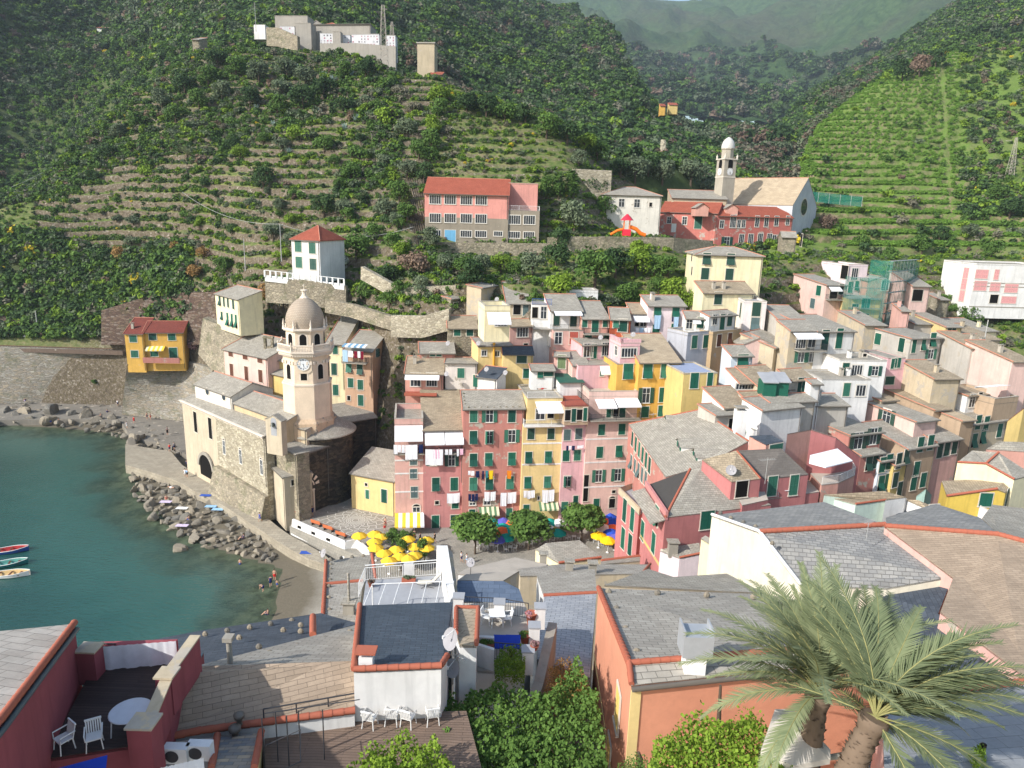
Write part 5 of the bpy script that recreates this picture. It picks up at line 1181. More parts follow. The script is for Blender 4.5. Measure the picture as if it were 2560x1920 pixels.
g = MB(); og, n, u = y2.fac['F']; a = onplane((1425,755), og, n)+n*1.3; c = onplane((1785,762), og, n)+n*1.3; g.hexa([a-V((0,0,1.3)),c-V((0,0,1.3)),c+V((0,.2,-1.3)),a+V((0,.2,-1.3))],[a,c,c+V((0,.2,0)),a+V((0,.2,0))]); part('terrace_wall', g, WM('red'), y1.root)
T(500, 500, 640)
v1 = H('tall white villa with red hipped roof and four green shutters on the slope', (788,333), (1032,352), Y=146, dep=9.5, roof='hip', s=.55, h=8.5, wall='white', rm=TERRA, F=[(848,400,'c',1.3,1.9),(970,415,'c',1.3,1.9),(855,538,'c',1.3,1.9),(977,555,'c',1.3,1.9)], yaw=-17, ov=.3)
v2 = H('cream house with slate roof and four arched green doors below the path', (130,805), (335,858), Y=151, dep=(262,722), s=.3, h=7.5, wall='cream', F=[(172,868,'c',1.0,1.8,GREEN2),(208,878,'c',.8,1.8,GREEN2),(243,885,'c',.8,1.8,GREEN2),(288,898,'c',.9,1.8,GREEN2),(190,1000,'f',.9,1.5),(240,1030,'f',.9,2.4),(278,1040,'f',.9,2.4),(313,1048,'f',.9,2.4)], ov=.25)
T(400, 700, 640)
o1 = bld('salmon oratory with long slate roof and small bell cote behind the church', (550,590), (925,672), Y=141, dep=(700,437), roof='shed', s=.34, h=16, wall='lpink', F=[(612,640,'c',1.3,.9,BROWN),(737,665,'c',1.4,.9,BROWN),(865,695,'c',1.4,.9,BROWN),(620,780,'c',1.1,2.4,BROWN),(748,810,'c',1.1,2.6,BROWN),(870,830,'c',1.2,2.2,BROWN)], cat='chapel', name='chapel')
p = o1.P(o1.W*.75, o1.D*.45, o1.D*.45*.34); g = MB(); g.box(p.x-.9,p.y-.4,p.z-.5,p.x-.5,p.y+.4,p.z+1.9); g.box(p.x+.5,p.y-.4,p.z-.5,p.x+.9,p.y+.4,p.z+1.9); g.box(p.x-1.0,p.y-.5,p.z+1.9,p.x+1.0,p.y+.5,p.z+2.3); g.box(p.x-.5,p.y-.3,p.z-.5,p.x+.5,p.y+.3,p.z+.3); part('bell_cote', g, ST_GREY, o1.root)
o2 = bld('ochre sacristy house with small slate lean-to behind the bell tower', (960,680), (1130,700), Y=136, dep=6, s=.2, h=16, wall='gyel', cat='house', name='house')
o2b = bld('', (965,800), (1080,825), Y=134, dep=3, s=.25, h=14, wall='gyel', into=o2)
c1 = H('big slate roofed cream house right behind the bell tower', (1430,545), (1590,552), Y=134, dep=(1500,285), s=.36, h=22, wall='cream', F=[(1515,600,'c',.9,1.6),(1505,770,'c',1,2),(1518,950,'c',1,1.8)])
c1b = bld('', (1590,552), (1860,470), Y=137, yaw=-6, dep=11, roof='shed', s=.34, h=14, wall='grey', into=c1)
c2 = H('tall peeling peach house with laundry balcony beside the bell tower', (1590,600), (1835,620), Y=130, dep=9, s=.25, h=22, wall=plaster('old_peach', (214,178,148), .45), F=[(1632,750,'f',1.0,1.8),(1727,765,'f',1.0,1.9),(1648,888,'c',1.0,1.6),(1732,905,'c',1.0,1.7),(1632,1020,'k',.6,.9),(1735,1040,'c',1.0,1.8)], R=[(1872,628,'h',1.0,1.3)], yaw=-8)
balcony(c2, 'F', (1590,700), (1800,720), out=1.3, solid=False); awning(c2, 'F', (1600,545), (1800,560), .2, 1.6, stripes=[plain('awning_blue', lin((120,160,190)), .9, .1), CLOTHW])
wash(c2, 'F', (1600,590), (1780,605), 1.4, [(0,.25,2.2,1),(.28,.5,1.2,0),(.55,.7,1.3,7),(.72,.85,1.2,0),(.87,1,1.5,7)], 'pale blue and red washing on the high balcony beside the bell tower')
T(400, 1000, 640)
lw = H('low pale yellow house with curved slate roof beside the church square', (1650,622), (2030,692), Y=113, dep=(1850,408), s=.36, h=6.5, base=3, wall='yel', F=[(1782,730,'k',.5,.5),(1792,815,'d',.7,1.6),(1937,830,'d',1.1,2.4)], ridge=False)
T(960, 960, 640)
def pbld(label, pts, faces, base, wall='pink', rm=None, th=.15, cat='house', name='house', group=None, ridge=None, ends=True, rimw=None):
 """irregular building: roof points (x,y,z) in tile pixels, roof faces ccw from above; walls drop from the outline"""
 P = [atZ(p[:2], p[2]) for p in pts]; c = V((0,0,0))
 for p in P: c += p/len(P)
 c.z = base; rt = root(name, label, cat, c, group); r = MB(); wl = MB(); ed = {}
 for f in faces:
  n_ = (P[f[1]]-P[f[0]]).cross(P[f[2]]-P[f[0]])
  if n_.z < 0: f = tuple(reversed(f))
  slab(r, [P[i]+V((0,0,.02)) for i in f], th)
  for i in range(len(f)):
   a, b_ = f[i], f[(i+1)%len(f)]
   if (b_, a) in ed: del ed[(b_, a)]
   else: ed[(a, b_)] = 1
 for a, b_ in ed: wl.face([V((P[a].x,P[a].y,base)), V((P[b_].x,P[b_].y,base)), P[b_]-V((0,0,.02)), P[a]-V((0,0,.02))])
 part('wall', wl, WM(wall), rt); ro = part('roof', r, rm or SLATE, rt)
 if ridge:
  g = MB()
  for a, b_ in ridge: g.tube([P[a]+V((0,0,.05)), P[b_]+V((0,0,.05))], .11, 6)
  sub('ridge_tiles', g, RIDGE, ro)
 o = Bld(); o.root = rt; o.pts = P; o.rl = rt.location.copy(); o.roof = ro; o.fac = {}
 return o
def setfac(o, key, i, j):
 a, b_ = o.pts[i], o.pts[j]; u = V((b_.x-a.x, b_.y-a.y, 0)).normalized(); o.fac[key] = (a, V((u.y, -u.x, 0)), u)
T(1500, 1000, 560)
r1 = pbld('long red building with huge slate roof and dormers on the right of the piazza', [(285,238,22),(650,760,22),(1010,655,23.5),(1465,408,26),(980,98,26)], [(0,1,2,3,4)], 3, 'red', ridge=[(4,3),(0,4)])
setfac(r1, 'L', 0, 1)
for i in range(6): addwin(r1, 'L', (322+i*34,385+i*52,'c',1.1,1.9))
for i in range(5): addwin(r1, 'L', (310+i*36,610+i*42,'c',1.1,1.8,GREY_SH))
for (x, y, k) in ((675,205,1.0),(800,440,1.2),(960,545,1.1)):
 p = atZ((x, y), 24.0); g = MB(); q = 1.1*k
 g.raw([p+V(v_) for v_ in ((-.2,-q,-1.5),(-.2,q,-1.5),(-.2,q,.2),(-.2,0,.8),(-.2,-q,.2),(3.5,-q,-1.5),(3.5,q,-1.5),(3.5,q,.2),(3.5,0,.8),(3.5,-q,.2))], [(0,4,3,2,1),(0,5,9,4),(1,2,7,6)]); o_ = part('dormer', g, WM('white'), r1.root)
 g = MB(); g.raw([p+V(v_) for v_ in ((-.5,-q-.2,.1),(-.5,0,.88),(3.5,0,.88),(3.5,-q-.2,.1),(-.5,q+.2,.1),(3.5,q+.2,.1))], [(0,3,2,1),(1,2,5,4)]); sub('dormer_roof', g, SLATE, o_)
 g = MB(); g.box(p.x-.27,p.y-.5,p.z-.9,p.x-.21,p.y+.5,p.z+.2); sub('dormer_window', g, GLASS, o_)
 for s_ in (-1,1): g = MB(); g.box(p.x-.3,p.y+s_*.8-.3,p.z-.9,p.x-.22,p.y+s_*.8+.3,p.z+.2); sub('dormer_shutter', g, GREEN, o_)
r2 = pbld('crimson pink building with pyramid slate roof at the corner of the piazza', [(645,1160,21),(1690,1035,21),(1000,665,24.3),(890,688,23.9),(440,850,21.4),(820,900,19.6)], [(0,1,2,3)], 1.5, 'pkred')
b = MB(); P = r2.pts; slab(b, [P[0],P[3],P[4]], .12); part('roof', b, plain('black_roof_felt', (.06,.055,.05), .8), r2.root)
g = MB(); g.face([V((P[4].x,P[4].y,1.5)), V((P[0].x,P[0].y,1.5)), P[0], P[4]]); part('wall', g, WM('pkred'), r2.root)
g = MB(); g.tube([P[0]+V((0,0,.1)),P[3]+V((0,0,.1))], .16, 6); sub('ridge_tiles', g, RIDGE, r2.roof)
g = MB(); d_ = (P[0]-P[4]); u_ = V((d_.y,-d_.x,0)).normalized();
g.hexa([P[4]+V((0,0,-.3)),P[0]+V((0,0,-.3)),P[0]-u_*.3+V((0,0,-.3)),P[4]-u_*.3+V((0,0,-.3))],[P[4]+V((0,0,.7)),P[0]+V((0,0,.7)),P[0]-u_*.3+V((0,0,.7)),P[4]-u_*.3+V((0,0,.7))]); part('parapet', g, WM('rose'), r2.root)
g = MB(); slab(g, [P[4]+V((0,0,-.25)),P[4]+u_*1.6+V((0,0,-.7)),P[0]+u_*1.6+V((0,0,-.7)),P[0]+V((0,0,-.25))], .12); part('eaves_roof', g, SLATE, r2.root)
setfac(r2, 'L', 4, 0); setfac(r2, 'F', 0, 1)
for x, y in ((452,1030),(562,1140)): addwin(r2, 'L', (x,y,'c',1.2,2.0))
for x, y in ((422,1290),(530,1410)): addwin(r2, 'L', (x,y,'c',1.2,2.2))
addwin(r2, 'F', (1058,1185,'c',1.5,1.9))
for key, z_ in (('F',14.8),('L',14.8)):
 og, n_, u_ = r2.fac[key]; L_ = (P[1]-P[0]).length if key == 'F' else (P[0]-P[4]).length; L_ = L_*.62 if key == 'F' else L_; g = MB(); a = V((og.x,og.y,z_))
 g.hexa([a,a+u_*L_,a+u_*L_+n_*.05,a+n_*.05],[q+V((0,0,.35)) for q in (a,a+u_*L_,a+u_*L_+n_*.05,a+n_*.05)]); part('string_course', g, WM('gyel'), r2.root)
r3 = pbld('low pink wing with roof terrace and scalloped gutter by the umbrellas', [(180,925,13.5),(385,1135,13.5),(640,1000,13.5),(450,830,13.5)], [(0,1,2,3)], 2.5, 'pkred', rm=FLAT_G); setfac(r3, 'L', 0, 1)
for x, y in ((245,1090),(320,1180)): addwin(r3, 'L', (x,y,'c',1.2,3.0))
for x, y in ((228,1365),(298,1430)): addwin(r3, 'L', (x,y,'c',1.2,2.8))
g = MB(); P = r3.pts
for a, c in ((0,1),(3,0)): g.hexa([P[a],P[c],P[c]+V((.25,.25,0)),P[a]+V((.25,.25,0))],[q+V((0,0,.9)) for q in (P[a],P[c],P[c]+V((.25,.25,0)),P[a]+V((.25,.25,0)))])
part('parapet', g, WM('tan'), r3.root)
r4 = pbld('pink house with mottled slate roof and satellite dish behind the pyramid roof', [(1010,590,25.4),(1300,808,23.9),(1585,778,23.9),(1350,500,26.6)], [(0,1,2,3)], 8, 'pkred', rm=SLATE_B, ridge=[(3,2)]); setfac(r4,'F',1,2)
addwin(r4, 'F', (1400,880,'k',1.6,2.0))
r5 = pbld('pink house with plain grey roof, white gutter and terrace table', [(1350,500,26.4),(1620,782,23.2),(2058,735,23.2),(1790,480,26.4)], [(0,1,2,3)], 8, 'pkred', rm=slate('slate_plain', (150,142,134), (142,134,126), mort=.004, moss=.05)); setfac(r5,'F',1,2)
addwin(r5, 'F', (1700,850,'c',1.2,2.2)); addwin(r5, 'F', (1913,840,'c',1.1,2.3))
r5t = pbld('pink terrace block with parapet below the white guttered roof', [(1640,985,20.6),(2165,905,20.6),(2050,780,20.6),(1640,830,20.6)], [(0,1,2,3)], 4, 'pkred', rm=FLAT)
r5u = pbld('glass walled pink terrace corner above the pyramid slate roof', [(1405,1040,21.6),(1660,985,21.6),(1600,830,21.6),(1290,850,21.6)], [(0,1,2,3)], 6, 'pkred', rm=FLAT)
r6 = pbld('small dark roofed salmon box with green window and air conditioner', [(1475,355,27.6),(1640,440,27),(1812,410,27),(1690,345,27.6)], [(0,1,2,3)], 15, 'salmon', rm=SLATE_D); setfac(r6,'F',1,2); addwin(r6,'F',(1738,470,'c',2.2,.9))
r7 = pbld('salmon gabled house with brown slate roof and cream blind over its balcony', [(1850,335,27.4),(2045,528,24.2),(2350,462,24.2),(2085,292,27.4)], [(0,1,2,3)], 6, 'salmon');
T(2000, 1000, 560)
awn = pbld('cream canvas blind stretched over the railed corner balcony', [(100,545,25),(255,665,24),(520,600,24),(370,480,25)], [(0,1,2,3)], 23.9, CLOTHW, rm=CLOTHW, th=.04, cat='awning', name='awning')
r7b = pbld('salmon corner house with curved white railed balcony over the street', [(80,700,21.6),(215,840,21.4),(380,820,21.4),(540,745,21.4),(480,640,21.6),(120,560,21.8)], [(0,1,2,3,4,5)], 4, 'salmon', rm=FLAT)
g = MB(); P = r7b.pts
for a, c in ((1,2),(2,3),(3,4)): railing(g, P[a], P[c], 1.1, .12)
part('railing', g, WHITEP, r7b.root)
T(1500, 1000, 560)
r8 = pbld('grey slate wedge roof behind the salmon gable', [(2085,292,27.4),(2350,462,24.2),(2570,560,23.2),(2330,370,26.4)], [(0,1,2,3)], 6, 'pkred', rm=SLATE)
T(1500, 660, 560)
e1 = H('whitish pink house with washing under two flapped shutters', (478,408), (850,412), Y=124, dep=(440,308), s=.28, h=15, wall='pwhite', F=[(568,468,'f',1.2,1.6),(748,470,'f',1.2,1.7),(553,650,'c',1.2,1.6),(735,665,'c',1.2,2.4)], chim=2)
wash(e1, 'F', (528,500), (605,500), .4, [(.05,.9,2.4,1)], 'pale blue sheet below the left window of the whitish pink house'); wash(e1, 'F', (705,515), (780,515), .4, [(0,.2,.9,2),(.25,.9,2.2,1)], 'pale blue towels below the right window of the whitish pink house')
e2 = H('white house with blind and laundered balcony left of the whitish pink house', (312,482), (475,485), Y=124.5, dep=(250,385), s=.3, h=13, wall='white', F=[(365,580,'k',.7,1.2),(430,580,'p',1.2,1.2)], rm=SLATE_B); awning(e2, 'F', (325,500), (480,505), .9, 1.2)
wash(e2, 'F', (335,615), (490,615), 1.3, [(0,.2,1.2,0),(.25,.5,1.2,1),(.55,.7,1.2,0),(.75,.95,1.2,0)], 'row of white washing on the small balcony above the slate roofs')
T(1500, 340, 640)
e4 = H('big cream house with slate hipped roof and four green shutters below the convent', (835,1018), (1412,1022), Y=139, dep=9, roof='hip', s=.3, h=14, wall='cream', yaw=-1.5, F=[(908,1190,'c',1.3,1.9,GREEN2),(1118,1195,'c',1.3,1.9,GREEN2)])
for x, y in ((922,1060),(1130,1065)): addwin(e4, 'F', (x,y,'f',1.3,1.9,GREEN2))
for x, y in ((795,1045),(795,1165)): addwin(e4, 'L', (x,y,'k',1.0,1.6))
T(1500, 660, 560)
e5 = H('cream house with brown slate roof and one dark green shutter', (1020,278), (1520,283), Y=131, dep=(940,142), s=.4, h=13, wall='cream', F=[(1167,338,'c',1.3,2.0,GREEN2)], rm=SLATE_B, chim=2)
e6 = H('white cubic house with pale grey flat roof and stained front', (1432,382), (1648,385), Y=127, dep=9, roof='flat', h=18, wall=plaster('stained_white', (238,230,226), .12, (226,190,178)), F=[(1545,447,'c',1.3,2.2,GREEN2),(1530,598,'c',1.3,2.2,GREY_SH)], L=[(1390,455,'c',.9,2.4,GREEN2)], yaw=-4, par=.35, rm=FLAT_G)
e7 = H('low white terrace house with white blind and dark planters', (850,530), (1070,537), Y=121, dep=(860,465), s=.3, h=6, wall='white', F=[(995,580,'c',1.2,1.6),(882,590,'p',1.0,1.6)]); awning(e7, 'F', (910,545), (990,545), .4, 1.0)
e8 = H('white house with brown slate roof, green doors and stair terrace', (1080,515), (1345,495), Y=120, dep=(1050,465), s=.25, h=7, wall='white', F=[(1135,550,'p',1.0,1.6),(1207,572,'c',1.0,2.4),(1280,552,'c',1.1,1.8)])
e9 = H('curved grey and ochre house with four shutters beneath the terraces', (865,708), (1105,690), Y=117, dep=5, roof='flat', h=10, wall=plaster('grey_render', (190,192,200), .2), F=[(932,770,'c',1.1,1.9),(1045,765,'c',1.1,1.9)], par=.5)
e9b = bld('', (1115,700), (1395,668), z=e9.z, dep=5, roof='flat', h=10, wall=plaster('ochre_grey', (196,170,134), .3), into=e9, F=[(1175,755,'c',1.0,1.8,BROWN),(1280,740,'c',1.0,1.8,BROWN)], par=.5)
e10 = H('pale blue little house with flapped green shutter and slate roof', (1300,903), (1508,900), Y=111.5, dep=(1262,802), s=.32, h=9, wall='lblue', F=[(1410,955,'f',1.6,1.8)])
e11 = H('pale pink gabled house with single green shutter above the tan roofs', (1408,790), (1725,795), Y=118.5, dep=7, roof='gx', s=.42, h=12, wall='lpink', F=[(1622,862,'c',1.4,2.0)])
e12 = H('old tan house with open shutters and white curtain', (1720,825), (1905,775), Y=117, dep=(1560,650), s=.25, h=12, wall='tan', F=[(1795,898,'o',1.1,2.0)])
e13 = H('weathered house with cream walls and white blind over a furnished loggia', (1880,655), (2160,652), Y=115, dep=(1760,552), s=.28, h=16, wall='tan', F=[(1985,760,'p',1.6,2.2),(2095,750,'p',1.3,2.2),(1985,905,'o',1.1,2.0),(2095,902,'o',1.1,2.0)], rm=SLATE); awning(e13, 'F', (1895,668), (2160,662), .8, 1.6); balcony(e13, 'F', (1915,845), (2180,835), out=1.6)
e14 = H('bright ochre house with brown tiled roof and flapped green shutters', (390,968), (797,963), Y=109.5, dep=(350,690), s=.34, h=26, wall='och', rm=SLATE_T, F=[(472,1055,'f',1.3,2.1),(645,1050,'f',1.3,2.1),(455,1298,'o',1.2,2.2),(622,1292,'c',1.2,2.1),(443,1460,'c',1.2,1.6),(610,1450,'c',1.2,1.6)], ov=.3)
e14b = H('ochre wing with one tall flapped shutter under the crenellated terrace', (170,990), (390,988), Y=110.3, dep=7, roof='flat', h=24, wall='och', F=[(278,1060,'f',1.4,2.2)])
e15 = H('small pink tower room with crenellated parapet and brown windows', (205,815), (395,812), Y=110.8, dep=5, roof='flat', h=6, wall='bpink', F=[(287,875,'p',2.6,1.5,BROWN)], L=[(160,855,'p',1.0,1.4)], par=.5)
g = MB(); o = e15
for i in range(9):
 for (x_, y_) in ((o.W*i/8.5, .0), (0, o.D*i/8.5)): q = [o.P(x_,y_,.58),o.P(x_+.35,y_,.58),o.P(x_+.35,y_+.3,.58),o.P(x_,y_+.3,.58)]; g.hexa(q, [p_+V((0,0,.55)) for p_ in q])
part('crenellation', g, WM('bpink'), e15.root)
e16 = H('pale yellow house with blue grey flat roof terrace and green loggia', (828,1088), (1160,1082), Y=104, dep=(850,975), roof='flat', h=16, wall='gyel', rm=plaster('blue_grey_terrace', (164,174,198), .1), F=[(932,1152,'c',1.2,2.1),(1085,1148,'c',.8,2.1)], par=.1)
e16b = bld('', (825,1272), (1105,1268), z=e16.z-4.6, dep=1.5, roof='flat', h=4.5, wall=plaster('sage_render', (164,178,140), .1), into=e16, F=[(875,1350,'c',.8,2.0),(905,1350,'p',.8,2.0),(965,1345,'c',1.2,2.0),(1035,1345,'p',.9,2.0),(1078,1342,'c',.7,2.0)]); balcony(e16b, 'F', (860,1410), (1135,1405), out=1.2)
e17 = H('tan roofed house with a ribbon of small white windows', (1380,1172), (1585,1167), Y=101.5, dep=(1305,1032), s=.3, h=6, wall='white', rm=SLATE_B, F=[(1475,1208,'p',4.4,.9)])
e18 = H('broad tan slate roof with skylight and two green roof boxes', (1600,1240), (1900,1222), Y=100, dep=(1500,1008), s=.3, h=6, wall='tan', rm=SLATE_B)
for x, y in ((1668,1232),(1790,1228)):
 p = atZ((x, y+40), e18.z+.2); g = MB(); g.box(p.x-.9,p.y-.2,p.z-1.2,p.x+.9,p.y+2.2,p.z+1.6); o_ = part('roof_box', g, GREEN, e18.root); g = MB(); g.hexa([p+V((-1.1,-.5,1.5)),p+V((1.1,-.5,1.5)),p+V((1.1,2.5,2.3)),p+V((-1.1,2.5,2.3))],[p+V((-1.1,-.5,1.65)),p+V((1.1,-.5,1.65)),p+V((1.1,2.5,2.45)),p+V((-1.1,2.5,2.45))]); sub('box_lid', g, FLAT_G, o_)
e19 = H('tan slate roof with green doors beneath, beside a white annex', (1885,1145), (2115,1130), Y=101, dep=(1815,1042), s=.3, h=7, wall='grey', rm=SLATE_B, F=[(1985,1205,'c',1.2,2.2),(2020,1215,'c',1.0,2.4)])
e19b = H('small white cube annex with slate lid on the roofs', (2085,1180), (2185,1178), Y=98.5, dep=(2060,1140), s=.2, h=7, wall='white')
e20 = H('patchy brown slate roof with white sunken terrace', (1225,1413), (1503,1393), Y=95, dep=(1112,1215), s=.28, h=6, wall='white', rm=SLATE_B)
e21 = H('tan slate roof with red ridge tiles joined to the patchy roof', (1500,1395), (1680,1387), Y=95.5, dep=(1430,1262), s=.28, h=6, wall='grey', rm=SLATE_B)
e22 = H('long low grey roof with a black skylight', (1680,1365), (2130,1345), Y=95, dep=(1670,1290), s=.15, h=5, wall='grey', rm=SLATE)
e23 = H('white house with green canvas awnings over a roof terrace', (1520,1640), (1668,1650), z=25.2, dep=9, roof='flat', h=10, wall='white', yaw=4)
e23b = H('white gable wall house with slate roof behind green awnings', (1600,1440), (2000,1400), Y=92, dep=4, roof='shed', s=.15, h=7, wall='white')
e24 = H('white rendered house with tall square chimney stack and metal canopy', (1140,1490), (1385,1470), Y=93, dep=4, roof='shed', s=.1, h=9, wall='grey', F=[(1300,1600,'d',1.1,2.2,DARK),(1430,1580,'c',1.2,2.2)])
g = MB(); p = atZ((1392,1440), e24.z+2.0); g.box(p.x-.7,p.y-.6,p.z-9,p.x+.7,p.y+.6,p.z); part('chimney_stack', g, WM('white'), e24.root); g = MB(); g.box(p.x-.8,p.y-.7,p.z+.35,p.x+.8,p.y+.7,p.z+.45); g.box(p.x-.6,p.y-.5,p.z,p.x-.4,p.y-.3,p.z+.35); g.box(p.x+.4,p.y+.3,p.z,p.x+.6,p.y+.5,p.z+.35); part('chimney_cap', g, SLATE, e24.root)
T(980, 380, 640)
BH = lambda *a, **k: bld(*a, **k)
pinkst = plaster('school_pink', (232,162,150), .2, (240,196,186)); sch = plaster('school_grey_render', (160,150,134), .25)
s1 = BH('three storey school with pink upper floor, grey walls and long red roof', (282,345), (1008,352), Y=165, yaw=-.5, dep=14, roof='gable', s=.5, h=5.4, wall=pinkst, rm=TERRA, cat='school', name='school', F=[(373,410,'p',2.6,2.0),(503,412,'p',2.6,2.0),(642,416,'p',2.6,2.0),(771,418,'p',2.6,2.0)], ov=.5)
s1b = bld('', (284,490), (1006,496), Y=165.0, yaw=-.5, dep=14, roof='flat', h=9.5, wall=sch, into=s1, F=[(373,570,'p',2.6,2.0),(503,572,'p',2.6,2.0),(642,574,'p',2.6,2.0),(769,577,'p',2.6,2.0),(373,702,'p',2.6,1.5),(503,725,'d',2.5,2.6,plain('blue_door', lin((110,170,205)), .5)),(640,707,'p',2.6,1.5),(768,709,'p',2.6,1.5),(917,706,'p',2.0,1.1)])
s2 = bld('', (1008,502), (1277,502), Y=165.2, yaw=-.5, dep=12, roof='flat', h=9.5, wall=sch, into=s1, F=[(1060,585,'p',2.6,2.0),(1187,587,'p',2.6,2.0),(1057,716,'p',2.6,1.5),(1183,718,'p',2.5,1.5)], rail=('01', WHITEP), rm=FLAT)
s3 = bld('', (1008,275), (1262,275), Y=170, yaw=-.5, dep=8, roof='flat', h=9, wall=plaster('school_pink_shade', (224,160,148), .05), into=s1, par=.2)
T(980, 380, 640)
def terrw(label, pts, zs, drop, mat=ST_GREY, th=1.2, group=None, Y=None):
 """retaining wall: top line pixels at height z (or depth Y); real thickness"""
 P = [atY(p, y_) for p, y_ in zip(pts, Y)] if Y else [atZ(p, z_) for p, z_ in zip(pts, zs)]; b = MB(); c = V((0,0,0))
 for p in P: c += p/len(P)
 rt = root('retaining_wall', label, 'wall', c-V((0,0,drop)), group)
 for i in range(len(P)-1):
  a, q = P[i], P[i+1]; d = V((q.x-a.x, q.y-a.y, 0)).normalized(); n_ = V((-d.y, d.x, 0))*th; dz = V((0,0,-drop))
  b.hexa([a+dz-n_*.15,q+dz-n_*.15,q+dz+n_,a+dz+n_],[a,q,q+n_,a+n_])
 part('masonry', b, mat, rt); return rt
terrw('grey stone wall carrying the school terrace', [(165,775),(440,780),(1340,792)], None, 8.5, Y=[161,160.5,161])
terrw('long grey stone wall carrying the playground', [(1345,740),(1545,730),(2400,745)], None, 9, Y=[163,163,166])
T(1500, 340, 640)
terrw('grey stone wall between playground and convent', [(0,868),(640,880),(980,905)], None, 9, Y=[163.6,166,172])
T(980, 380, 640)
terrw('long crumbling pale stone wall behind the school and convent gardens', [(400,135),(1100,125),(1900,160)], None, 8.5, mat=ST_LIGHT, Y=[189,188,190])
T(1500, 340, 640)
c0_ = H('old white farmhouse with patchy walls and ivy at the playground', (20,500), (532,515), Y=188, yaw=-3, dep=12, roof='hip', s=.35, h=10, wall=plaster('peeling_farmhouse', (232,226,214), .4), F=[(187,578,'p',1.3,1.8),(320,582,'p',1.3,1.8),(438,593,'k',.7,1.0)])
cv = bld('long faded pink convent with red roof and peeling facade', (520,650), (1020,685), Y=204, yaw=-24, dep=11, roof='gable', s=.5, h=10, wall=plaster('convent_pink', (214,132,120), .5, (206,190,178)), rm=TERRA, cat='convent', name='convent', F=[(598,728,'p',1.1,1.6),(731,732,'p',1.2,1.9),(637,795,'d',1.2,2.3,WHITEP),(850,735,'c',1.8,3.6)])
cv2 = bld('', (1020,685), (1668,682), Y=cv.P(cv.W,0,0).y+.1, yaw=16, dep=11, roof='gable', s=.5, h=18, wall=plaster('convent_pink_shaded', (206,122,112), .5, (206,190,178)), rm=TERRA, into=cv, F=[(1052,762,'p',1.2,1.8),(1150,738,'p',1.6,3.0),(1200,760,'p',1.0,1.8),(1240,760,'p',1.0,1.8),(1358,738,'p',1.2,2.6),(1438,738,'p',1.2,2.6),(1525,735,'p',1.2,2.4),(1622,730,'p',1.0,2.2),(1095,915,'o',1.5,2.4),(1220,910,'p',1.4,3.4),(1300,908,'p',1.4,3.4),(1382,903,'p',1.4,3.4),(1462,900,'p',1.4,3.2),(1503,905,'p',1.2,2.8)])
for x, y in ((885,620),(1140,625)):
 p = atY((x, y), cv.P(0,0,0).y-9 if x < 1000 else cv2.P(0,0,0).y+2.0); q = 1.7; g = MB(); g.raw([p+V(v_) for v_ in ((-q,0,-2.2),(q,0,-2.2),(q,0,0),(0,0,1.1),(-q,0,0),(-q,5,-2.2),(q,5,-2.2),(q,5,0),(0,5,1.1),(-q,5,0))], [(0,1,2,3,4),(0,4,9,5),(1,6,7,2)]); o_ = part('dormer', g, WM('salmon'), cv.root)
 g = MB(); g.raw([p+V(v_) for v_ in ((-q-.3,-.4,-.1),(0,-.4,1.2),(0,5,1.2),(-q-.3,5,-.1),(q+.3,-.4,-.1),(q+.3,5,-.1))], [(0,1,2,3),(1,4,5,2)]); sub('dormer_roof', g, SLATE, o_)
gc = bld('big pale church with gable front, round window and slate roof by the vineyard', (1668,592), (1872,585), Y=206, yaw=48, dep=26, roof='gx', s=.85, h=15, wall=plaster('pale_church', (206,208,212), .08), rm=SLATE_T, cat='church', name='church', ov=.15)
og, n_, u_ = gc.fac['F']; p = onplane((1762,615), og, n_); g = MB();
for r0, r1, mi, of in ((0,2.3,1,.03),(2.3,2.7,0,.08)):
 for i in range(24):
  a0, a1 = 6.2832*i/24, 6.2832*(i+1)/24; q = lambda r_, a_: p+u_*(r_*math.cos(a_))+V((0,0,r_*math.sin(a_)))+n_*of
  g.face([q(r0,a0),q(r1,a0),q(r1,a1),q(r0,a1)] if r0 else [q(0,0),q(r1,a0),q(r1,a1)], mi)
part('rose_window', g, [FRAMEC, GLASS], gc.root)
pl = bld('small stone gate loggia with arches below the pale church', (1575,868), (1700,880), Y=182, yaw=-10, dep=5, roof='gable', s=.5, h=15, wall='gstone', cat='loggia', name='loggia', R=[(1740,900,'k',1.8,3.0)], F=[(1610,1080,'k',5,3.6)])
bt = V((0,0,0)); q0 = atY((1088,300), 212); bt = V((q0.x, 212, 0)); rt = root('bell_tower', 'slim grey bell tower with white clocks and small dome behind the convent', 'tower', (bt.x, bt.y, 50))
GR = plaster('grey_tower_render', (188,180,164), .2); r45 = math.pi/4+math.radians(18)
g = MB(); g.lathe([(2.85,45),(2.75,69.2)], 4, (bt.x,bt.y,0), 0, False, r45); part('shaft', g, GR, rt)
g = MB(); g.lathe([(3.1,69.2),(3.1,69.5)], 4, (bt.x,bt.y,0), 0, False, r45); g.lathe([(2.9,64.3),(2.9,64.6)], 4, (bt.x,bt.y,0), 0, False, r45); part('cornice', g, FRAMEC, rt)
g = MB(); g.lathe([(1.75,69.5),(1.75,72.0),(1.95,72.0),(1.95,72.3)], 8, (bt.x,bt.y,0), 0, False, .2); part('drum', g, GR, rt)
g = MB(); g.lathe([(1.9,72.3),(1.85,73.2),(1.5,74.2),(.8,75.0),(.15,75.4)], 20, (bt.x,bt.y,0)); part('dome', g, plain('lead_dome', lin((196,194,188)), .6), rt)
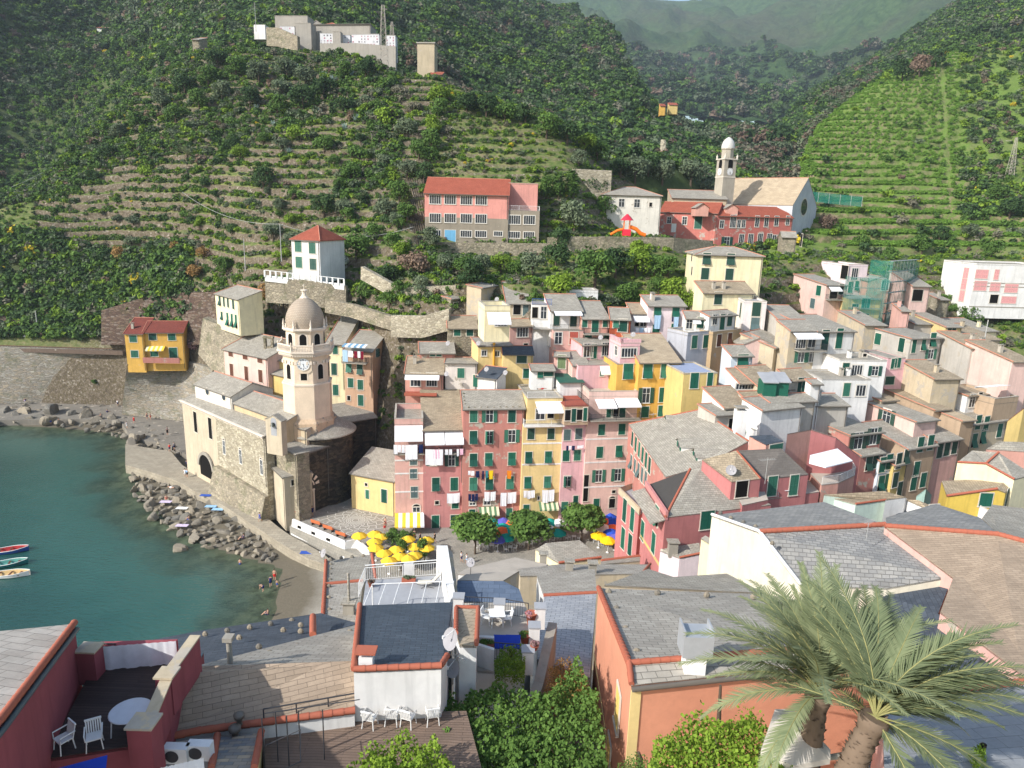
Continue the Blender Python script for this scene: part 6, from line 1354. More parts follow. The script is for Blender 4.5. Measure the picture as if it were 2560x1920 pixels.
for i in range(4):
 an_ = r45+i*math.pi/2; d = V((math.cos(an_), math.sin(an_), 0)); g = MB(); c_ = bt+d*2.8; g.lathe([(.25,69.5),(.25,70.2),(.1,70.4),(.02,70.9)], 6, (c_.x,c_.y,0)); part('pinnacle', g, FRAMEC, rt)
 an_ += math.pi/4; d = V((math.cos(an_), math.sin(an_), 0))
 if d.y < .2:
  g = MB(); s_ = V((-d.y,d.x,0)); c_ = bt+d*2.0+V((0,0,67.9)); g.face([c_+s_*x_+V((0,0,z_)) for x_, z_ in [(-.75,-1.0),(.75,-1.0)]+[(.75*math.cos(k*math.pi/8), .6+.75*math.sin(k*math.pi/8)) for k in range(9)]]); part('bell_opening', g, DARK, rt)
  g = MB(); c_ = bt+d*2.06+V((0,0,65.9)); q = lambda r_, a_, o_: c_+s_*(r_*math.sin(a_))+V((0,0,r_*math.cos(a_)))+d*o_
  g.face([q(1.0,-6.2832*k/24,.0) for k in range(24)]); o_ = part('clock_face', g, WHITEP, rt)
  g = MB()
  for a_, L_ in ((3.2,.6),(2.8,.85)): ra = (q(1,a_,0)-q(0,0,0)).normalized(); ta = ra.cross(d); g.face([q(0,0,.03)-ta*.07,q(0,0,.03)+ta*.07,q(L_,a_,.03)+ta*.03,q(L_,a_,.03)-ta*.03])
  for k in range(12): a_ = 6.2832*k/12; ra = (q(1,a_,0)-q(0,0,0)).normalized(); ta = ra.cross(d); g.face([q(.75,a_,.02)-ta*.04,q(.75,a_,.02)+ta*.04,q(.92,a_,.02)+ta*.04,q(.92,a_,.02)-ta*.04])
  sub('clock_hands', g, IRON, o_)
bld('low brown slate roof joining convent and bell tower', (620,530), (1100,535), Y=208, yaw=-3, dep=8, roof='shed', s=.3, h=9, wall='tan', rm=SLATE, cat='annex', name='annex')
T(600, 0, 640)
CW = plaster('cemetery_wall', (176,170,160), .25); K_ = dict(cat='cemetery block', name='cemetery_block')
NW = plaster('niche_marble', (226,226,228), .05)
def nichewall(label, A, B, Y, h, yaw=-4):
 o = bld(label, A, B, Y=Y, yaw=yaw, dep=3, roof='flat', h=h+2, wall=NW, rm=CW, ridge=False, par=.1, **K_)
 g = MB(); nx_ = max(2, int(o.W/1.0)); nz = int(h/.85)
 Rn = random.Random(nx_)
 for i in range(nx_):
  for k in range(nz):
   if Rn.random() < .25: continue
   x0 = o.W*i/nx_+.2; z0 = -(k+1)*.85; w_ = Rn.uniform(.25,.5); g.hexa([o.P(x0,-.05,z0),o.P(x0+w_,-.05,z0),o.P(x0+w_,0,z0),o.P(x0,0,z0)],[o.P(x0,-.05,z0+Rn.uniform(.3,.5)),o.P(x0+w_,-.05,z0+.45),o.P(x0+w_,0,z0+.45),o.P(x0,0,z0+.45)], Rn.randrange(3))
 g2 = part('burial_niches', g, [plain('niche_dark', (.12,.11,.13), .6), plain('niche_grey', (.35,.33,.36), .6), plain('niche_flowers', (.45,.2,.25), .8)], o.root); g2['kind'] = 'stuff'; return o
bld('tall blank grey cemetery chapel at the left of the hilltop cemetery', (300,142), (582,168), Y=279, yaw=-6, dep=6, roof='flat', h=9, wall=CW, rm=CW, par=.2, **K_)
nichewall('short white niche wall at the left of the hilltop cemetery', (345,228), (470,232), 272, 4)
bld('plain grey cemetery wall block left of the crouching roofs', (478,205), (612,215), Y=270, yaw=-5, dep=5, roof='flat', h=9, wall=CW, rm=CW, par=.2, **K_)
bld('long grey cemetery range with slightly sloping roof line', (612,212), (1128,268), Y=276, yaw=-8, dep=6, roof='shed', s=-.1, h=9, wall=CW, rm=CW, ridge=False, **K_)
nichewall('white niche wall nearest the centre of the hilltop cemetery', (690,288), (800,290), 266, 4.4)
bld('square grey pylon between two niche walls', (800,275), (868,275), Y=265, yaw=-3, dep=3, roof='flat', h=9, wall=CW, rm=CW, par=.1, **K_)
nichewall('small recessed niche wall right of the grey pylon', (872,305), (952,308), 268, 3.4); nichewall('longest white niche wall of the hilltop cemetery', (965,298), (1200,320), 264, 4.6, -8)
nichewall('pale cube tomb block behind the lattice mast', (1262,308), (1342,318), 262, 6)
bld('grey cemetery chapel with small gable seen over the wall', (615,205), (705,205), Y=285, yaw=-5, dep=6, roof='gx', s=.6, h=5, wall=CW, rm=CW, **K_)
bld('little white domed chapel roof in the cemetery', (712,215), (840,222), Y=288, yaw=-5, dep=5, roof='hip', s=.5, h=4, wall='white', rm=TERRA, **K_)
bld('arched white tomb at the left end of the cemetery', (118,212), (215,190), Y=285, yaw=-5, dep=4, roof='flat', h=5, wall='white', rm=CW, **K_)
terrw('tall grey buttress wall beneath the cemetery', [(690,375),(1000,372),(1345,400)], None, 9, mat=CW, Y=[262,260,258])
terrw('low stone wall at the left end of the cemetery', [(225,235),(330,240),(495,312)], None, 6, mat=ST_GREY, Y=[268,266,262])
tt = bld('tall beige transformer tower standing alone on the ridge', (1532,375), (1680,378), Y=238, yaw=-6, dep=4.5, roof='flat', h=12, wall=plaster('beige_tower', (196,182,156), .3), cat='tower', name='tower', par=.1);
g = MB(); o = tt; g.hexa([o.P(-.3,-.3,.0),o.P(o.W+.3,-.3,0),o.P(o.W+.3,o.D+.3,0),o.P(-.3,o.D+.3,0)],[o.P(-.3,-.3,.35),o.P(o.W+.3,-.3,.35),o.P(o.W+.3,o.D+.3,.35),o.P(-.3,o.D+.3,.35)]); part('cap_slab', g, CW, tt.root)
bld('tiny shed with red roof beside the transformer tower', (1640,640), (1745,612), Y=235, yaw=-4, dep=3, roof='shed', s=.35, h=4, wall='gstone', rm=TERRA, cat='shed', name='shed')
def mast(label, px_, top, bot, Y, w0=1.6, w1=.3, mat=None):
 a = atY((px_, bot), Y); b_ = atY((px_, top), Y); H_ = b_.z-a.z; rt = root('lattice_mast', label, 'mast', a); g = MB(); n = 12
 cs = lambda f: [a+V((sx_*(w0+(w1-w0)*f)/2, sy_*(w0+(w1-w0)*f)/2, H_*f)) for sx_, sy_ in ((-1,-1),(1,-1),(1,1),(-1,1))]
 for i in range(4): g.tube([cs(0)[i], cs(1)[i]], .07, 4)
 for k in range(n):
  p, q = cs(k/n), cs((k+1)/n)
  for i in range(4): g.tube([p[i], q[(i+1)%4]], .04, 3, cap=False); g.tube([q[i], q[(i+1)%4]], .04, 3, cap=False)
 g.box(b_.x-1.0,b_.y-.1,b_.z-1.2,b_.x+1.0,b_.y+.1,b_.z-1.05); part('lattice', g, mat or plain('mast_paint', lin((180,172,160)), .6), rt)
mast('tall rusty white lattice mast on the cemetery hill', 1243, 45, 610, 245, 2.6, .8); mast('smaller distant lattice mast right of the tomb block', 1315, 190, 310, 290, 1.5, .6)
T(1800, 0, 760); mast('grey lattice pylon at the right edge of the vineyard', 2105, 1000, 1290, 262, 2.0, .5)
def far_house(label, A, B, Y, wall, h=4, rm=None, dep=6):
 g_ = ground(B); Y = g_.y-3 if g_ is not None and Y > 340 else Y
 return H(label, A, B, Y=Y, yaw=-3, dep=dep, roof='shed', s=.3, h=h, wall=wall, rm=rm or TERRA)
T(0, 0, 640); a_ = far_house('little white farmhouse with brown roof high on the left hill', (835,238), (1000,245), 352, 'white', 6); addwin(a_,'F',(900,255,'k',1.2,1.4)); addwin(a_,'F',(940,252,'k',4,2))
far_house('ruined stone hut below the cemetery at left', (1660,340), (1720,340), 268, 'gstone', 5, SLATE)
far_house('pale little hut right of the white farmhouse', (1075,285), (1130,285), 350, 'tan', 4, SLATE)
T(1200, 0, 640); far_house('distant pink house on the wooded hillside', (630,195), (725,185), 600, 'pink', 5, TERRA, 10); far_house('distant white roofed cottage near the pink house', (790,200), (850,203), 610, 'white', 3, SLATE); far_house('distant yellow house above the valley road', (1560,915), (1605,915), 420, 'och', 5, TERRA); far_house('distant ochre house with annex above the valley road', (1635,905), (1710,910), 425, 'gyel', 5, TERRA); far_house('tiny distant farm at the top left ridge', (75,85), (130,90), 560, 'white', 3, SLATE)
T(1800, 0, 760); far_house('tiny pink hut among the vineyard terraces', (1130,1030), (1178,1030), 300, 'lpink', 3.6, TERRA, 3); far_house('tiny stone store hut with dark doorway at the vineyard foot', (690,1290), (718,1290), 268, 'white', 3, SLATE, 2)
T(2000, 660, 560)
f1 = H('big pink house with blind balcony below the pale church', (262,208), (470,196), Y=150, yaw=12, dep=12, roof='shed', s=.1, h=14, wall='lpink', F=[(407,250,'c',1.0,1.8,GREEN2),(330,300,'k',1.8,1.8)], L=[(185,262,'c',1.4,1.8),(125,388,'c',1.4,1.8,GREY_SH)]); awning(f1,'F',(272,215),(385,212),.8,1.4); balcony(f1,'F',(255,345),(385,335),out=1.4)
f2 = H('pale pink house with roof terrace above the scaffolding', (478,22), (672,16), Y=162, yaw=10, dep=11, roof='flat', h=22, wall='pwhite', F=[(497,230,'c',1.0,2.2),(560,215,'c',.8,1.8),(540,100,'p',1.4,2.4),(615,210,'c',.8,1.8)], L=[(440,80,'k',2.5,3.0)], par=.4)
f3 = bld('yellow block wrapped in green scaffold netting', (485,345), (800,350), Y=146, yaw=-6, dep=9, roof='flat', h=16, wall='yel', rm=FLAT, cat='house', name='house', F=[(650,390,'c',1.4,2.0,plain('teal_shutter', lin((40,130,120)), .6)),(545,420,'k',1.2,1),(640,520,'k',1.4,1.2)])
f3b = bld('red gabled house behind the scaffold netting', (690,160), (890,170), Y=158, yaw=-4, dep=9, roof='gx', s=.4, h=14, wall='salmon', cat='house', name='house', F=[(840,210,'p',1.4,2.0)])
t = NT('scaffold_net', .8, .1); v = t.coord('UV'); wv = t.n('ShaderNodeTexBrick', _offset=0, Scale=1.0, Mortar_Size=.16, Brick_Width=.9, Row_Height=.9); t.l(v, wv.inputs['Vector']); t.color((.03,.22,.17)); tr = t.n('ShaderNodeBsdfTransparent'); mx_ = t.n('ShaderNodeMixShader'); ns = t.noise(v, .6, 4)
t.l(t.math('ADD', t.math('MULTIPLY', ns, .6), .12), mx_.inputs[0]); t.l(tr.outputs[0], mx_.inputs[1]); t.l(t.b.outputs[0], mx_.inputs[2]); t.l(mx_.outputs[0], t.t.nodes['Material Output'].inputs['Surface']); NET = t.m
def scaffold(label, o, W0, W1, z0, z1, yo=1.3):
 rt = root('scaffolding', label, 'scaffolding', o.P(W0,-yo,z0)); g = MB(); n = int((W1-W0)/2)+1
 for i in range(n+1):
  x_ = W0+(W1-W0)*i/n
  for y_ in (-yo,-.3): g.tube([o.P(x_,y_,z0), o.P(x_,y_,z1)], .04, 4)
 k = int((z1-z0)/2)
 for j in range(k+1):
  z_ = z0+(z1-z0)*j/k; g.tube([o.P(W0,-yo,z_), o.P(W1,-yo,z_)], .04, 4); g.hexa([o.P(W0,-yo,z_-.06),o.P(W1,-yo,z_-.06),o.P(W1,-.4,z_-.06),o.P(W0,-.4,z_-.06)],[o.P(W0,-yo,z_),o.P(W1,-yo,z_),o.P(W1,-.4,z_),o.P(W0,-.4,z_)])
 part('poles_and_decks', g, plain('scaffold_steel', (.35,.36,.36), .5), rt); g = MB(); g.face([o.P(W0-.2,-yo-.12,z0),o.P(W1+.2,-yo-.12,z0),o.P(W1+.2,-yo-.12,z1),o.P(W0-.2,-yo-.12,z1)]); g.face([o.P(W0-.2,-yo-.12,z0),o.P(W0-.2,-yo-.12,z1),o.P(W0-.2,3,z1),o.P(W0-.2,3,z0)]); part('netting', g, NET, rt)
scaffold('lower green netted scaffold in front of the yellow block', f3, 0, f3.W, -14, 4.5)
sc2 = Bld(); a = atY((800,330), 148); ex_ = V((math.cos(.75), math.sin(.75), 0)); ey_ = V((-ex_.y, ex_.x, 0)); sc2.P = lambda x_, y_, z_: a+ex_*x_+ey_*y_+V((0,0,z_)); scaffold('taller green netted scaffold running back beside the red gable', sc2, 0, 15, -12, 7.5)
f4 = H('grey slate roofed house in the hollow right of the scaffolding', (1110,215), (1290,235), Y=152, yaw=8, dep=8, roof='shed', s=.3, h=10, wall='lpink', F=[(1160,310,'k',2.4,2.4)])
f5 = H('brown slate roof house with round chimney pots and low parapet', (-90,655), (190,650), Y=118, yaw=3, dep=13, roof='shed', s=.2, h=10, wall='grey')
f6 = H('grey flat roofed house with white facade and green doors, centre right', (170,665), (545,615), Y=116, yaw=14, dep=(10,500), roof='shed', s=.12, h=11, wall=plaster('off_white', (232,230,226), .15), F=[(248,750,'c',1.2,3.0),(388,735,'c',1.1,3.0)])
f7 = H('white gabled house with stained grey side and green shutters', (1095,735), (1400,690), Y=125, yaw=16, dep=(930,632), roof='shed', s=.05, h=14, wall='grey', F=[(1125,810,'c',.8,2.2),(1220,790,'c',.8,2.0),(1312,748,'c',1.1,2.2),(1290,890,'o',1.1,1.6)], L=[(770,740,'c',1.3,1.8),(1003,800,'c',1.2,2.2)])
f8 = H('small yellow house with dark flat roof among the grey roofs', (1385,770), (1665,810), Y=130, yaw=5, dep=7, roof='flat', h=12, wall='yel', rm=SLATE_D, F=[(1437,848,'c',1.1,1.7),(1410,995,'c',1.1,2.0),(1605,860,'c',.9,1.7)])
f9 = H('yellow house with slate roof and two tall dark windows', (1440,620), (1600,600), Y=142, yaw=12, dep=12, roof='shed', s=.15, h=10, wall='yel', F=[(1470,690,'c',.8,2.0,GREEN2),(1515,680,'c',.8,2.0,GREEN2)])
f10 = H('pink tower house with brick kiosk on its roof', (870,935), (1045,910), Y=116, yaw=12, dep=7, roof='flat', h=12, wall='bpink', F=[(927,985,'c',1.0,1.5),(965,975,'c',1.0,1.5),(885,1150,'c',1.5,1.2)], par=.1)
f11 = H('white house with roof terrace of short white posts and orange cloth', (395,955), (860,1000), Y=111, yaw=4, dep=7, roof='flat', h=8, wall='white', F=[(740,1055,'o',1.0,1.4),(450,1040,'c',1.0,1.8),(560,1060,'p',1.6,1.8),(640,900,'k',.6,.5)], par=.15, chim=2)
f12 = H('white stepped terrace house with planters and tall white chimney', (220,1145), (700,1170), Y=107, yaw=6, dep=7, roof='flat', h=7, wall='white', par=.12, F=[(460,1240,'c',1.0,1.8),(600,1250,'p',1.4,1.6)], chim=2)
f13 = H('long white house with brown slate roof and green shutters, right', (1135,1140), (1330,1130), Y=118, yaw=3, dep=8, roof='shed', s=.2, h=8, wall='white', rm=SLATE_B, L=[(1035,1105,'k',.6,.6)], F=[(1127,1205,'c',1.0,1.4),(1262,1235,'c',1.1,2.6)])
f14 = H('white house with peaked brown roof and wide terrace above the street', (1655,1300), (1850,1250), Y=111, yaw=22, dep=(1150,1130), roof='shed', s=.08, h=12, wall='white', rm=SLATE_B, F=[(1700,1350,'p',1.2,1.9),(1775,1340,'k',.9,2.4)])
f15 = H('brown slate roof with red ridge tiles behind the peaked white house', (1810,1210), (1960,1150), Y=119, yaw=22, dep=(1335,1085), roof='shed', s=.05, h=9, wall='cream', rm=SLATE_B)
f16 = H('terrace with white blinds and glass parapet at the right edge', (1915,1385), (2150,1310), Y=109, yaw=22, dep=9, roof='flat', h=14, wall='umber', par=.9); awning(f16,'F',(1850,1215),(2080,1190),.4,-2.0)
f17 = H('large tan slate roof with skylights, right of the pergola', (800,1350), (960,1290), Y=110, yaw=20, dep=(600,1250), roof='shed', s=.1, h=8, wall='tan', rm=SLATE_B)
f18 = H('long brown slate roof ending over the dark street wall', (1325,1440), (1475,1415), Y=107, yaw=20, dep=(850,1185), roof='shed', s=.1, h=9, wall='umber', rm=SLATE_B)
f19 = H('tan slate roof strip with iron clamps along the street', (1595,1545), (1725,1490), Y=104, yaw=20, dep=(1330,1320), roof='shed', s=.08, h=14, wall='umber', rm=SLATE_T)
f20 = H('pink gabled house with grey slate roof and open green shutters', (1140,1555), (1360,1490), Y=102, yaw=22, dep=(800,1350), roof='shed', s=.06, h=12, wall='lpink', L=[(855,1510,'o',1.3,2.2,GREEN2)])
f21 = H('broad grey slate roofed house with long gutter beside the street', (490,1690), (815,1580), Y=96, yaw=22, dep=(70,1400), roof='shed', s=.04, h=12, wall='red', F=[(575,1745,'o',1.4,2.2,GREEN2),(725,1700,'o',1.2,2.2,GREEN2)])
PSH = plain('pale_pink_shutter', lin((222,160,158)), .7)
f22 = H('white house with concrete side and pale pink blinds at the far right', (1745,5), (2500,60), Y=168, yaw=3, dep=12, roof='flat', h=12.5, wall='white', par=.3, L=[(1640,90,'c',1.6,2.2,PSH),(1620,200,'c',1.6,2.2,PSH),(1600,315,'c',1.6,2.2,PSH)], F=[(1795,100,'c',3.0,2.0,PSH),(1780,215,'c',3.0,2.2,PSH),(1925,225,'c',2.4,2.0,PSH),(2085,240,'c',3.2,2.0,PSH),(1940,105,'c',1.0,2.0,PSH),(2060,355,'c',3.6,1.6,PSH),(1915,345,'k',2.0,2.0)], bands=(-4.2,-5.0,-9.8), bandc=CONC)
for i, (lab, A, B, Y, yw, dp, wl, rmm) in enumerate((
 ('wide brown slate gable roof at the right edge of the village', (1885,920), (2230,985), 118, 6, 12, 'grey', SLATE_B),
 ('dark slate roof over pale wall below the yellow house', (1690,830), (1890,915), 120, 5, 9, 'grey', SLATE_B),
 ('cream gable house with long slate roof at far right', (1600,665), (1950,600), 150, 14, 9, 'cream', SLATE),
 ('pale house with brown roof near the lamp mast at right', (1710,745), (1980,690), 140, 12, 10, 'tan', SLATE_B),
 ('pink end house with slate roof at the far right edge', (2100,960), (2300,930), 112, 10, 10, 'lpink', SLATE_B),
 ('small pink house between scaffolding and slate roofs', (1000,460), (1085,480), 140, -8, 5, 'pink', SLATE),
 ('long cream roofed house behind the white gable', (640,600), (850,590), 133, 8, 9, 'tan', SLATE),
 ('slate roof house left of the small yellow house', (1130,590), (1330,585), 145, 8, 9, 'grey', SLATE),
 ('flat stone farm building under the vineyard wall', (1380,350), (1475,345), 165, 6, 6, 'gstone', SLATE),
 ('low brown roof with white vents among the right roofs', (1320,1130), (1590,1090), 110, 10, 8, 'tan', SLATE_B),
 ('grey roof terrace beside the pergola posts', (20,1390), (480,1370), 99, 6, 4, 'grey', SLATE))):
 H(lab, A, B, Y=Y, yaw=yw, dep=dp, roof='shed', s=.16, h=11, wall=wl, rm=rmm, chim=1)
T(1500, 660, 560)
f5b = H('old house with small parapet roof between white cube and pink house', (1860,660), (2170,650), Y=124, yaw=3, dep=5, roof='flat', h=8, wall='grey', par=.6)
T(2000, 1000, 560)
for i, (lab, A, B, z, yw, dp, wl, wn) in enumerate((
 ('red street house with open green shutters in shadow', (600,545), (825,470), 95, 24, 8, 'red', [(680,620),(740,600)]),
 ('pale blue street house with tall dark shutters', (790,600), (930,520), 96, 24, 8, 'lblue', [(815,640),(880,610),(800,820),(865,800)]),
 ('ochre street house with open shutters and flower boxes', (930,640), (1060,480), 96.5, 30, 8, 'gyel', [(975,600),(1050,560),(940,790),(985,880)]),
 ('brown pink street house with washing along its front', (1060,480), (1345,380), 98, 24, 8, 'umber', [(1150,680),(1120,820),(1215,790),(1190,440),(1290,420)]),
 ('pink street house with iron balconies and hung laundry', (1345,410), (1590,330), 101, 24, 8, 'pink', [(1380,500),(1450,480),(1525,460)]),
 ('olive street house with many green shutters at the end of the lane', (1600,250), (2050,150), 106, 24, 8, 'tan', [(1620,430),(1720,400),(1805,360),(1840,230),(1970,300),(1760,220)]))):
 o_ = H(lab, A, B, Y=z, yaw=yw, dep=dp, roof='shed', s=.2, h=15, wall=wl, F=[(x_,y_,'c',1.1,2.0,GREEN if i % 2 else GREEN2) for x_, y_ in wn])
laundry('blue and white sheets on a line along the brown pink street house', atZ((1100,760),9), atZ((1310,700),9), [(i/10,(i+.9)/10,1.0,(1,0,0,1)[i%4]) for i in range(10)])
laundry('purple and white washing on the pink street house', atZ((1340,440),15), atZ((1480,420),15), [(i/6,(i+.9)/6,1.2,(5,0,5)[i%3]) for i in range(6)])
laundry('small white washing hung high above the lane', atZ((1615,300),17.5), atZ((1730,290),17.5), [(i/6,(i+.9)/6,1.0,0) for i in range(6)])
def capline(o, P, i, j, r=.13, mat=None, name='ridge_tiles', sag=0):
 g = MB(); a, c = P[i]+V((0,0,.07)), P[j]+V((0,0,.07)); L = (c-a).length; n = max(1, int(L/.42))
 for k in range(n):
  p, q = a.lerp(c, k/n), a.lerp(c, (k+1.06)/n); g.tube([p, q], r*.92, 8, 0, r*1.08)
 return sub(name, g, mat or RIDGE, o.roof)
def stones(o, pts, zs):
 for p, z_ in zip(pts, zs):
  g = MB(); q = atZ(p, z_); s = .16; g.lathe([(s*.9,-.05),(s,.08),(s*.6,.2),(.03,.24)], 7, tuple(q), 0, False, random.random()*6, 1.2, .8); sub('roof_stone', g, ROCK, o.roof)
def wallquad(o, i, j, h, mat, name='wall', th=.2):
 P = o.pts; g = MB(); a, c = P[i], P[j]; d = V((c.x-a.x, c.y-a.y, 0)).normalized(); n_ = V((-d.y, d.x, 0))*th
 g.hexa([a-V((0,0,.3)),c-V((0,0,.3)),c+n_-V((0,0,.3)),a+n_-V((0,0,.3))],[a+V((0,0,h)),c+V((0,0,h)),c+n_+V((0,0,h)),a+n_+V((0,0,h))]); return part(name, g, mat, o.root)
SLATE_BIG = slate('big_pale_slates', (202,195,182), (178,171,159), bw=.62, bh=.34, mort=.018, moss=.12)
SLATE_NW = slate('new_dark_slates', (96,108,120), (82,94,106), bw=.5, bh=.24, mort=.012, moss=0, rgh=.6)
TANR = slate('tan_cement_tiles', (196,174,150), (176,156,134), bw=.7, bh=.22, mort=.008, moss=.05)
T(760, 1300, 640)
w1 = pbld('small white house with new dark slate roof and terracotta edge tiles, front centre', [(430,1300,35.0),(1185,1268,35.0),(1235,1185,34.6),(1285,712,32.6),(482,742,32.6)], [(0,1,2,3,4)], 22, 'white', rm=SLATE_NW)
for a, c in ((0,1),(1,2),(0,4)): capline(w1, w1.pts, a, c)
g = MB(); p = atZ((540,1235), 35.0); g.box(p.x-.28,p.y-.2,p.z-.3,p.x+.28,p.y+.2,p.z+.35); sub('chimney', g, WHITEP, w1.roof); g = MB(); g.box(p.x-.42,p.y-.3,p.z+.55,p.x+.42,p.y+.3,p.z+.62);
for s_ in (-.25,.25): g.box(p.x+s_-.03,p.y-.05,p.z+.35,p.x+s_+.03,p.y+.05,p.z+.55)
sub('chimney_cap', g, RIDGE, w1.roof)
w2 = pbld('narrow stair roof of beige slabs with terracotta edges beside the dark slate roof', [(1312,985,34.4),(1345,1080,34.4),(1490,1085,34.4),(1505,765,33.0),(1315,762,33.0)], [(0,1,2,3,4)], 28, 'white', rm=slate('beige_slabs', (214,196,168), (200,182,154), bw=.6, bh=.45, mort=.02, moss=.1))
for a, c in ((2,3),(3,4),(4,0)): capline(w2, w2.pts, a, c, .11)
w3 = pbld('grey concrete roof terrace with white garden furniture and flower pots', [(1300,720,31),(1370,1300,31),(1900,1320,31),(1975,870,31),(1900,720,31)], [(0,1,2,3,4)], 22, 'white', rm=FLAT)
setfac(w3, 'F', 1, 2)
T(760, 1300, 640)
g = MB(); A = [atZ(p, 31) for p in ((1362,750),(1930,860),(1975,935))]
for a, c in ((0,1),): railing(g, atZ((1365,800),31), atZ((1700,815),31), 1.0, .14); railing(g, atZ((1720,820),31), atZ((1935,860),31), 1.0, .14)
railing(g, atZ((1640,1210),31), atZ((1900,1230),31), 1.0, .14); part('railing', g, IRON, w3.root)
for (x,y) in ((1335,750),(1685,800),(2035,840),(1985,1010),(1930,1225)):
 g = MB(); p = atZ((x, y+55), 31); g.box(p.x-.28,p.y-.28,p.z-.2,p.x+.28,p.y+.28,p.z+1.05); g.box(p.x-.33,p.y-.33,p.z+1.05,p.x+.33,p.y+.33,p.z+1.12, 1); part('pillar', g, [WM('white'), FLAT_G], w3.root)
g = MB(); a, c = atZ((1480,1125),31), atZ((1640,1135),31); g.hexa([a+V((0,-.2,-.2)),c+V((0,-.2,-.2)),c,a],[a+V((0,-.2,.9)),c+V((0,-.2,.9)),c+V((0,0,.9)),a+V((0,0,.9))]); a, c = atZ((1300,1180),31), atZ((1640,1290),31); g.hexa([a+V((0,-.2,-.2)),c+V((0,-.2,-.2)),c,a],[a+V((0,-.2,1.2)),c+V((0,-.2,1.2)),c+V((0,0,1.2)),a+V((0,0,1.2))]); part('low_wall', g, WM('white'), w3.root)
terrw('thin slate capped wall running down beside the furnished terrace', [(2110,880),(1985,1390),(1940,1520)], [30.6,30.6,30.6], 8, mat=CONC, th=.5)
w4 = pbld('sunken blue slate patio behind the furnished terrace', [(1310,700,27),(1900,720,27),(1860,600,27),(1725,530,27),(1325,525,27)], [(0,1,2,3,4)], 18, 'white', rm=slate('patio_slabs', (120,136,158), (104,120,142), bw=.8, bh=.6, mort=.01, moss=0))
w4b = pbld('beige flat roof strip next to the satellite dish on the patio edge', [(1330,520,26.5),(1720,525,26.5),(1860,440,26),(1400,470,26)], [(0,1,2,3)], 18, 'tan', rm=FLAT)
w5 = pbld('white railed sun terrace with deck chair and red planters above the beach', [(505,745,26.5),(1290,720,26.5),(1262,640,26.5),(1235,475,26.5),(535,525,26.5)], [(0,1,2,3,4)], 14, 'white', rm=FLAT_G)
g = MB(); p0, p1 = atZ((530,527),26.5), atZ((1145,478),26.5); railing(g, p0, p0.lerp(p1,.52), 1.05, .16, .02); railing(g, p0.lerp(p1,.68), p1, 1.05, .16, .02); g.tube([p0+V((0,0,1.25)), p1+V((0,0,1.25))], .04); railing(g, p0+V((0,-2.2,0)), p0, 1.05, .16)
part('railing', g, WHITEP, w5.root)
g = MB(); q0 = p0.lerp(p1,.53); q1 = p0.lerp(p1,.67); g.hexa([q0,q1,q1+V((0,.2,0)),q0+V((0,.2,0))],[v_+V((0,0,1.1)) for v_ in (q0,q1,q1+V((0,.2,0)),q0+V((0,.2,0)))]); part('parapet', g, WM('white'), w5.root)
g = MB(); a, c = atZ((1240,480),26.5), atZ((1290,725),26.5);
for i in range(7): p = atZ((520,735),28.6).lerp(atZ((1262,705),28.6), i/6); q = p+V((0,2.6,0)); g.tube([p, q], .03, 5)
p = atZ((520,735),28.6); q = atZ((1262,705),28.6); g.tube([p+V((0,2.6,0)), q+V((0,2.6,0))], .04, 5); g.tube([p+V((0,2.6,0)), p+V((0,2.6,-2.1))], .04, 5); g.tube([q+V((0,2.6,0)), q+V((0,2.6,-2.1))], .04, 5); part('pergola_frame', g, WHITEP, w5.root)
w6 = pbld('tall white parapet wall with beige capping beside the sun terrace', [(1145,222,27.8),(1240,222,27.8),(1305,640,28.4),(1262,700,28.4)], [(0,1,2,3)], 14, 'white', rm=WM('white'))
w6b = pbld('beige capping ledge right of the white parapet wall', [(1242,235,27.5),(1285,290,27.5),(1325,610,27.9),(1300,690,27.9)], [(0,1,2,3)], 14, 'white', rm=WM('tan'))
w7 = pbld('grey slate roofed beach house with red ridge tiles and stone weights', [(160,872,23.6),(468,882,23.6),(510,530,22.2),(180,560,22.2)], [(0,1,2,3)], 2, 'tan', rm=SLATE_BIG);
for a, c in ((3,0),(2,3)): capline(w7, w7.pts, a, c, .16)
w7b = pbld('far slope of the slate roof above the beach with row of weight stones', [(180,558,22.2),(510,528,22.2),(620,508,21.6),(588,300,20.6),(190,355,20.6)], [(0,1,2,3,4)], 2, 'tan', rm=SLATE); capline(w7b, w7b.pts, 0, 4, .15); capline(w7b, w7b.pts, 2, 3, .15)
stones(w7b, [(230,345),(320,330),(415,322),(512,312),(232,388),(232,430),(230,478),(225,522)], [20.7,20.7,20.7,20.7,20.9,21.2,21.5,21.9]); stones(w7, [(218,575),(215,675),(220,780)], [22.4,22.8,23.2])
g = MB(); p = atZ((392,810), 23.3); g.box(p.x-.4,p.y-.35,p.z-.5,p.x+.4,p.y+.35,p.z+1.0); g.box(p.x-.55,p.y-.5,p.z+1.0,p.x+.55,p.y+.5,p.z+1.1,1); g.tube([p+V((0,0,1.1)),p+V((0,0,3.4))], .1, 6, 1); sub('chimney', g, [CONC, SLATE], w7.roof)
g = MB(); p = atZ((140,935), 24.2); g.box(p.x-.5,p.y-.4,p.z-.9,p.x+.5,p.y+.4,p.z+.5); g.box(p.x-.65,p.y-.55,p.z+.5,p.x+.65,p.y+.55,p.z+.65,1); sub('chimney', g, [RIDGE, SLATE_BIG], w7.roof)
T(500, 1500, 640)
w8 = pbld('long dark slate roof above the beach with pale weight stones', [(-700,830,30.5),(1368,205,27),(1045,115,25.5),(0,268,26),(-800,420,26.5)], [(0,1,2,3,4)], 3, 'tan', rm=SLATE_D); capline(w8, w8.pts, 1, 1)
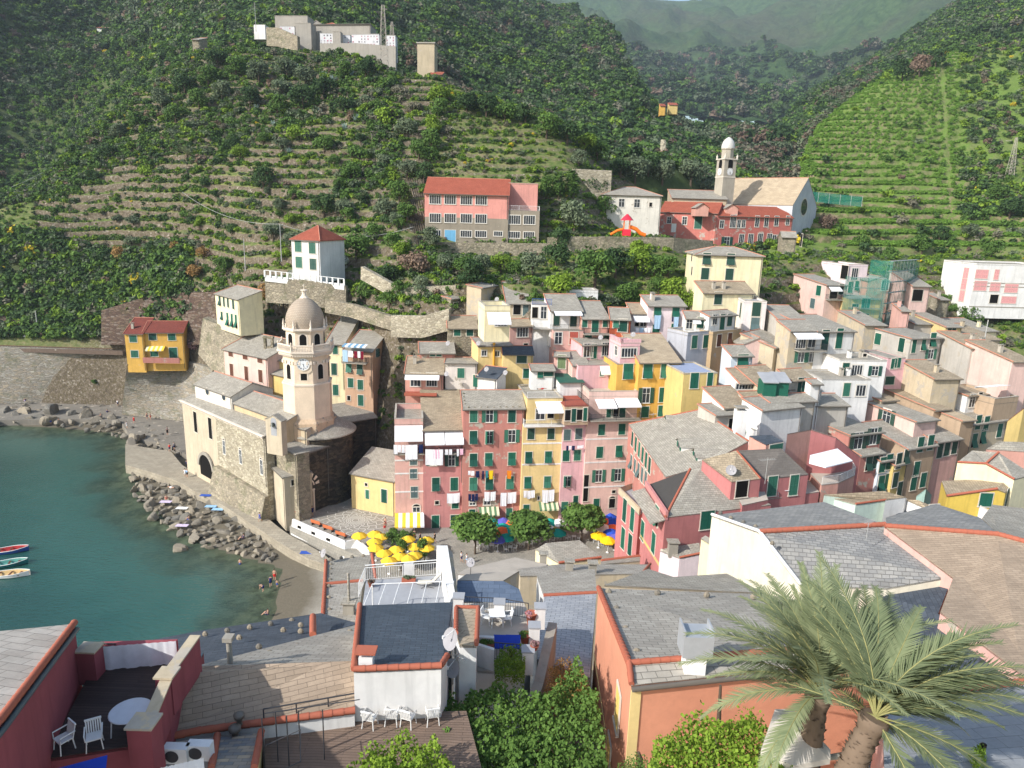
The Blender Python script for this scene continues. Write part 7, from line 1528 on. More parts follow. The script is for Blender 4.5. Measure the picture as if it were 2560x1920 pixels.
w9 = pbld('pale slate wedge roof between the dark roof and the tan roof', [(-60,580,34.2),(1330,525,33.6),(1368,212,29.5)], [(0,1,2)], 24, 'tan', rm=SLATE_BIG)
w10 = pbld('large tan tiled roof with red ridge tiles along its lower edge', [(-420,1225,33.3),(0,1140,33.3),(1335,965,33.3),(1338,530,34.2),(-60,578,34.4),(-760,640,35)], [(0,1,2,3,4,5)], 22, 'white', rm=TANR); capline(w10, w10.pts, 1, 2, .14); capline(w10, w10.pts, 0, 1, .14)
stones(w8, [(45,300),(235,270),(430,240),(610,210),(793,182),(340,330),(510,410),(720,265),(870,275),(870,222)], [26.8,26.7,26.6,26.4,26,28,29,27.6,27.6,27]); stones(w9, [(605,470),(842,408),(1083,345),(1298,283)], [32.6,31.8,31,30.3])
def pot_vent(o, x, y, z, h=.35, r=.16, mat=None):
 g = MB(); p = atZ((x, y), z); g.lathe([(r*.7,-.1),(r*.7,h*.6),(r*1.2,h*.6),(r*1.3,h),(r*.6,h*1.15),(.02,h*1.2)], 12, tuple(p)); sub('roof_vent', g, mat or GUT, o.roof)
pot_vent(w10, 340, 1055, 33.6); pot_vent(w10, 305, 1175, 33.2, .4, .18)
g = MB(); p = atZ((262,545), 34.0); g.tube([p-V((0,0,.3)), p+V((0,0,1.1))], .12, 8); g.box(p.x-.2,p.y-.2,p.z+1.1,p.x+.2,p.y+.2,p.z+1.3); sub('chimney', g, CONC, w9.roof)
g = MB(); a, c = atZ((975,140), 28), atZ((975,300), 29); g.tube([a,c], .2, 8); sub('ridge_tiles', g, RIDGE, w8.roof)
w11 = pbld('patchwork slate porch roof between red edge tiles, bottom left', [(100,1460,34.2),(470,1460,34.2),(530,1150,33.2),(150,1185,33.2)], [(0,1,2,3)], 25, 'yel', rm=slate('patchwork', (210,190,160), (120,130,140), bw=.45, bh=.26, mort=.01, moss=0)); capline(w11, w11.pts, 0, 3); capline(w11, w11.pts, 1, 2)
w12 = pbld('brown plank terrace with white plastic chairs below the tan roof', [(560,1700,32.6),(2500,1700,32.6),(2300,960,32.6),(1390,990,32.6),(560,1130,32.6)], [(0,1,2,3,4)], 22, 'white', rm=slate('planks', (150,128,112), (138,118,104), bw=3, bh=.14, mort=.01, moss=0))
g = MB(); railing(g, atZ((560,1160),32.7), atZ((1380,1010),32.7), 1.15, 0, .02, 1.2, mid=True); part('railing', g, IRON, w12.root)
g = MB()
for x0, y0 in ((560,1460),(675,1400),(770,1440),(870,1390),(1075,1380)): p = atZ((x0, y0), 32.6); g.tube([p-V((0,0,.5)), p+V((0,0,2.2))], .025, 5)
a = [atZ(p, 34.7) for p in ((560,980),(860,935),(1380,860))]; g.tube(a, .02, 5); a = [atZ(p, 34.2) for p in ((560,1260),(870,1120),(870,1395),(560,1540))]; g.tube(a, .02, 5); part('pergola_frame', g, IRON, w12.root)
T(0, 1500, 560)
DECK = slate('dark_deck_planks', (86,72,68), (70,58,56), bw=4, bh=.14, mort=.012, moss=0, rgh=.6)
x1 = pbld('dark plank roof deck enclosed by mauve walls, bottom left', [(440,1570,35),(1365,1430,35),(1480,1290,35),(1700,600,35),(925,655,35)], [(0,1,2,3,4)], 24, 'mauve', rm=DECK)
x2 = pbld('mauve house with pale stone slab roof and orange edge tiles at the bottom left corner', [(-300,1560,39.5),(20,1180,39.0),(735,240,37.2),(0,312,37.6),(-700,420,38)], [(0,1,2,3,4)], 24, 'mauve', rm=slate('rough_slabs', (214,206,194), (196,186,174), bw=.9, bh=.5, mort=.015, moss=.1)); capline(x2, x2.pts, 1, 2, .12); capline(x2, x2.pts, 0, 1, .12)
g = MB(); P = x2.pts; off = V((.12,-.05,-.16)); g.tube([P[0]+off,P[1]+off,P[2]+off], .09, 8); part('gutter', g, plain('teal_gutter', lin((60,84,92)), .4), x2.root)
g = MB()
for (a, c, h_) in (((1890,360),(1640,700),1.1),((1640,700),(1400,1240),1.1)):
 p, q = atZ(a, 36.1), atZ(c, 36.1); d = (q-p).normalized(); n_ = V((-d.y,d.x,0))*.32; dz = V((0,0,-1.6)); g.hexa([q+dz,q+n_+dz,p+n_+dz,p+dz],[q,q+n_,p+n_,p]); g.hexa([q-n_*.15,q+n_*1.15,p+n_*1.15,p-n_*.15],[v_+V((0,0,.07)) for v_ in (q-n_*.15,q+n_*1.15,p+n_*1.15,p-n_*.15)], 1)
p = atZ((1420,1210), 36.2); g.box(p.x-.4,p.y-.35,p.z-2,p.x+.4,p.y+.35,p.z); g.box(p.x-.45,p.y-.4,p.z,p.x+.45,p.y+.4,p.z+.08,1); p = atZ((1650,730), 36.2); g.box(p.x-.3,p.y-.3,p.z-1.5,p.x+.3,p.y+.3,p.z); g.box(p.x-.35,p.y-.35,p.z,p.x+.35,p.y+.35,p.z+.08,1)
p, q = atZ((1720,430), 35.9), atZ((950,455), 35.9); g.hexa([q-V((0,0,1.1)),p-V((0,0,1.1)),p+V((0,.3,-1.1)),q+V((0,.3,-1.1))],[q,p,p+V((0,.3,0)),q+V((0,.3,0))]); p = atZ((880,480), 36.2); g.box(p.x-.35,p.y-.3,p.z-1.4,p.x+.35,p.y+.3,p.z); g.box(p.x-.4,p.y-.35,p.z,p.x+.4,p.y+.35,p.z+.07,1)
part('parapet', g, [WM('mauve'), WM('tan')], x1.root)
g = MB(); railing(g, atZ((985,640),35), atZ((1160,640),35), .95, .14); part('railing', g, IRON, x1.root)
x1b = pbld('low teal metal gutter roof outside the deck parapet', [(1600,1270,34.2),(1680,1230,34.2),(2010,520,34.0),(1910,570,34.0)], [(0,1,2,3)], 26, 'mauve', rm=plain('teal_sheet', lin((56,76,88)), .4))
def sheet(label, q0, q1, zt_, L_, mat=None, out=.12, cat='sheet', k=26, name='bed_sheet'):
 g = MB(); rows_ = 8; vs_ = []; a, c = atZ(q0, zt_), atZ(q1, zt_); nn = V((c-a).normalized().cross(V((0,0,1))))
 if nn.y > 0: nn = -nn
 for j in range(rows_+1):
  for i in range(k+1): f = i/k; vs_.append(a.lerp(c, f)+nn*(out+.04*math.sin(i*.9)*j/rows_+.02*math.sin(i*2.3))-V((0,0,L_*j/rows_*(1-.12*math.sin(f*5)))))
 g.raw(vs_, [(j*(k+1)+i,(j+1)*(k+1)+i,(j+1)*(k+1)+i+1,j*(k+1)+i+1) for j in range(rows_) for i in range(k)], 0, True)
 rt = root(name, label, cat, (a+c)/2-V((0,0,L_))); part('cloth', g, mat or CLOTHW, rt); return rt
sheet('long white sheet hung over the far parapet of the dark deck', (1745,388), (975,448), 36.05, 1.15)
sheet('white towel on the rail by the bottom left air conditioner', (1370,1430), (1630,1440), 34.9, .8, name='towel', cat='towel'); sheet('striped white cloth drying at the bottom edge', (1560,1640), (2010,1535), 35.2, .9, name='towel', cat='towel')
def acunit(label, x, y, z):
 p = atZ((x, y), z); rt = root('air_conditioner', label, 'air conditioner', p-V((0,0,.6))); g = MB(); g.box(p.x-.42,p.y-.18,p.z-.6,p.x+.42,p.y+.18,p.z); part('casing', g, WHITEP, rt); g = MB(); c_ = p+V((-.1,-.19,-.3)); g.face([c_+V((.24*math.cos(6.28*i/16),0,.24*math.sin(6.28*i/16))) for i in range(16)]); part('fan', g, IRON, rt)
acunit('white air conditioner beside the hanging towel', 1740, 1440, 34.6); acunit('white air conditioner by the yellow wall, bottom left', 1970, 1410, 34.6)
p = [atZ(q, 36.3) for q in ((430,1700),(1060,1530),(1030,1800),(430,1900))]; g = MB(); g.hexa([v_-V((0,0,.04)) for v_ in (p[0],p[3],p[2],p[1])][::-1], [p[0],p[1],p[2],p[3]][::1]); tag(part('canopy', g, plain('blue_canvas', lin((30,64,170)), .8), None), 'blue canvas canopy just below the dark deck', 'canopy')
x3 = pbld('yellow walled service yard with washing machines, bottom left', [(1340,1700,33.2),(2130,1700,33.2),(2110,1360,33.2),(1480,1430,33.2)], [(0,1,2,3)], 24, 'yel', rm=FLAT)
T(1360, 1440, 640)
ORW = plaster('orange_render', (226,158,128), 0, strk=.08); CRW = plaster('cream_trim', (240,214,150), 0, strk=.1)
y1_ = pbld('orange house with big slate roof and red ridge tiles, front right', [(755,945,35.0),(2900,715,35.0),(2870,590,35.25),(2212,640,35.2),(735,762,35.2),(470,108,32.4),(1900,160,32.0),(2700,300,32.4)], [(0,1,2,3,4),(4,3,2,7,6,5)], 20, 'white', rm=SLATE_BIG)
P = y1_.pts
for o_ in list(y1_.root.children):
 if o_.name.startswith('wall'): o_.data.materials[0] = ORW
capline(y1_, P, 4, 3, .13); capline(y1_, P, 5, 4, .15); capline(y1_, P, 0, 4, .13)
g = MB(); dz = V((0,0,-.1)); d = (P[1]-P[0]).normalized(); n_ = V((d.y,-d.x,0)); g.tube([P[0]+n_*.12+dz, P[1]+n_*.12+dz], .11, 8); part('gutter', g, GUT, y1_.root)
setfac(y1_, 'F', 0, 1); og, n_, u_ = y1_.fac['F']; g = MB(); g.hexa([og+V((0,0,-14)),og+u_*.42+V((0,0,-14)),og+u_*.42+n_*.05+V((0,0,-14)),og+n_*.05+V((0,0,-14))],[q+V((0,0,-.2)) for q in (og,og+u_*.42,og+u_*.42+n_*.05,og+n_*.05)]); part('corner_trim', g, CRW, y1_.root)
y1_.pts = P; a, c = P[5], P[0]; u2 = V((c.x-a.x,c.y-a.y,0)).normalized(); nl = V((u2.y,-u2.x,0)); y1_.fac['L'] = (a, nl, u2)
addwin(y1_, 'L', (640,1140,'c',.9,1.6,plain('louvre_yellow', lin((222,190,110)), .6))); addwin(y1_, 'L', (560,1560,'c',.9,1.6,plain('louvre_yellow', lin((222,190,110)), .6)))
g = MB(); q = [onplane(v_, a, nl) for v_ in ((420,560),(630,1640))]; q[1].z = q[0].z = onplane((415,560), a, nl).z; e0 = a+V((0,0,q[0].z-a.z)); e1 = V((c.x,c.y,q[0].z)); g.hexa([e0,e1,e1+nl*.04,e0+nl*.04],[v_+V((0,0,.14)) for v_ in (e0,e1,e1+nl*.04,e0+nl*.04)]); part('string_course', g, CRW, y1_.root)
p = atZ((1300,815), 35.2); rt = y1_.roof; g = MB(); g.box(p.x-.42,p.y-.1,p.z-.2,p.x+.42,p.y+.55,p.z+.7); sub('chimney', g, WHITEP, rt)
g = MB(); x0_, x1_, y0_, y1__, z0_ = p.x-.6, p.x+.6, p.y-.25, p.y+.75, p.z+.7; g.box(x0_,y0_,z0_,x1_,y1__,z0_+.95); g.box(x0_,y0_,z0_+.95,x0_+.06,y1__,z0_+1.2); g.box(x1_-.06,y0_,z0_+.95,x1_,y1__,z0_+1.2); sub('metal_cowl', g, plain('galvanised_sheet', (.42,.44,.46), .45, .5, .3), rt)
stones(y1_, [(556,140),(980,150),(1405,170),(625,290),(703,465),(800,665),(1810,185)], [32.6,32.6,32.6,33.2,33.9,34.7,32.5])
g = MB(); q = [atZ(v_, z_) for v_, z_ in (((2030,615),34.9),((2205,610),34.9),((2130,500),34.4),((1910,495),34.4))]; g.hexa([v_+V((0,0,.04)) for v_ in q], [v_+V((0,0,.12)) for v_ in q]); sub('skylight', g, plain('skylight_glass', (.10,.12,.15), .15, .6), rt)
y2_ = pbld('blue grey slate roof in the gap left of the orange house', [(-60,720,28.4),(395,880,28.4),(455,150,26.3),(0,175,26.3)], [(0,1,2,3)], 18, 'tan', rm=slate('bluish_slates', (196,198,202), (176,180,186), bw=.6, bh=.34, mort=.018, moss=.05)); capline(y2_, y2_.pts, 2, 3, .14)
y3_ = pbld('worn slate roof above the blue grey slates with red ridge', [(0,172,26.3),(455,148,26.3),(440,-60,24.5),(-60,0,24.5)], [(0,1,2,3)], 14, 'white', rm=SLATE_BIG)
y4_ = pbld('long weathered slate roof behind the orange house ridge', [(520,80,28.5),(1905,150,28.5),(1580,-20,26.5),(1120,10,26.6),(900,-60,26)], [(0,1,2,3,4)], 12, 'tan', rm=SLATE)
T(960, 960, 640)
y5_ = pbld('low grey roofed kiosk house with pale yellow walls at the square edge', [(1310,1430,12),(1510,1548,12),(1875,1500,12),(1690,1350,12.6),(1400,1375,12.6)], [(0,1,2,3,4)], 3, 'cream', rm=SLATE); capline(y5_, y5_.pts, 1, 2, .16)
y6_ = pbld('slate lean-to roof with red ridge above the flower terrace', [(1870,1560,14.5),(2212,1530,14.5),(2212,1490,14),(1880,1530,14)], [(0,1,2,3)], 4, 'tan', rm=SLATE); capline(y6_, y6_.pts, 2, 3, .18)
y7_ = pbld('slate roof with chimneys and wire fence, lower middle', [(1180,1660,20),(2230,1640,20),(2300,1560,18.6),(1500,1560,18.6),(1150,1600,19.4)], [(0,1,2,3,4)], 6, 'tan', rm=SLATE_BIG); capline(y7_, y7_.pts, 1, 2)
y8_ = pbld('flat grey terrace at the corner of the square with a satellite dish', [(640,1640,18),(1150,1700,18),(1420,1560,17),(1130,1500,16.5),(700,1600,17.4)], [(0,1,2,3,4)], 4, 'white', rm=FLAT)
for x, y, z_ in ((1375,1530,17),(1600,1600,19.6),(1800,1620,20)):
 g = MB(); p = atZ((x, y), z_); g.box(p.x-.35,p.y-.3,p.z-.6,p.x+.35,p.y+.3,p.z+.9); g.box(p.x-.5,p.y-.45,p.z+.9,p.x+.5,p.y+.45,p.z+1.0,1); sub('chimney', g, [CONC, SLATE], y7_.roof)
T(1500, 1000, 560)
y9_ = pbld('small pale pink house with stone chimney below the crimson building', [(595,1490,17),(785,1560,17),(1000,1515,17.4),(980,1410,17.6),(600,1470,17.2)], [(0,1,2,3,4)], 5, 'pwhite', rm=SLATE); capline(y9_, y9_.pts, 1, 2)
g = MB(); p = atZ((715,1500), 17.2); g.box(p.x-.5,p.y-.4,p.z-.5,p.x+.5,p.y+.4,p.z+1.2); g.box(p.x-.65,p.y-.55,p.z+1.2,p.x+.65,p.y+.55,p.z+1.35,1); sub('chimney', g, [CONC, SLATE], y9_.roof)
z1_ = pbld('cream walled house with broad grey slate roof and long red ridge, right', [(1105,1140,28.5),(1572,1305,30),(1983,1836,27.3),(2830,1860,27.8),(3487,1742,29.0),(2812,1235,30.2),(2212,1008,28.5)], [(0,1,5,6),(1,2,3,4,5)], 8, plaster('off_white_gable', (240,232,210), .03), rm=SLATE_M); capline(z1_, z1_.pts, 1, 5, .2)
stones(z1_, [(1190,1120),(1290,1170),(1415,1210),(1535,1255),(1700,1420)], [28.6,29,29.3,29.6,29.8])
g = MB(); a, c = z1_.pts[0], z1_.pts[1]; g.tube([a+V((0,0,.1)), c+V((0,0,.1)), z1_.pts[2]+V((0,0,.1))], .14, 6); sub('verge', g, WM('white'), z1_.roof)
z1b_ = pbld('cream side wall block with old beige capping below the crimson house', [(1000,1365,24),(1110,1440,24),(1150,1400,24.2),(1040,1340,24.2)], [(0,1,2,3)], 6, 'cream', rm=CONC)
T(0, 0, 2212)
z2_ = pbld('huge tan tiled roof with red ridge line at the right edge', [(2212,1316,30.5),(2383,1444,29.3),(2351,1530,29.2),(2560,1690,29),(2900,1950,29),(3000,1600,29.6),(2800,1420,30.3),(2494,1337,30.8)], [(0,1,2,3,4,5,6,7)], 14, 'pink', rm=TANR)
capline(z2_, z2_.pts, 0, 7, .2); capline(z2_, z2_.pts, 7, 6, .2)
z3_ = pbld('grey slate far slope behind the long red ridge at right', [(2216,1312,30.5),(2494,1334,30.8),(2452,1296,29.6),(2340,1260,28.6),(2215,1294,29.3)], [(0,1,2,3,4)], 16, 'white', rm=SLATE_M)
z4_ = pbld('grey slate slope and gutter right of the red ridge junction', [(2496,1335,30.8),(2800,1415,30.3),(2800,1300,29),(2480,1262,28.8),(2455,1296,29.6)], [(0,1,2,3,4)], 16, 'peach', rm=SLATE)
z5_ = pbld('flat lower roof under the palm fronds, slate darkened for shadow', [(2190,1480,27),(2380,1446,28.3),(2345,1535,28.3),(2560,1695,28.3),(2700,1800,28.3),(2650,1900,28),(2120,1760,27)], [(0,1,2,3,4,5,6)], 16, 'salmon', rm=SLATE_D)  # dark slate stands in for the shadow across this lower roof
z6_ = pbld('grey paved roof terrace with palm shadows at the bottom right', [(2215,2050,35.5),(3000,2050,35.5),(3000,1660,34.6),(2560,1708,34.6),(2205,1752,34.6)], [(0,1,2,3,4)], 26, 'pink', rm=slate('pale_terrace_slabs', (178,180,182), (166,168,170), bw=.9, bh=.6, mort=.01, moss=.05)); capline(z6_, z6_.pts, 4, 3, .16)
T(2000, 1000, 560)
q1_ = pbld('mint green walled house with old slate roof and terracotta verge', [(235,945,20.5),(550,1030,20.5),(845,990,20.5),(1045,960,20.8),(830,900,21.5),(240,935,21)], [(0,1,2,3,4,5)], 8, plaster('mint_render', (214,232,218), .1), rm=SLATE_B); capline(q1_, q1_.pts, 1, 2)
q2_ = pbld('small white dormer loggia with red floor and two windows', [(850,1000,20.2),(860,1010,20.2),(1050,1000,20.2),(1045,960,21),(845,985,21)], [(0,1,2,3,4)], 12, 'white', rm=SLATE_B); setfac(q2_,'F',1,2); addwin(q2_,'F',(908,1035,'p',1.3,.9)); addwin(q2_,'F',(985,1020,'p',1.3,.9))
q3_ = pbld('white gabled annex with stone slab roof and blue glass doors', [(1050,985,20.4),(1265,1080,20.4),(1355,1075,20.4),(1170,990,20.9)], [(0,1,2,3)], 10, 'white', rm=SLATE_B); setfac(q3_,'F',1,2); addwin(q3_,'F',(1305,1150,'c',1.2,2.6,GREY_SH))
q4_ = pbld('yellow house with single green shutter and red edged slate roof', [(1450,950,21.5),(1945,880,22.6),(2030,915,22.2),(2120,800,22.4),(2060,770,22.8),(1400,800,21.5)], [(0,1,2,3,4,5)], 10, plaster('bright_yellow', (232,200,96), .05), rm=SLATE_B); capline(q4_, q4_.pts, 0, 1, .16); setfac(q4_,'F',0,1); addwin(q4_,'F',(1835,985,'c',1.3,1.5)); setfac(q4_,'R',2,3); addwin(q4_,'R',(2040,985,'c',1.6,2.6))
q5_ = pbld('plain white parapet wall roof below the yellow house', [(1540,950,20),(1965,1180,20),(1970,1140,20.5),(1570,930,20.5)], [(0,1,2,3)], 12, 'white', rm=WM('white'))
q6_ = pbld('cream house with grey slate roof and white scarf wall above the lane', [(1555,615,24),(1835,630,24.5),(2115,785,23.5),(2300,740,23.5),(1960,520,25.5),(1700,500,24.8)], [(0,1,5),(1,2,3,4,5)], 10, 'cream', rm=SLATE); capline(q6_, q6_.pts, 0, 1); capline(q6_, q6_.pts, 1, 4); capline(q6_, q6_.pts, 1, 2)
q7_ = pbld('orange yellow corner house with red tile roof at the right edge', [(2050,205,26),(2400,180,26),(2400,60,28),(2212,80,28)], [(0,1,2,3)], 8, 'gyel', rm=TERRA)
q8_ = pbld('salmon wall house with grey roof under the orange corner house', [(1840,485,24.5),(2400,520,24.5),(2400,420,25.5),(1960,410,25.5)], [(0,1,2,3)], 8, 'salmon', rm=SLATE)
q9_ = pbld('grey flat roof court between mint house and yellow house', [(860,1170,19),(1350,1200,19),(1800,1165,19),(1540,1040,19),(1360,1030,19),(1060,1080,19)], [(0,1,2,3,4,5)], 10, 'white', rm=SLATE_D)
q10_ = pbld('little teal gabled hut with white walls over the lane', [(1150,950,17.5),(1300,940,17.5),(1245,880,19)], [(0,1,2)], 10, plaster('teal_pale', (170,200,190), .1), rm=plain('teal_boards', lin((150,184,176)), .6))
T(0, 0, 2212)
DS = 2560/2212
NM = dict(green='green', dark='dark green', olive='grey green olive', bright='bright yellow green', brown='dry brown', rust='rusty flowering', whitefl='white blossoming', grey='grey')
def plant(x, y, r, mat='green', kind='near', label=None, group=None, hk=None, seed=None):
 p = ground((x*DS, y*DS))
 if p is None: return
 R_ = r*DS*((p-CC).dot(CF))/FPX; h = {'near':1.75,'bush':1.2,'tall':3.4,'agave':1.0}[kind]*R_*(hk or 1)
 nm = {'near':'tree','bush':'shrub','tall':'tall_tree','agave':'agave'}[kind]
 return tree(p-V((0,0,.1)), R_, h, mat, kind, label or '%s %s on the gardens and slopes above the village' % (NM.get(mat, mat), {'near':'tree with rounded crown','bush':'low rounded bush','tall':'slender upright tree','agave':'agave'}[kind]), group or 'trees and bushes on the hillside gardens', nm, nm.replace('_',' '), seed if seed is not None else R.randrange(3))
def beside(t): return t
for x, y, r, m_, k in [(950,225,24,'bright','near'),(946,258,26,'green','near'),(938,292,24,'bright','near'),(932,325,26,'green','near'),(925,358,26,'green','near'),(916,392,24,'dark','near'),
 (1008,248,28,'dark','near'),(1050,255,30,'dark','near'),(1090,268,28,'green','near'),(1135,272,28,'dark','near'),(1180,300,30,'green','near'),(1225,312,28,'dark','near'),(1262,330,26,'bright','near'),(1290,352,28,'green','near'),(1250,362,22,'olive','near'),
 (1372,396,34,'olive','near'),(1430,398,32,'olive','near'),(1492,402,36,'olive','near'),(1400,380,26,'dark','near'),(1530,425,22,'olive','near'),(1340,385,26,'dark','near'),
 (935,535,26,'olive','near'),(1212,540,30,'dark','near'),(1200,580,34,'dark','near'),(1240,500,38,'olive','near'),(1180,432,16,'green','tall'),(1206,430,18,'green','tall'),(1236,428,18,'green','tall'),(1288,425,28,'dark','near'),(1308,468,26,'green','near'),(1410,505,32,'dark','near'),(1345,500,20,'olive','near'),
 (893,600,34,'brown','near'),(838,620,30,'dark','near'),(770,560,34,'green','near'),(722,600,36,'whitefl','near'),(648,640,32,'whitefl','near'),(582,660,30,'rust','near'),(612,668,24,'dark','near'),(714,680,22,'green','near'),(660,672,26,'green','near'),
 (962,590,26,'olive','near'),(1000,598,28,'green','near'),(1040,590,24,'olive','near'),(1082,590,26,'bright','near'),(1115,598,22,'green','near'),(1012,630,40,'dark','near'),(1150,600,34,'olive','near'),(1206,645,34,'bright','near'),(1285,625,52,'green','near'),(1330,600,40,'dark','near'),(1372,598,36,'bright','near'),(1412,602,32,'green','near'),(1385,560,26,'bright','near'),(1442,600,30,'green','near'),(1350,662,30,'green','near'),(1380,668,24,'bright','near'),(1452,662,36,'bright','near'),(1492,676,30,'bright','near'),(1422,640,26,'green','near'),
 (842,665,22,'green','near'),(790,650,26,'green','near'),(905,640,26,'olive','near'),(868,640,22,'green','near'),(850,540,24,'green','near'),(866,560,24,'bright','near'),(812,520,24,'green','near'),(835,475,28,'olive','near'),(862,440,28,'green','near'),(880,480,26,'green','near'),(700,470,32,'dark','near'),(745,470,24,'olive','near'),(570,408,28,'dark','near'),(650,305,28,'bright','bush'),(835,270,30,'bright','bush'),(745,250,24,'dark','near'),(880,300,26,'olive','near'),(905,345,26,'green','near'),(880,385,24,'olive','near'),(775,345,26,'green','bush'),(490,595,26,'green','near'),(520,640,22,'green','bush'),(505,330,20,'dark','near'),(235,345,20,'dark','near'),(700,330,22,'green','near'),(610,330,20,'olive','near'),(760,395,24,'green','near'),(640,430,20,'green','bush'),(590,520,24,'olive','near'),(640,545,28,'olive','near'),(385,545,16,'rust','near'),(262,565,20,'rust','near'),(352,560,14,'rust','bush'),(440,560,16,'rust','near'),(425,598,22,'rust','bush'),(228,615,14,'rust','bush'),
 (560,180,28,'olive','near'),(510,170,26,'green','near'),(470,150,26,'dark','near'),(620,170,26,'olive','near'),(660,190,28,'olive','near'),(700,215,28,'dark','near'),(655,235,30,'dark','near'),(600,250,26,'green','near'),(740,175,24,'green','near'),(790,170,24,'dark','near'),(480,215,24,'olive','near'),(430,235,24,'green','near'),(380,265,22,'green','near'),(540,235,26,'dark','near'),(610,215,26,'olive','near'),(450,190,26,'green','near'),(400,205,26,'dark','near'),(350,235,24,'olive','near'),(300,280,22,'green','near'),(260,300,20,'olive','near'),
 (2028,525,22,'dark','near'),(1990,548,24,'green','near'),(1785,500,22,'brown','near'),(2090,515,20,'olive','near'),(2066,675,16,'green','bush'),(2110,660,14,'dark','bush'),(2190,668,20,'green','bush'),(2095,705,26,'green','near'),(1860,530,20,'green','bush'),(1920,560,22,'green','bush'),(1960,590,20,'olive','bush'),(2140,560,22,'green','near'),(2180,470,26,'dark','near'),(2150,440,24,'green','near'),
 (1948,175,26,'dark','near'),(1985,165,26,'brown','near'),(2020,150,24,'dark','near'),(420,758,16,'pinkfl','near'),(205,868-40,8,'green','bush')]:
 plant(x, y, r, m_, k)
Rb = random.Random(4)
for _ in range(150):
 x = Rb.uniform(120, 900); y = Rb.uniform(180, 560) if _ < 95 else Rb.uniform(110, 300)
 if y < 480-x*.42: continue
 plant(x, y, Rb.uniform(8,20), Rb.choice(('green','dark','olive','bright','green','grey')), Rb.choice(('near','bush','bush')))
for x, y, r in ((770,262,18),(745,280,16),(780,300,14),(690,245,14),(720,178,18),(700,170,16),(760,168,16),(555,235,12),(625,330,14),(590,270,12),(820,230,14),(640,150,14)): plant(x, y, r, 'green', 'agave', 'pale blue green agave rosette on the terraces below the cemetery', 'agaves below the cemetery', 1)
p = ground((1430*DS, 348*DS)); rt = root('ruined_tower', 'crumbling stone ruin stump wrapped in ivy above the convent', 'ruin', p); g = MB(); Rq = random.Random(2)
vs_ = []; n = 12
for i in range(9):
 for j in range(n): a_ = 6.2832*j/n; r_ = (2.4-.12*i)*(1+.25*noise.noise(V((math.cos(a_)*2, math.sin(a_)*2, i*.6)))); vs_.append(p+V((r_*math.cos(a_)*.8, r_*math.sin(a_), -2+i*1.35+(.8*noise.noise(V((j*.7,3,0))) if i == 8 else 0))))
g.raw(vs_, [(i*n+j,i*n+(j+1)%n,(i+1)*n+(j+1)%n,(i+1)*n+j) for i in range(8) for j in range(n)]+[tuple(range(8*n,9*n))]); part('masonry', g, ST_LIGHT, rt)
def palm(label, p, H_, tr, L_, n=46, seed=0, lean=(0,0), bias=(0,0), sub1=54):
 R_ = random.Random(seed); rt = root('palm_tree', label, 'palm', p); top = V(p)+V((lean[0], lean[1], H_)); g = MB()
 m_ = 16; pth = [V(p).lerp(top, i/m_) for i in range(m_+1)]; g.tube(pth, [tr*(1.12-.22*i/m_+.13*(i % 2)+(.28 if i > m_-3 else 0)) for i in range(m_+1)], 14)
 for i in range(150):
  f = R_.random(); a_ = R_.random()*6.28; c_ = V(p).lerp(top, f)+V((math.cos(a_), math.sin(a_), 0))*tr*1.02; o_ = V((math.cos(a_), math.sin(a_), .9)).normalized()*tr*.42; s_ = V((-math.sin(a_), math.cos(a_), 0))*tr*.22
  g.face([c_-s_, c_+s_, c_+o_])
 part('trunk', g, plain('palm_bark', (.17,.125,.09), .95, .1), rt)
 g = MB()
 for k in range(n):
  az_ = R_.random()*6.2832; el_ = R_.uniform(.62, 1.5) if k > n*.2 else R_.uniform(-.3,.4); d = V((math.cos(az_)+bias[0], math.sin(az_)+(bias[1] if k > n*.16 else 0), 0)).normalized(); L = L_*R_.uniform(.75,1.1); pts_ = []; q = V(top); e_ = el_; ns = 14
  for i in range(ns+1):
   pts_.append(q.copy()); q = q+(d*math.cos(e_)+V((0,0,math.sin(e_))))*(L/ns); e_ -= (.05+.06*R_.random())*(1 if el_ > .2 else .6); d = (d+V((R_.uniform(-.05,.07), R_.uniform(-.05,.05), 0))).normalized()
  g.tube(pts_, [tr*.10*(1-.85*i/ns) for i in range(ns+1)], 4, 1)
  for i in range(sub1*2):
   f = .12+.88*(i//2)/sub1; u = f*ns; i0 = min(ns-1, int(u)); c_ = pts_[i0].lerp(pts_[i0+1], u-i0); t_ = (pts_[i0+1]-pts_[i0]).normalized(); sd = t_.cross(V((0,0,1))).normalized()*(1 if i % 2 else -1); up = sd.cross(t_)*(1 if i % 2 else -1)
   ll = L*.17*(math.sin(min(1, f*1.15)*math.pi*.8+.35))*R_.uniform(.85,1.1); dd = (t_*.85+sd*.75+up*R_.uniform(.05,.35)-V((0,0,.15))).normalized(); w_ = t_*(.036 if L_ > 3.1 else .06)
   g.face([c_-w_, c_+w_, c_+dd*ll*.6+w_*.7, c_+dd*ll, c_+dd*ll*.6-w_*.7], 0)
 part('fronds', g, [leafmat('palm_frond', (.09,.12,.06), (.20,.22,.12)), plain('palm_rachis', (.24,.23,.09), .6)], rt)
p = atY((2047,1730), 19.6); palm('feathery date palm with upright trunk beside the orange house', p-V((0,0,2.8)), 2.8, .31, 4.5, 44, 1, (.0,0), (-.25,.75))
p = atY((2185,1785), 17.8); palm('leaning date palm with long fronds spreading to the right', p-V((.5,0,2.2)), 2.1, .33, 4.5, 50, 5, (.55,0), (.75,.8))
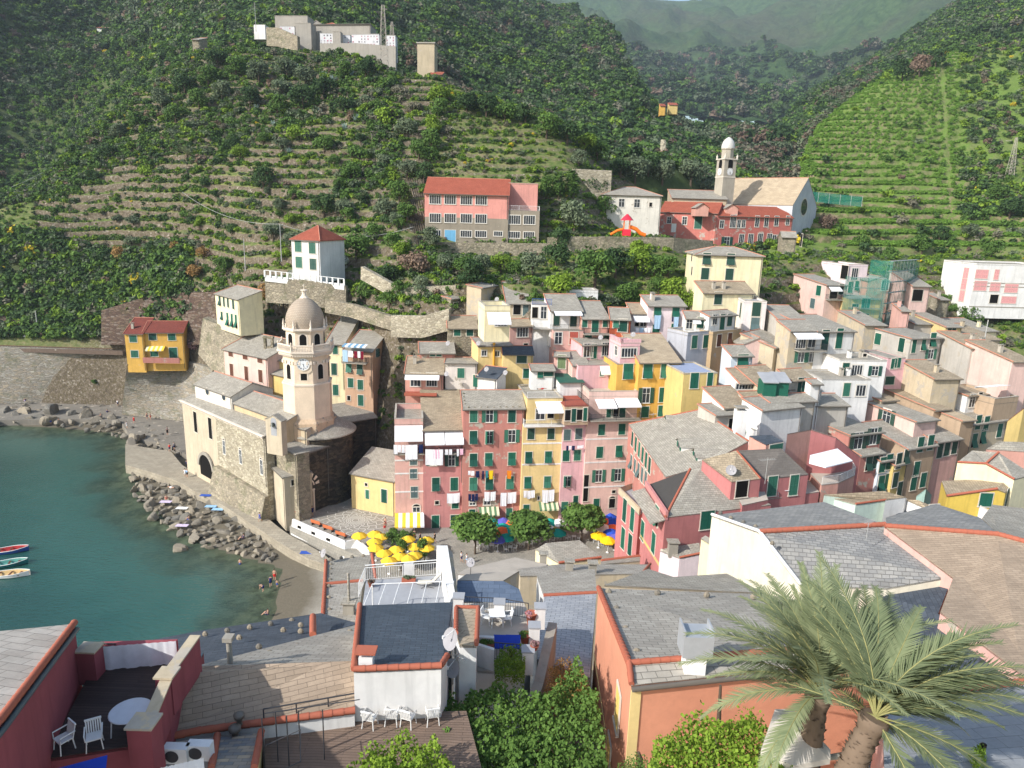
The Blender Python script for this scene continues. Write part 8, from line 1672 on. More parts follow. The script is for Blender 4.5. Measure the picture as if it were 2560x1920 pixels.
for x, y, h_, l in ((405,352,2.2,'big bushy palm standing alone on the dry terraces'),(780,448,1.6,'small palm on the slope above the villa')):
 q = ground((x*DS, y*DS)); palm(l, q, h_, .35, 4.2 if x < 500 else 2.8, 30, x, (0,0), (0,0), 20)
def leafmass(name, label, cat, poly, z0, z1, n, ls, mat, hump=1.0, extra=None):
 R_ = random.Random(n); g = MB(); xs_ = [q[0] for q in poly]; ys_ = [q[1] for q in poly]; k = 0
 while k < n:
  x, y = R_.uniform(min(xs_), max(xs_)), R_.uniform(min(ys_), max(ys_))
  if not inpoly((x, y), poly): continue
  k += 1; q = atZ((x, y), z1); hh = noise.noise(V((q.x*1.1, q.y*1.1, 0)))*hump+noise.noise(V((q.x*3, q.y*3, 4)))*hump*.5; z_ = z1+hh*.6-(z1-z0)*abs(R_.gauss(0,.35)); q = V((q.x, q.y, z_))
  nn = V((R_.gauss(0,.8), R_.gauss(-.2,.8), R_.uniform(.1,1.3))).normalized(); a_ = nn.cross(V((R_.uniform(-1,1),R_.uniform(-1,1),.2))).normalized(); w_ = nn.cross(a_); s_ = ls*R_.uniform(.6,1.25)
  g.face([q-a_*s_*.5, q+w_*s_*.42-a_*s_*.12, q+w_*s_*.26+a_*s_*.36, q+a_*s_*.55, q-w_*s_*.26+a_*s_*.36, q-w_*s_*.42-a_*s_*.12])
 c_ = atZ((sum(xs_)/len(xs_), sum(ys_)/len(ys_)), z0); rt = root(name, label, cat, c_); part('foliage', g, mat, rt)
 b = MB(); b.tube([c_-V((0,0,3)), c_+V((.1,0,.4)), V((c_.x,c_.y,z1-.3))], [.12,.1,.05], 7); part('stem', b, BARK, rt); return rt
leafmass('grape_vine', 'thick grape vine spreading over a pergola at the bottom centre', 'vine', [(1095,1710),(1150,1735),(1240,1700),(1330,1725),(1400,1700),(1440,1640),(1470,1690),(1500,1760),(1530,2000),(1040,2000),(1060,1860),(1000,1835),(1085,1800),(1120,1760)], 31.2, 32.4, 21000, .15, LM['green'])
leafmass('citrus_tree', 'bright green young tree at the bottom edge left of the vine', 'tree', [(870,1900),(940,1850),(1020,1835),(1090,1850),(1130,1900),(1150,2000),(840,2000)], 32.8, 34.2, 6500, .12, LM['bright'])
leafmass('citrus_tree', 'bright green lemon tree in front of the orange house wall', 'tree', [(1640,1830),(1700,1790),(1760,1755),(1810,1780),(1850,1750),(1910,1790),(1960,1860),(2010,2000),(1600,2000),(1625,1900)], 33.8, 36.4, 13000, .11, LM['bright'])
leafmass('round_shrub', 'small dark rounded shrub at the foot of the orange corner', 'shrub', [(1545,1900),(1590,1880),(1640,1900),(1650,1960),(1540,1960)], 33, 34, 2500, .06, LM['green'], .3)
leafmass('bramble', 'reddish brown bramble against the slate capped wall', 'shrub', [(1360,1700),(1400,1640),(1450,1660),(1480,1720),(1460,1760),(1380,1740)], 29.5, 31, 4200, .09, LM['rust'])
leafmass('hedge', 'green hedge planted behind the small iron railing of the furnished terrace', 'hedge', [(1235,1650),(1260,1615),(1315,1620),(1312,1680),(1240,1675)], 30.9, 31.9, 3500, .08, LM['bright'])
leafmass('tuft', 'small green weed tuft on the paved terrace at lower right', 'weed', [(2420,1870),(2460,1850),(2470,1900),(2440,1920)], 35.2, 35.6, 500, .08, LM['bright'], .2)
def chairproto():
 rt = root('plastic_chair', 'white plastic garden chair left of the square table on the furnished terrace', 'chair', (0,0,0)); g = MB(); g.box(-.24,-.22,.40,.24,.22,.44); part('seat', g, WHITEP, rt)
 g = MB()
 for i in range(7): x = -.21+.07*i; g.hexa([V((x-.022,.2,.44)),V((x+.022,.2,.44)),V((x+.022,.23,.44)),V((x-.022,.23,.44))],[V((x-.022,.30,.86)),V((x+.022,.30,.86)),V((x+.022,.33,.86)),V((x-.022,.33,.86))])
 g.box(-.25,.29,.84,.25,.34,.90); part('backrest', g, WHITEP, rt)
 for sx_ in (-1,1):
  for sy_ in (-1,1): g = MB(); g.tube([(sx_*.21,sy_*.19,.42),(sx_*.25,sy_*.23,0)], .022, 6); part('leg', g, WHITEP, rt)
  g = MB(); g.tube([(sx_*.25,-.2,.42),(sx_*.26,-.2,.64),(sx_*.26,.28,.66)], .024, 6); part('armrest', g, WHITEP, rt)
 return rt
def tableproto(label, w, mat, rnd=False):
 rt = root('table', label, 'table', (0,0,0)); g = MB()
 if rnd: g.lathe([(w*.5,.70),(w*.52,.72),(w*.5,.74)], 32)
 else: g.box(-w/2,-w/2,.70,w/2,w/2,.74)
 part('tabletop', g, mat, rt)
 for sx_ in (-1,1):
  for sy_ in (-1,1): g = MB(); g.tube([(sx_*w*.32,sy_*w*.32,.70),(sx_*w*.36,sy_*w*.36,0)], .025, 6); part('leg', g, mat, rt)
 return rt
T(760, 1300, 640)
ch0 = chairproto(); tb0 = tableproto('white square plastic table on the furnished terrace', .85, WHITEP); tb0.location = atZ((1665,905), 31.02); tb0.rotation_euler = (0,0,.15)
ch0.location = atZ((1580,890), 31.02); ch0.rotation_euler = (0,0,1.3); _used = set()
def chair(p, rz, label, group=None): c = copytree(ch0, None, p, rz); c['label'] = label; (c.__setitem__('group', group) if group else None); return c
chair(atZ((1750,900),31.02), -1.4, 'white plastic garden chair right of the square table on the furnished terrace')
T(500, 1500, 640)
for (x, y, rz, l) in ((1470,1090,2.9,'white plastic armchair nearest the tan roof on the plank terrace'),(1660,1065,3.1,'white plastic armchair in the middle of the plank terrace row'),(1800,1080,2.8,'white plastic armchair third in the plank terrace row'),(2010,1060,-2.9,'white plastic armchair beside the vine on the plank terrace')): chair(atZ((x,y),32.62), rz, l)
T(0, 1500, 560)
chair(atZ((640,1470),35.02), -.6, 'white slatted folding chair near the mauve wall on the dark deck'); chair(atZ((940,1450),35.02), .5, 'white slatted folding chair in the middle of the dark deck')
t2 = tableproto('large round pale table on the dark deck by the parapet', 1.35, plain('pale_table', (.55,.57,.62), .5), True); t2.location = atZ((1310,1270),35.02)
T(1500, 1000, 560)
t3 = tableproto('white round table on the pink terrace below the white gutter', 1.4, WHITEP, True); t3.location = atZ((1810,930),20.7); chair(atZ((1740,950),20.7), 1.2, 'white chair beside the round table on the pink terrace')
T(760, 1300, 640)
p = atZ((1090,575), 26.55); rt = root('deck_chair', 'cream reclining deck chair on the white sun terrace', 'deck chair', p); g = MB(); A_ = [V((-.9,0,.32)),V((.1,.1,.30)),V((.75,.2,1.0))]
for a, c in ((0,1),(1,2)): g.hexa([p+A_[a]+V((0,-.28,0)),p+A_[c]+V((0,-.28,0)),p+A_[c]+V((0,.28,0)),p+A_[a]+V((0,.28,0))],[p+A_[k_]+V((0,s_*.28,.03)) for k_, s_ in ((a,-1),(c,-1),(c,1),(a,1))])
part('sling', g, plain('cream_canvas', (.6,.57,.48), .8), rt)
for s_ in (-.3,.3): g = MB(); g.tube([p+V((-.9,s_,.32)),p+V((.3,s_+.1,.0))], .018, 5); g.tube([p+V((-.6,s_,0)),p+V((.3,s_+.1,.5)),p+V((.75,s_+.2,1.0))], .018, 5); part('frame', g, IRON, rt)
def pot(label, x, y, z, r=.22, h=.35, long=0, mat='green', fl=None):
 p = atZ((x, y), z); rt = root('flower_pot', label, 'flower pot', p); g = MB()
 if long: g.box(p.x-long/2,p.y-.14,p.z,p.x+long/2,p.y+.14,p.z+h)
 else: g.lathe([(r*.65,0),(r,h*.9),(r*1.12,h*.9),(r*1.12,h)], 14, tuple(p))
 part('pot', g, RIDGE, rt); c = link('plant', crmesh(fl or mat, 'bush', 1), rt); c.location = (0,0,h*.6); c.scale = ((long/2 if long else r*1.3),r*1.3,.38)
pot('long terracotta planter at the middle of the white sun terrace', 905, 535, 26.55, .2, .3, 1.0, 'olive'); pot('round terracotta pot at the left of the sun terrace railing', 580, 575, 26.55, mat='brown'); pot('round terracotta pot by the parapet behind the deck chair', 1200, 505, 26.55, mat='rust')
pot('tall terracotta jar with red geraniums by the terrace table', 1960, 900, 31.05, .3, .7, fl='pinkfl'); pot('terracotta pot with leafy plants on the right edge of the furnished terrace', 1910, 1060, 31.05, .3, .5); pot('planter of leafy flowers left of the blue loungers', 1570, 1115, 31.4, .25, .3, .8); pot('pot of red geraniums on the pillar of the furnished terrace', 1990, 1120, 31.9, .2, .25, fl='pinkfl')
for x, l in ((1700,'left blue folding lounger on the furnished terrace'),(1805,'right blue folding lounger on the furnished terrace')):
 p = atZ((x,1085), 31.35); g = MB(); g.hexa([p+V((-.38,-.3,0)),p+V((.38,-.3,0)),p+V((.38,.35,.35)),p+V((-.38,.35,.35))],[p+V((-.38,-.3,.05)),p+V((.38,-.3,.05)),p+V((.38,.35,.4)),p+V((-.38,.35,.4))]); tag(part('folding_lounger', g, plain('blue_canvas', lin((30,64,170)), .8), None), l, 'lounger')
def dish(label, p, r, az=-.6, col=None, mast_=1.0):
 rt = root('satellite_dish', label, 'satellite dish', p); g = MB(); g.tube([p, p+V((0,0,mast_))], .025, 5); part('mast', g, GUT, rt); g = MB(); c = p+V((0,0,mast_)); d = V((math.sin(az), -math.cos(az), .45)).normalized(); a_ = d.cross(V((0,0,1))).normalized(); b_ = d.cross(a_); n = 20
 rings = [(0,0),(.5,.05),(.85,.15),(1,.2)]; vs_ = [c+d*(q*r)+(a_*math.cos(6.2832*j/n)+b_*math.sin(6.2832*j/n))*(k_*r) for k_, q in rings for j in range(n)]
 g.raw(vs_, [(i*n+j,i*n+(j+1)%n,(i+1)*n+(j+1)%n,(i+1)*n+j) for i in range(3) for j in range(n)], 0, True); part('reflector', g, col or plain('dish_grey', (.32,.31,.32), .6), rt)
 g = MB(); g.tube([c-b_*r, c+d*r*1.0], .015, 4); g.lathe([(.05,0),(.05,.12)], 8, tuple(c+d*r*1.0)); part('feed_arm', g, WHITEP, rt)
dish('large grey satellite dish at the corner of the dark slate roof', atZ((1275,1190), 34.3), .48, -.9, None, .9); dish('second tilted dish below the large one beside the white wall', atZ((1285,1420),33.0), .4, -.6, None, .8)
dish('round pale satellite dish on the corner of the beach house roof', atZ((175,372),20.9), .42, -.9); dish('white satellite dish on the patio edge near the square', atZ((1440,470),26.3), .36, -.5)
for i, (x, y, Y, l) in enumerate(((885,925,112.5,'white satellite dish on the black slab roof of the annex'),(540,965,115,'grey dish on the pole by the red terrace house'),(1048,955,113,'small dish beside the closed white parasol'),(552,700,120,'dish on the low slate roof at the rubble terrace'),(815,700,117.5,'dish at the left corner of the yellow stove pipe house'),(975,320,124.5,'dish on the roof garden of the cream house'),(1870,650,117,'dish on a pole by the pink canopy annex'),(2150,625,115,'dish behind the crenellated pink tower'))):
 T(960, 660, 640); dish(l, atY((x, y+25), Y), .42, -.5, None, .8)
T(1500,1000,560); dish('blue grey dish on the mottled slate roof edge', atZ((1285,790),23.8), .6, -.4, None, 1.2); dish('black dish on the white terrace edge by the grey roof', atZ((1800,1060),17.5), .6, -.9, plain('dish_dark',(.12,.12,.13),.5), 1.0)
def yagi(label, p, h, L=1.2, rz=.6):
 rt = root('tv_antenna', label, 'antenna', p); g = MB(); g.tube([p, p+V((0,0,h))], .022, 5); d = V((math.cos(rz), math.sin(rz), 0)); s_ = V((-d.y,d.x,0)); c = p+V((0,0,h*.92)); g.tube([c-d*L/2, c+d*L/2], .015, 4)
 for i in range(9): q = c-d*L/2+d*(L*i/8); g.tube([q-s_*(.35-.02*i), q+s_*(.35-.02*i)], .008, 4, cap=False)
 part('aerial', g, WIRE, rt)
T(760,1300,640); yagi('tv antenna with many rods beside the large grey dish', atZ((1300,1330),33.2), 1.0, 1.2, -.5)
T(1500,1000,560)
T(0,0,2212); yagi('tv antenna on the big tan roof at right', atZ((2165,1350),30.4), 1.6); yagi('tall tv antenna on the grey slope roof, right', atZ((1912,1210),29.2), 2.6, 1.6, .3); yagi('tv antenna on the broad slate roof near the cream wall', atZ((1630,1075),24), 2.5)
T(960, 960, 640)
def umbrella(label, x, y, col, r=1.15, h=2.5, stripes=None, grp='cafe parasols on the piazza', zg=3.0):
 c = atZ((x, y), zg+h); p = V((c.x, c.y, zg)); rt = root('parasol', label, 'parasol', p, grp); g = MB(); g.tube([p, c+V((0,0,.1))], .03, 6); g.lathe([(.25,0),(.25,.08),(.05,.12)], 8, tuple(p)); part('pole', g, WHITEP, rt)
 g = MB(); n = 8; ro = random.random(); rg = [(1.0,-.42),(.66,-.18),(.33,.02),(.02,.18)]
 for k in range(3):
  for i in range(n):
   a0, a1 = ro+6.2832*i/n, ro+6.2832*(i+1)/n; (r0,z0),(r1,z1) = rg[k], rg[k+1]; q = lambda a_, r_, z_: c+V((math.cos(a_)*r*r_, math.sin(a_)*r*r_, z_*r*.9)); g.face([q(a0,r0,z0),q(a1,r0,z0),q(a1,r1,z1),q(a0,r1,z1)], (k % 2) if stripes else 0)
   if k == 0: g.face([q(a0,1,-.42-.13),q(a1,1,-.42-.13),q(a1,1,-.42),q(a0,1,-.42)], 0)
 cn = part('canopy', g, stripes or [col], rt)
 if col.name == 'parasol_yellow': g = MB(); g.lathe([(.16,.17),(.10,.21),(.02,.26)], 10, tuple(c)); sub('cap', g, plain('navy', (.03,.04,.09), .6), cn)
UM = {k: plain('parasol_'+k, lin(c), .85, .1) for k, c in dict(yellow=(232,190,60), teal=(34,150,136), purple=(92,92,176), orange=(240,110,60), blue=(50,84,190), white=(236,234,230), gold=(244,190,30), navy=(60,60,120)).items()}
T(760, 1300, 640)
for i, (x, y) in enumerate(((478,112),(612,98),(662,122),(610,165),(620,215),(692,262),(735,325),(800,230),(895,140),(960,205),(1060,150),(1062,215),(955,280),(905,310),(830,290))): umbrella('yellow scalloped parasol in the crowd of parasols by the oleanders', x, y, UM['yellow'], 1.2, grp='yellow parasols by the oleanders')
T(960, 960, 640)
for x, y, c in ((935,1165,'teal'),(1035,1165,'purple'),(1105,1180,'orange'),(1030,1212,'teal'),(1022,1245,'orange'),(1060,1300,'teal'),(985,1315,'purple'),(1435,1170,'teal'),(1400,1215,'white'),(1505,1260,'teal'),(1435,1255,'navy'),(1515,1175,'white'),(1340,1130,'teal'),(1910,1070,'teal'),(1905,1165,'orange'),(1975,1170,'blue'),(1955,1125,'blue'),(1900,1220,'white'),(1980,1222,'orange'),(1965,1260,'blue'),(2000,1305,'purple'),(1860,1285,'gold'),(1940,1325,'gold'),(2005,1095,'gold'),(1100,1240,'teal'),(1800,1080,'navy')):
 umbrella('%s cafe parasol among the mixed parasols beside the round trees' % c, x, y, UM[c], 1.35, grp='mixed colour parasols beside the round trees')
umbrella('black and white ringed parasol near the pink building corner', 1860, 1100, UM['white'], 1.35, stripes=[UM['white'], UM['navy']])
for x, y, w_ in ((785,1470,'leftmost of the three clipped round trees on the piazza'),(1247,1435,'middle of the three clipped round trees on the piazza'),(1700,1370,'rightmost of the three clipped round trees, next to the ringed parasol')):
 p = atZ((x, y), 3.0); rt = root('round_tree', w_, 'tree', p); c = link('crown', crown(x, 5200, .20, 1, .82, 18, 0.9, .5, LM['green'], base=.2), rt); c.scale = (3.5,3.3,2.9); c.location = (0,0,1.4); t_ = link('trunk', _trunks[x % 3], rt); t_.scale = (2.0,2.0,3.4)
T(760, 1300, 640)
for x, y, l in ((765,245,'fluffy oleander bush at the back left of the yellow parasols'),(885,250,'fluffy oleander bush in the middle of the yellow parasols'),(830,355,'fluffy oleander bush at the front left of the yellow parasols'),(1040,345,'fluffy oleander bush at the front right of the yellow parasols')):
 p = atZ((x, y), 3.0); tree(p, 1.35, 3.4, 'green', 'near', l, None, 'oleander', 'shrub', x % 3)
T(960, 960, 640); cnt = 0; tb_ = tableproto('small white cafe table under the mixed parasols', .7, WHITEP); tb_['group'] = 'cafe tables'; first = True
for x, y in ((840,1430),(930,1425),(1060,1390),(1090,1440),(1160,1410),(1230,1400),(1330,1375),(1420,1370),(1540,1350),(1640,1350),(1905,1400),(1860,1370),(1010,1390),(1120,1370),(1290,1360),(1480,1330)):
 p = atZ((x, y), 3.02); t_ = tb_ if first else copytree(tb_); first = False; t_.location = p
 for k_ in (-1, 1): chair(p+V((k_*.7, random.uniform(-.2,.2), 0)), -k_*1.5+random.uniform(-.3,.3), 'white cafe chair at a table under the mixed parasols', 'cafe chairs')
T(400, 1000, 640)
rt = root('terrace_wall', 'low white wall with square openings between piazza and quay path', 'wall', atZ((1400,1300),2)); g = MB(); tp = [(1142,1030),(1600,1225),(1700,1205),(1805,1300)]; bt_ = [(1132,1165),(1590,1370),(1700,1375),(1805,1405)]
P = [atZ(q, 4.2) for q in tp]; Q = [atZ(q, 1.6) for q in bt_]
for i in range(3): n_ = (P[i+1]-P[i]).normalized().cross(V((0,0,1)))*-.3; g.hexa([Q[i],Q[i+1],V((P[i+1].x,P[i+1].y,1.6))+n_,V((P[i].x,P[i].y,1.6))+n_],[P[i],P[i+1],P[i+1]+n_,P[i]+n_])
part('masonry', g, WM('white'), rt); g = MB(); d = (P[1]-P[0]); n_ = d.normalized().cross(V((0,0,1)))
for f in (.15,.42,.7): c_ = P[0]+d*f+n_*.02-V((0,0,.55))+(Q[0]-P[0])*.0; u_ = d.normalized()*.45; s_ = (Q[1]-P[1]).normalized(); c_ = P[0]+d*f+s_*.55+n_*.04; g.face([c_-u_-s_*.0, c_-u_+s_*.45, c_+u_+s_*.45, c_+u_])
part('drain_openings', g, DARK, rt)
for i, (x, y) in enumerate(((1355,1085),(1460,1130),(1570,1185))):
 p = atZ((x, y), 3.0); rt = root('bench', ('leftmost','middle','rightmost')[i]+' of the three orange brown benches along the white wall', 'bench', p, None, -.5); g = MB(); g.box(-1,-.25,.42,1,.25,.48); a_ = link('seat', g.mesh('seat', plain('orange_wood', lin((200,112,70)), .7)), rt); g = MB(); g.box(-1,-.32,.5,1,-.26,1.0); link('backrest', g.mesh('backrest', plain('orange_wood', lin((200,112,70)), .7)), rt)
 for s_ in (-.8,.8): g = MB(); g.box(s_-.04,-.3,0,s_+.04,.22,.42); link('leg', g.mesh('leg', IRON), rt)
def boat(label, x, y, L, hull, inner, rz):
 p = atZ((x, y), 0.0); rt = root('rowing_boat', label, 'boat', p, None, rz); b = MB(); n = 12; sec = []
 for i in range(n+1):
  f = i/n; w_ = .95*math.sin(min(1, f*1.25+.35)*math.pi*.5)*(1-max(0, f-.6)**1.6*3.6); w_ = max(.02, w_); z_ = .5+.28*f*f; x_ = (f-.5)*L; sec.append([V((x_,-w_,z_)),V((x_,-w_*.85,.1)),V((x_,0,-.15)),V((x_,w_*.85,.1)),V((x_,w_,z_))])
 vs_ = [q for s_ in sec for q in s_]; b.raw(vs_, [(i*5+j,i*5+j+1,(i+1)*5+j+1,(i+1)*5+j) for i in range(n) for j in range(4)], 0); b.raw(vs_[:5], [(0,1,2,3,4)]); link('hull', b.mesh('hull', hull), rt)
 g = MB(); g.raw([V((q.x*.96,q.y*.9,q.z*.9+.06)) for q in vs_], [(i*5+j,(i+1)*5+j,(i+1)*5+j+1,i*5+j+1) for i in range(n) for j in range(4)]); link('interior', g.mesh('interior', inner), rt)
 g = MB(); g.tube([s_[0] for s_ in sec], .05, 5); g.tube([s_[4] for s_ in sec], .05, 5); link('gunwale', g.mesh('gunwale', WHITEP), rt)
 for f in (-.22,.05,.28): g = MB(); g.box(f*L-.13,-.75,.36,f*L+.13,.75,.41); link('thwart', g.mesh('thwart', BROWN), rt)
T(0,0,2560)
boat('blue rowing boat with red inside, topmost of the three moored boats', 20, 1193, 5.2, plain('boat_blue', lin((40,80,150)), .4), plain('boat_red', lin((170,50,50)), .5), .35); boat('teal rowing boat between the blue and white ones', 16, 1222, 5.2, plain('boat_teal', lin((30,110,110)), .4), plain('boat_teal_in', lin((90,150,140)), .5), .4); boat('white rowing boat with tan inside, lowest of the three', 18, 1245, 5.6, WHITEP, plain('boat_tan', lin((200,170,120)), .6), .2)
T(400,700,640)
for x, y, c, l in ((110,1138,WHITEP,'long white kayak lying at the foot of the bastion wall'),(125,1163,plain('kayak_red', lin((200,50,50)), .4),'red kayak lying beside the white kayak')):
 p = atZ((x, y), 1.6); g = MB(); g.tube([p+V((-2.6,0,0)),p+V((-1.3,0,.0)),p,p+V((1.3,0,0)),p+V((2.6,0,0))], [.03,.28,.36,.28,.03], 8); tag(part('kayak', g, c, None), l, 'kayak')
SKIN = plain('skin', (.50,.30,.21), .6, .3); HAIR = plain('hair', (.05,.035,.025), .8)
POSE = {'stand': dict(pel=(0,0,.95),ch=(0,0,1.38),nk=(0,0,1.5),hd=(0,.02,1.66),sh=.19,el=(.27,0,1.12),ha=(.26,.08,.84),kn=(.1,.03,.5),ft=(.11,0,.06)),
 'walk': dict(pel=(0,0,.94),ch=(0,.04,1.37),nk=(0,.05,1.49),hd=(0,.09,1.64),sh=.19,el=(.26,-.02,1.12),ha=(.25,.18,.92),kn=(.09,.2,.52),ft=(.1,.16,.07),kn2=(-.09,-.05,.5),ft2=(-.1,-.32,.1)),
 'sit': dict(pel=(0,0,.16),ch=(0,-.08,.58),nk=(0,-.06,.7),hd=(0,0,.86),sh=.19,el=(.3,.05,.42),ha=(.22,.35,.42),kn=(.14,.42,.42),ft=(.13,.72,.06)),
 'bend': dict(pel=(0,0,.86),ch=(0,.38,1.0),nk=(0,.5,1.0),hd=(0,.64,.92),sh=.17,el=(.2,.42,.72),ha=(.18,.5,.45),kn=(.1,.05,.45),ft=(.11,0,.06)),
 'lie': dict(pel=(0,0,.12),ch=(0,-.45,.14),nk=(0,-.58,.14),hd=(0,-.75,.16),sh=.2,el=(.3,-.25,.08),ha=(.3,.02,.08),kn=(.1,.45,.16),ft=(.12,.86,.08))}
def bodymesh(P_, nm):
 J = [P_['pel'], P_['ch'], P_['nk'], P_['hd'], (P_['hd'][0], P_['hd'][1], P_['hd'][2]+.07)]; E = [(0,1),(1,2),(2,3),(3,4)]; Rd = [(.14,.11),(.15,.10),(.055,.055),(.088,.1),(.07,.08)]
 for s_ in (1,-1):
  a = len(J); J += [(s_*P_['sh'],P_['ch'][1],P_['ch'][2]+.03 if nm != 'lie' else P_['ch'][2]), (s_*P_['el'][0],*P_['el'][1:]), (s_*P_['ha'][0],*P_['ha'][1:])]; d = (V(P_['ha'])-V(P_['el'])).normalized(); h_ = V(J[-1])
  J += [tuple(h_+d*.08+V((o_,0,0))) for o_ in (-.03,.0,.03)]; E += [(1,a),(a,a+1),(a+1,a+2),(a+2,a+3),(a+2,a+4),(a+2,a+5)]; Rd += [(.055,.055),(.042,.042),(.03,.026),(.011,.011),(.012,.012),(.011,.011)]
  k_ = 'kn2' if s_ < 0 and 'kn2' in P_ else 'kn'; f_ = 'ft2' if s_ < 0 and 'ft2' in P_ else 'ft'; a = len(J); kx = (abs(P_[k_][0])*s_,*P_[k_][1:]); fx = (abs(P_[f_][0])*s_,*P_[f_][1:]); J += [(s_*.09,P_['pel'][1],P_['pel'][2]-.05), kx, fx, (fx[0],fx[1]+.14,fx[2]-.02)]; E += [(0,a),(a,a+1),(a+1,a+2),(a+2,a+3)]; Rd += [(.09,.09),(.062,.062),(.042,.042),(.04,.028)]
 me = bpy.data.meshes.new('body'); me.from_pydata(J, E, []); me.materials.append(SKIN); return me, Rd, J
_pm = {}
def person(label, p, pose='stand', rz=0, top=None, bot=None, k=1.0, grp=None):
 if pose not in _pm: _pm[pose] = bodymesh(POSE[pose], pose)
 me, Rd, J = _pm[pose]; rt = root('person', label, 'person', p, grp, rz); rt.scale = (k,k,k); o = link('body', me, rt); md = o.modifiers.new('skin', 'SKIN'); o.modifiers.new('smooth', 'SUBSURF').levels = 1
 for i, r_ in enumerate(Rd): me.skin_vertices[0].data[i].radius = r_
 P_ = POSE[pose]; g = MB(); h_ = P_['hd']; g.lathe([(.02,.13),(.08,.10),(.10,.03),(.085,-.02)], 10, h_); link('hair', g.mesh('hair', HAIR), rt)
 if top:
  g = MB(); g.tube([V(P_['pel'])+V((0,0,.0)), (V(P_['pel'])+V(P_['ch']))/2, P_['ch'], (V(P_['ch'])+V(P_['nk']))/2], [.155,.15,.175,.10], 10)
  for s_ in (1,-1): g.tube([(s_*P_['sh']*.7,P_['ch'][1],P_['ch'][2]+.02),(s_*(P_['sh']*.4+P_['el'][0]*.6),P_['el'][1]*.6+P_['ch'][1]*.4,P_['el'][2]*.5+P_['ch'][2]*.5)], .075, 8)
  link('shirt', g.mesh('shirt', top), rt)
 if bot:
  g = MB(); g.tube([V(P_['pel'])+V((0,0,.08)), V(P_['pel'])-V((0,0,.06))], .165, 10)
  for s_ in (1,-1): kk = P_['kn2'] if s_ < 0 and 'kn2' in P_ else P_['kn']; g.tube([(s_*.09,P_['pel'][1],P_['pel'][2]-.02), V((s_*.09,P_['pel'][1],P_['pel'][2])).lerp(V((abs(kk[0])*s_,*kk[1:])), .75)], .10, 8)
  link('shorts', g.mesh('shorts', bot), rt)
C_ = {k: plain('cloth_c_'+k, lin(c), .9, .1) for k, c in dict(red=(200,50,50), blue=(60,90,170), navy=(30,40,90), white=(235,235,235), black=(25,25,30), lblue=(150,190,225), green=(60,120,80), grey=(130,130,130), purple=(205,190,215)).items()}
T(400,1000,640)
for x, y, z_, ps, rz, tp_, bo, k, l in ((992,1560,.45,'stand',0,None,'red',1.05,'man in red swimming shorts standing on the beach'),(958,1614,.35,'walk',.3,'navy','navy',.98,'woman in dark swimsuit walking on the beach'),(893,1655,.3,'bend',1.4,None,'navy',.95,'bather bending forward at the water edge'),(1013,1620,.35,'stand',0,None,'blue',.7,'small child standing on the beach'),
 (866,1052,1.85,'walk',2.4,'blue','blue',1,'man in blue shirt walking on the quay path'),(1320,1000,3.02,'walk',.8,'navy','navy',1,'person in dark clothes in front of the church portal'),(1183,1028,3.02,'stand',0,'red','black',1,'person in red at the corner of the church'),(1942,1135,3.02,'stand',.5,None,'red',1,'bare chested man in red shorts on the piazza'),(2200,1135,3.02,'stand',2,'lblue','lblue',1,'person in pale blue with sun hat by the yellow awning'),
 (220,665,1.9,'stand',.5,'white','white',1,'person in white standing under the church arch'),(236,668,1.9,'stand',-.5,'lblue','black',1,'companion beside the person in white under the church arch'),(85,445,1.9,'walk',.4,'red','navy',1,'walker in red shirt on the path left of the church'),(125,430,1.9,'walk',.6,'grey','navy',1,'walker in grey beside the one in red'),(65,305,1.7,'stand',0,'black','black',1,'person in black standing on the rocks left of the church'),(232,555,1.9,'sit',-1,'navy','navy',1,'person sitting against the church wall'),
 (720,1200,.8,'sit',2,'navy','navy',1,'person sitting on a boulder by the beach'),(250,1040,.9,'sit',1,None,'blue',1,'bather sitting on the boulders with knees up'),(100,760,1.2,'lie',1.2,None,'white',1,'sunbather lying on a flat boulder near the path'),(55,860,1.0,'sit',.5,None,'red',1,'bather with towel on the boulder nearest the path corner'),(695,1460,-.9,'stand',0,None,'blue',1,'swimmer standing deep in the water off the beach')):
 person(l, atZ((x, y), z_), ps, rz, C_[tp_] if tp_ else None, C_[bo], k)
T(960,960,640)
for x, y, tp_, bo, l in ((672,1540,'white','navy','left of the two walkers crossing the square near the terrace'),(718,1555,'white','lblue','right of the two walkers crossing the square near the terrace'),(440,1370,'black','black','waiter in black by the right yellow parasols'),(262,1350,'black','red','person between the yellow parasols and the awning'),(310,1370,'navy','black','dark dressed person among the yellow parasols'),(10,1240,None,'red','bather walking past the low pillar')): person(l, atZ((x, y), 3.02), 'walk', random.uniform(-2,2), C_[tp_] if tp_ else None, C_[bo])
T(0,700,560)
for x, y, z_, ps, tp_, bo, l in ((1655,1520,1.6,'stand','navy','navy','person in dark blue standing on the rock path'),(1255,1465,1.5,'walk','white','white','person in white walking below the bastion'),(1325,1415,1.5,'walk','red','red','person in red behind the one in white below the bastion'),(1165,1245,2.2,'stand','white','navy','person by the leaning rock under the sea wall'),(1453,1375,1.6,'stand',None,'navy','left bather standing against the bastion wall'),(1487,1378,1.6,'stand',None,'red','right bather standing against the bastion wall'),(995,1350,2.0,'sit',None,'blue','left sunbather on the flat rocks'),(1060,1310,2.0,'sit','navy','navy','sunbather under the leaning rock'),(505,1425,.4,'bend',None,'blue','left bather wading by the rocks'),(585,1430,.3,'stand',None,'black','right bather wading by the rocks'),(250,1200,2.2,'sit','navy','purple','person sitting at the foot of the sea wall')): person(l, atZ((x, y), z_), ps, random.uniform(-2,2), C_[tp_] if tp_ else None, C_[bo])
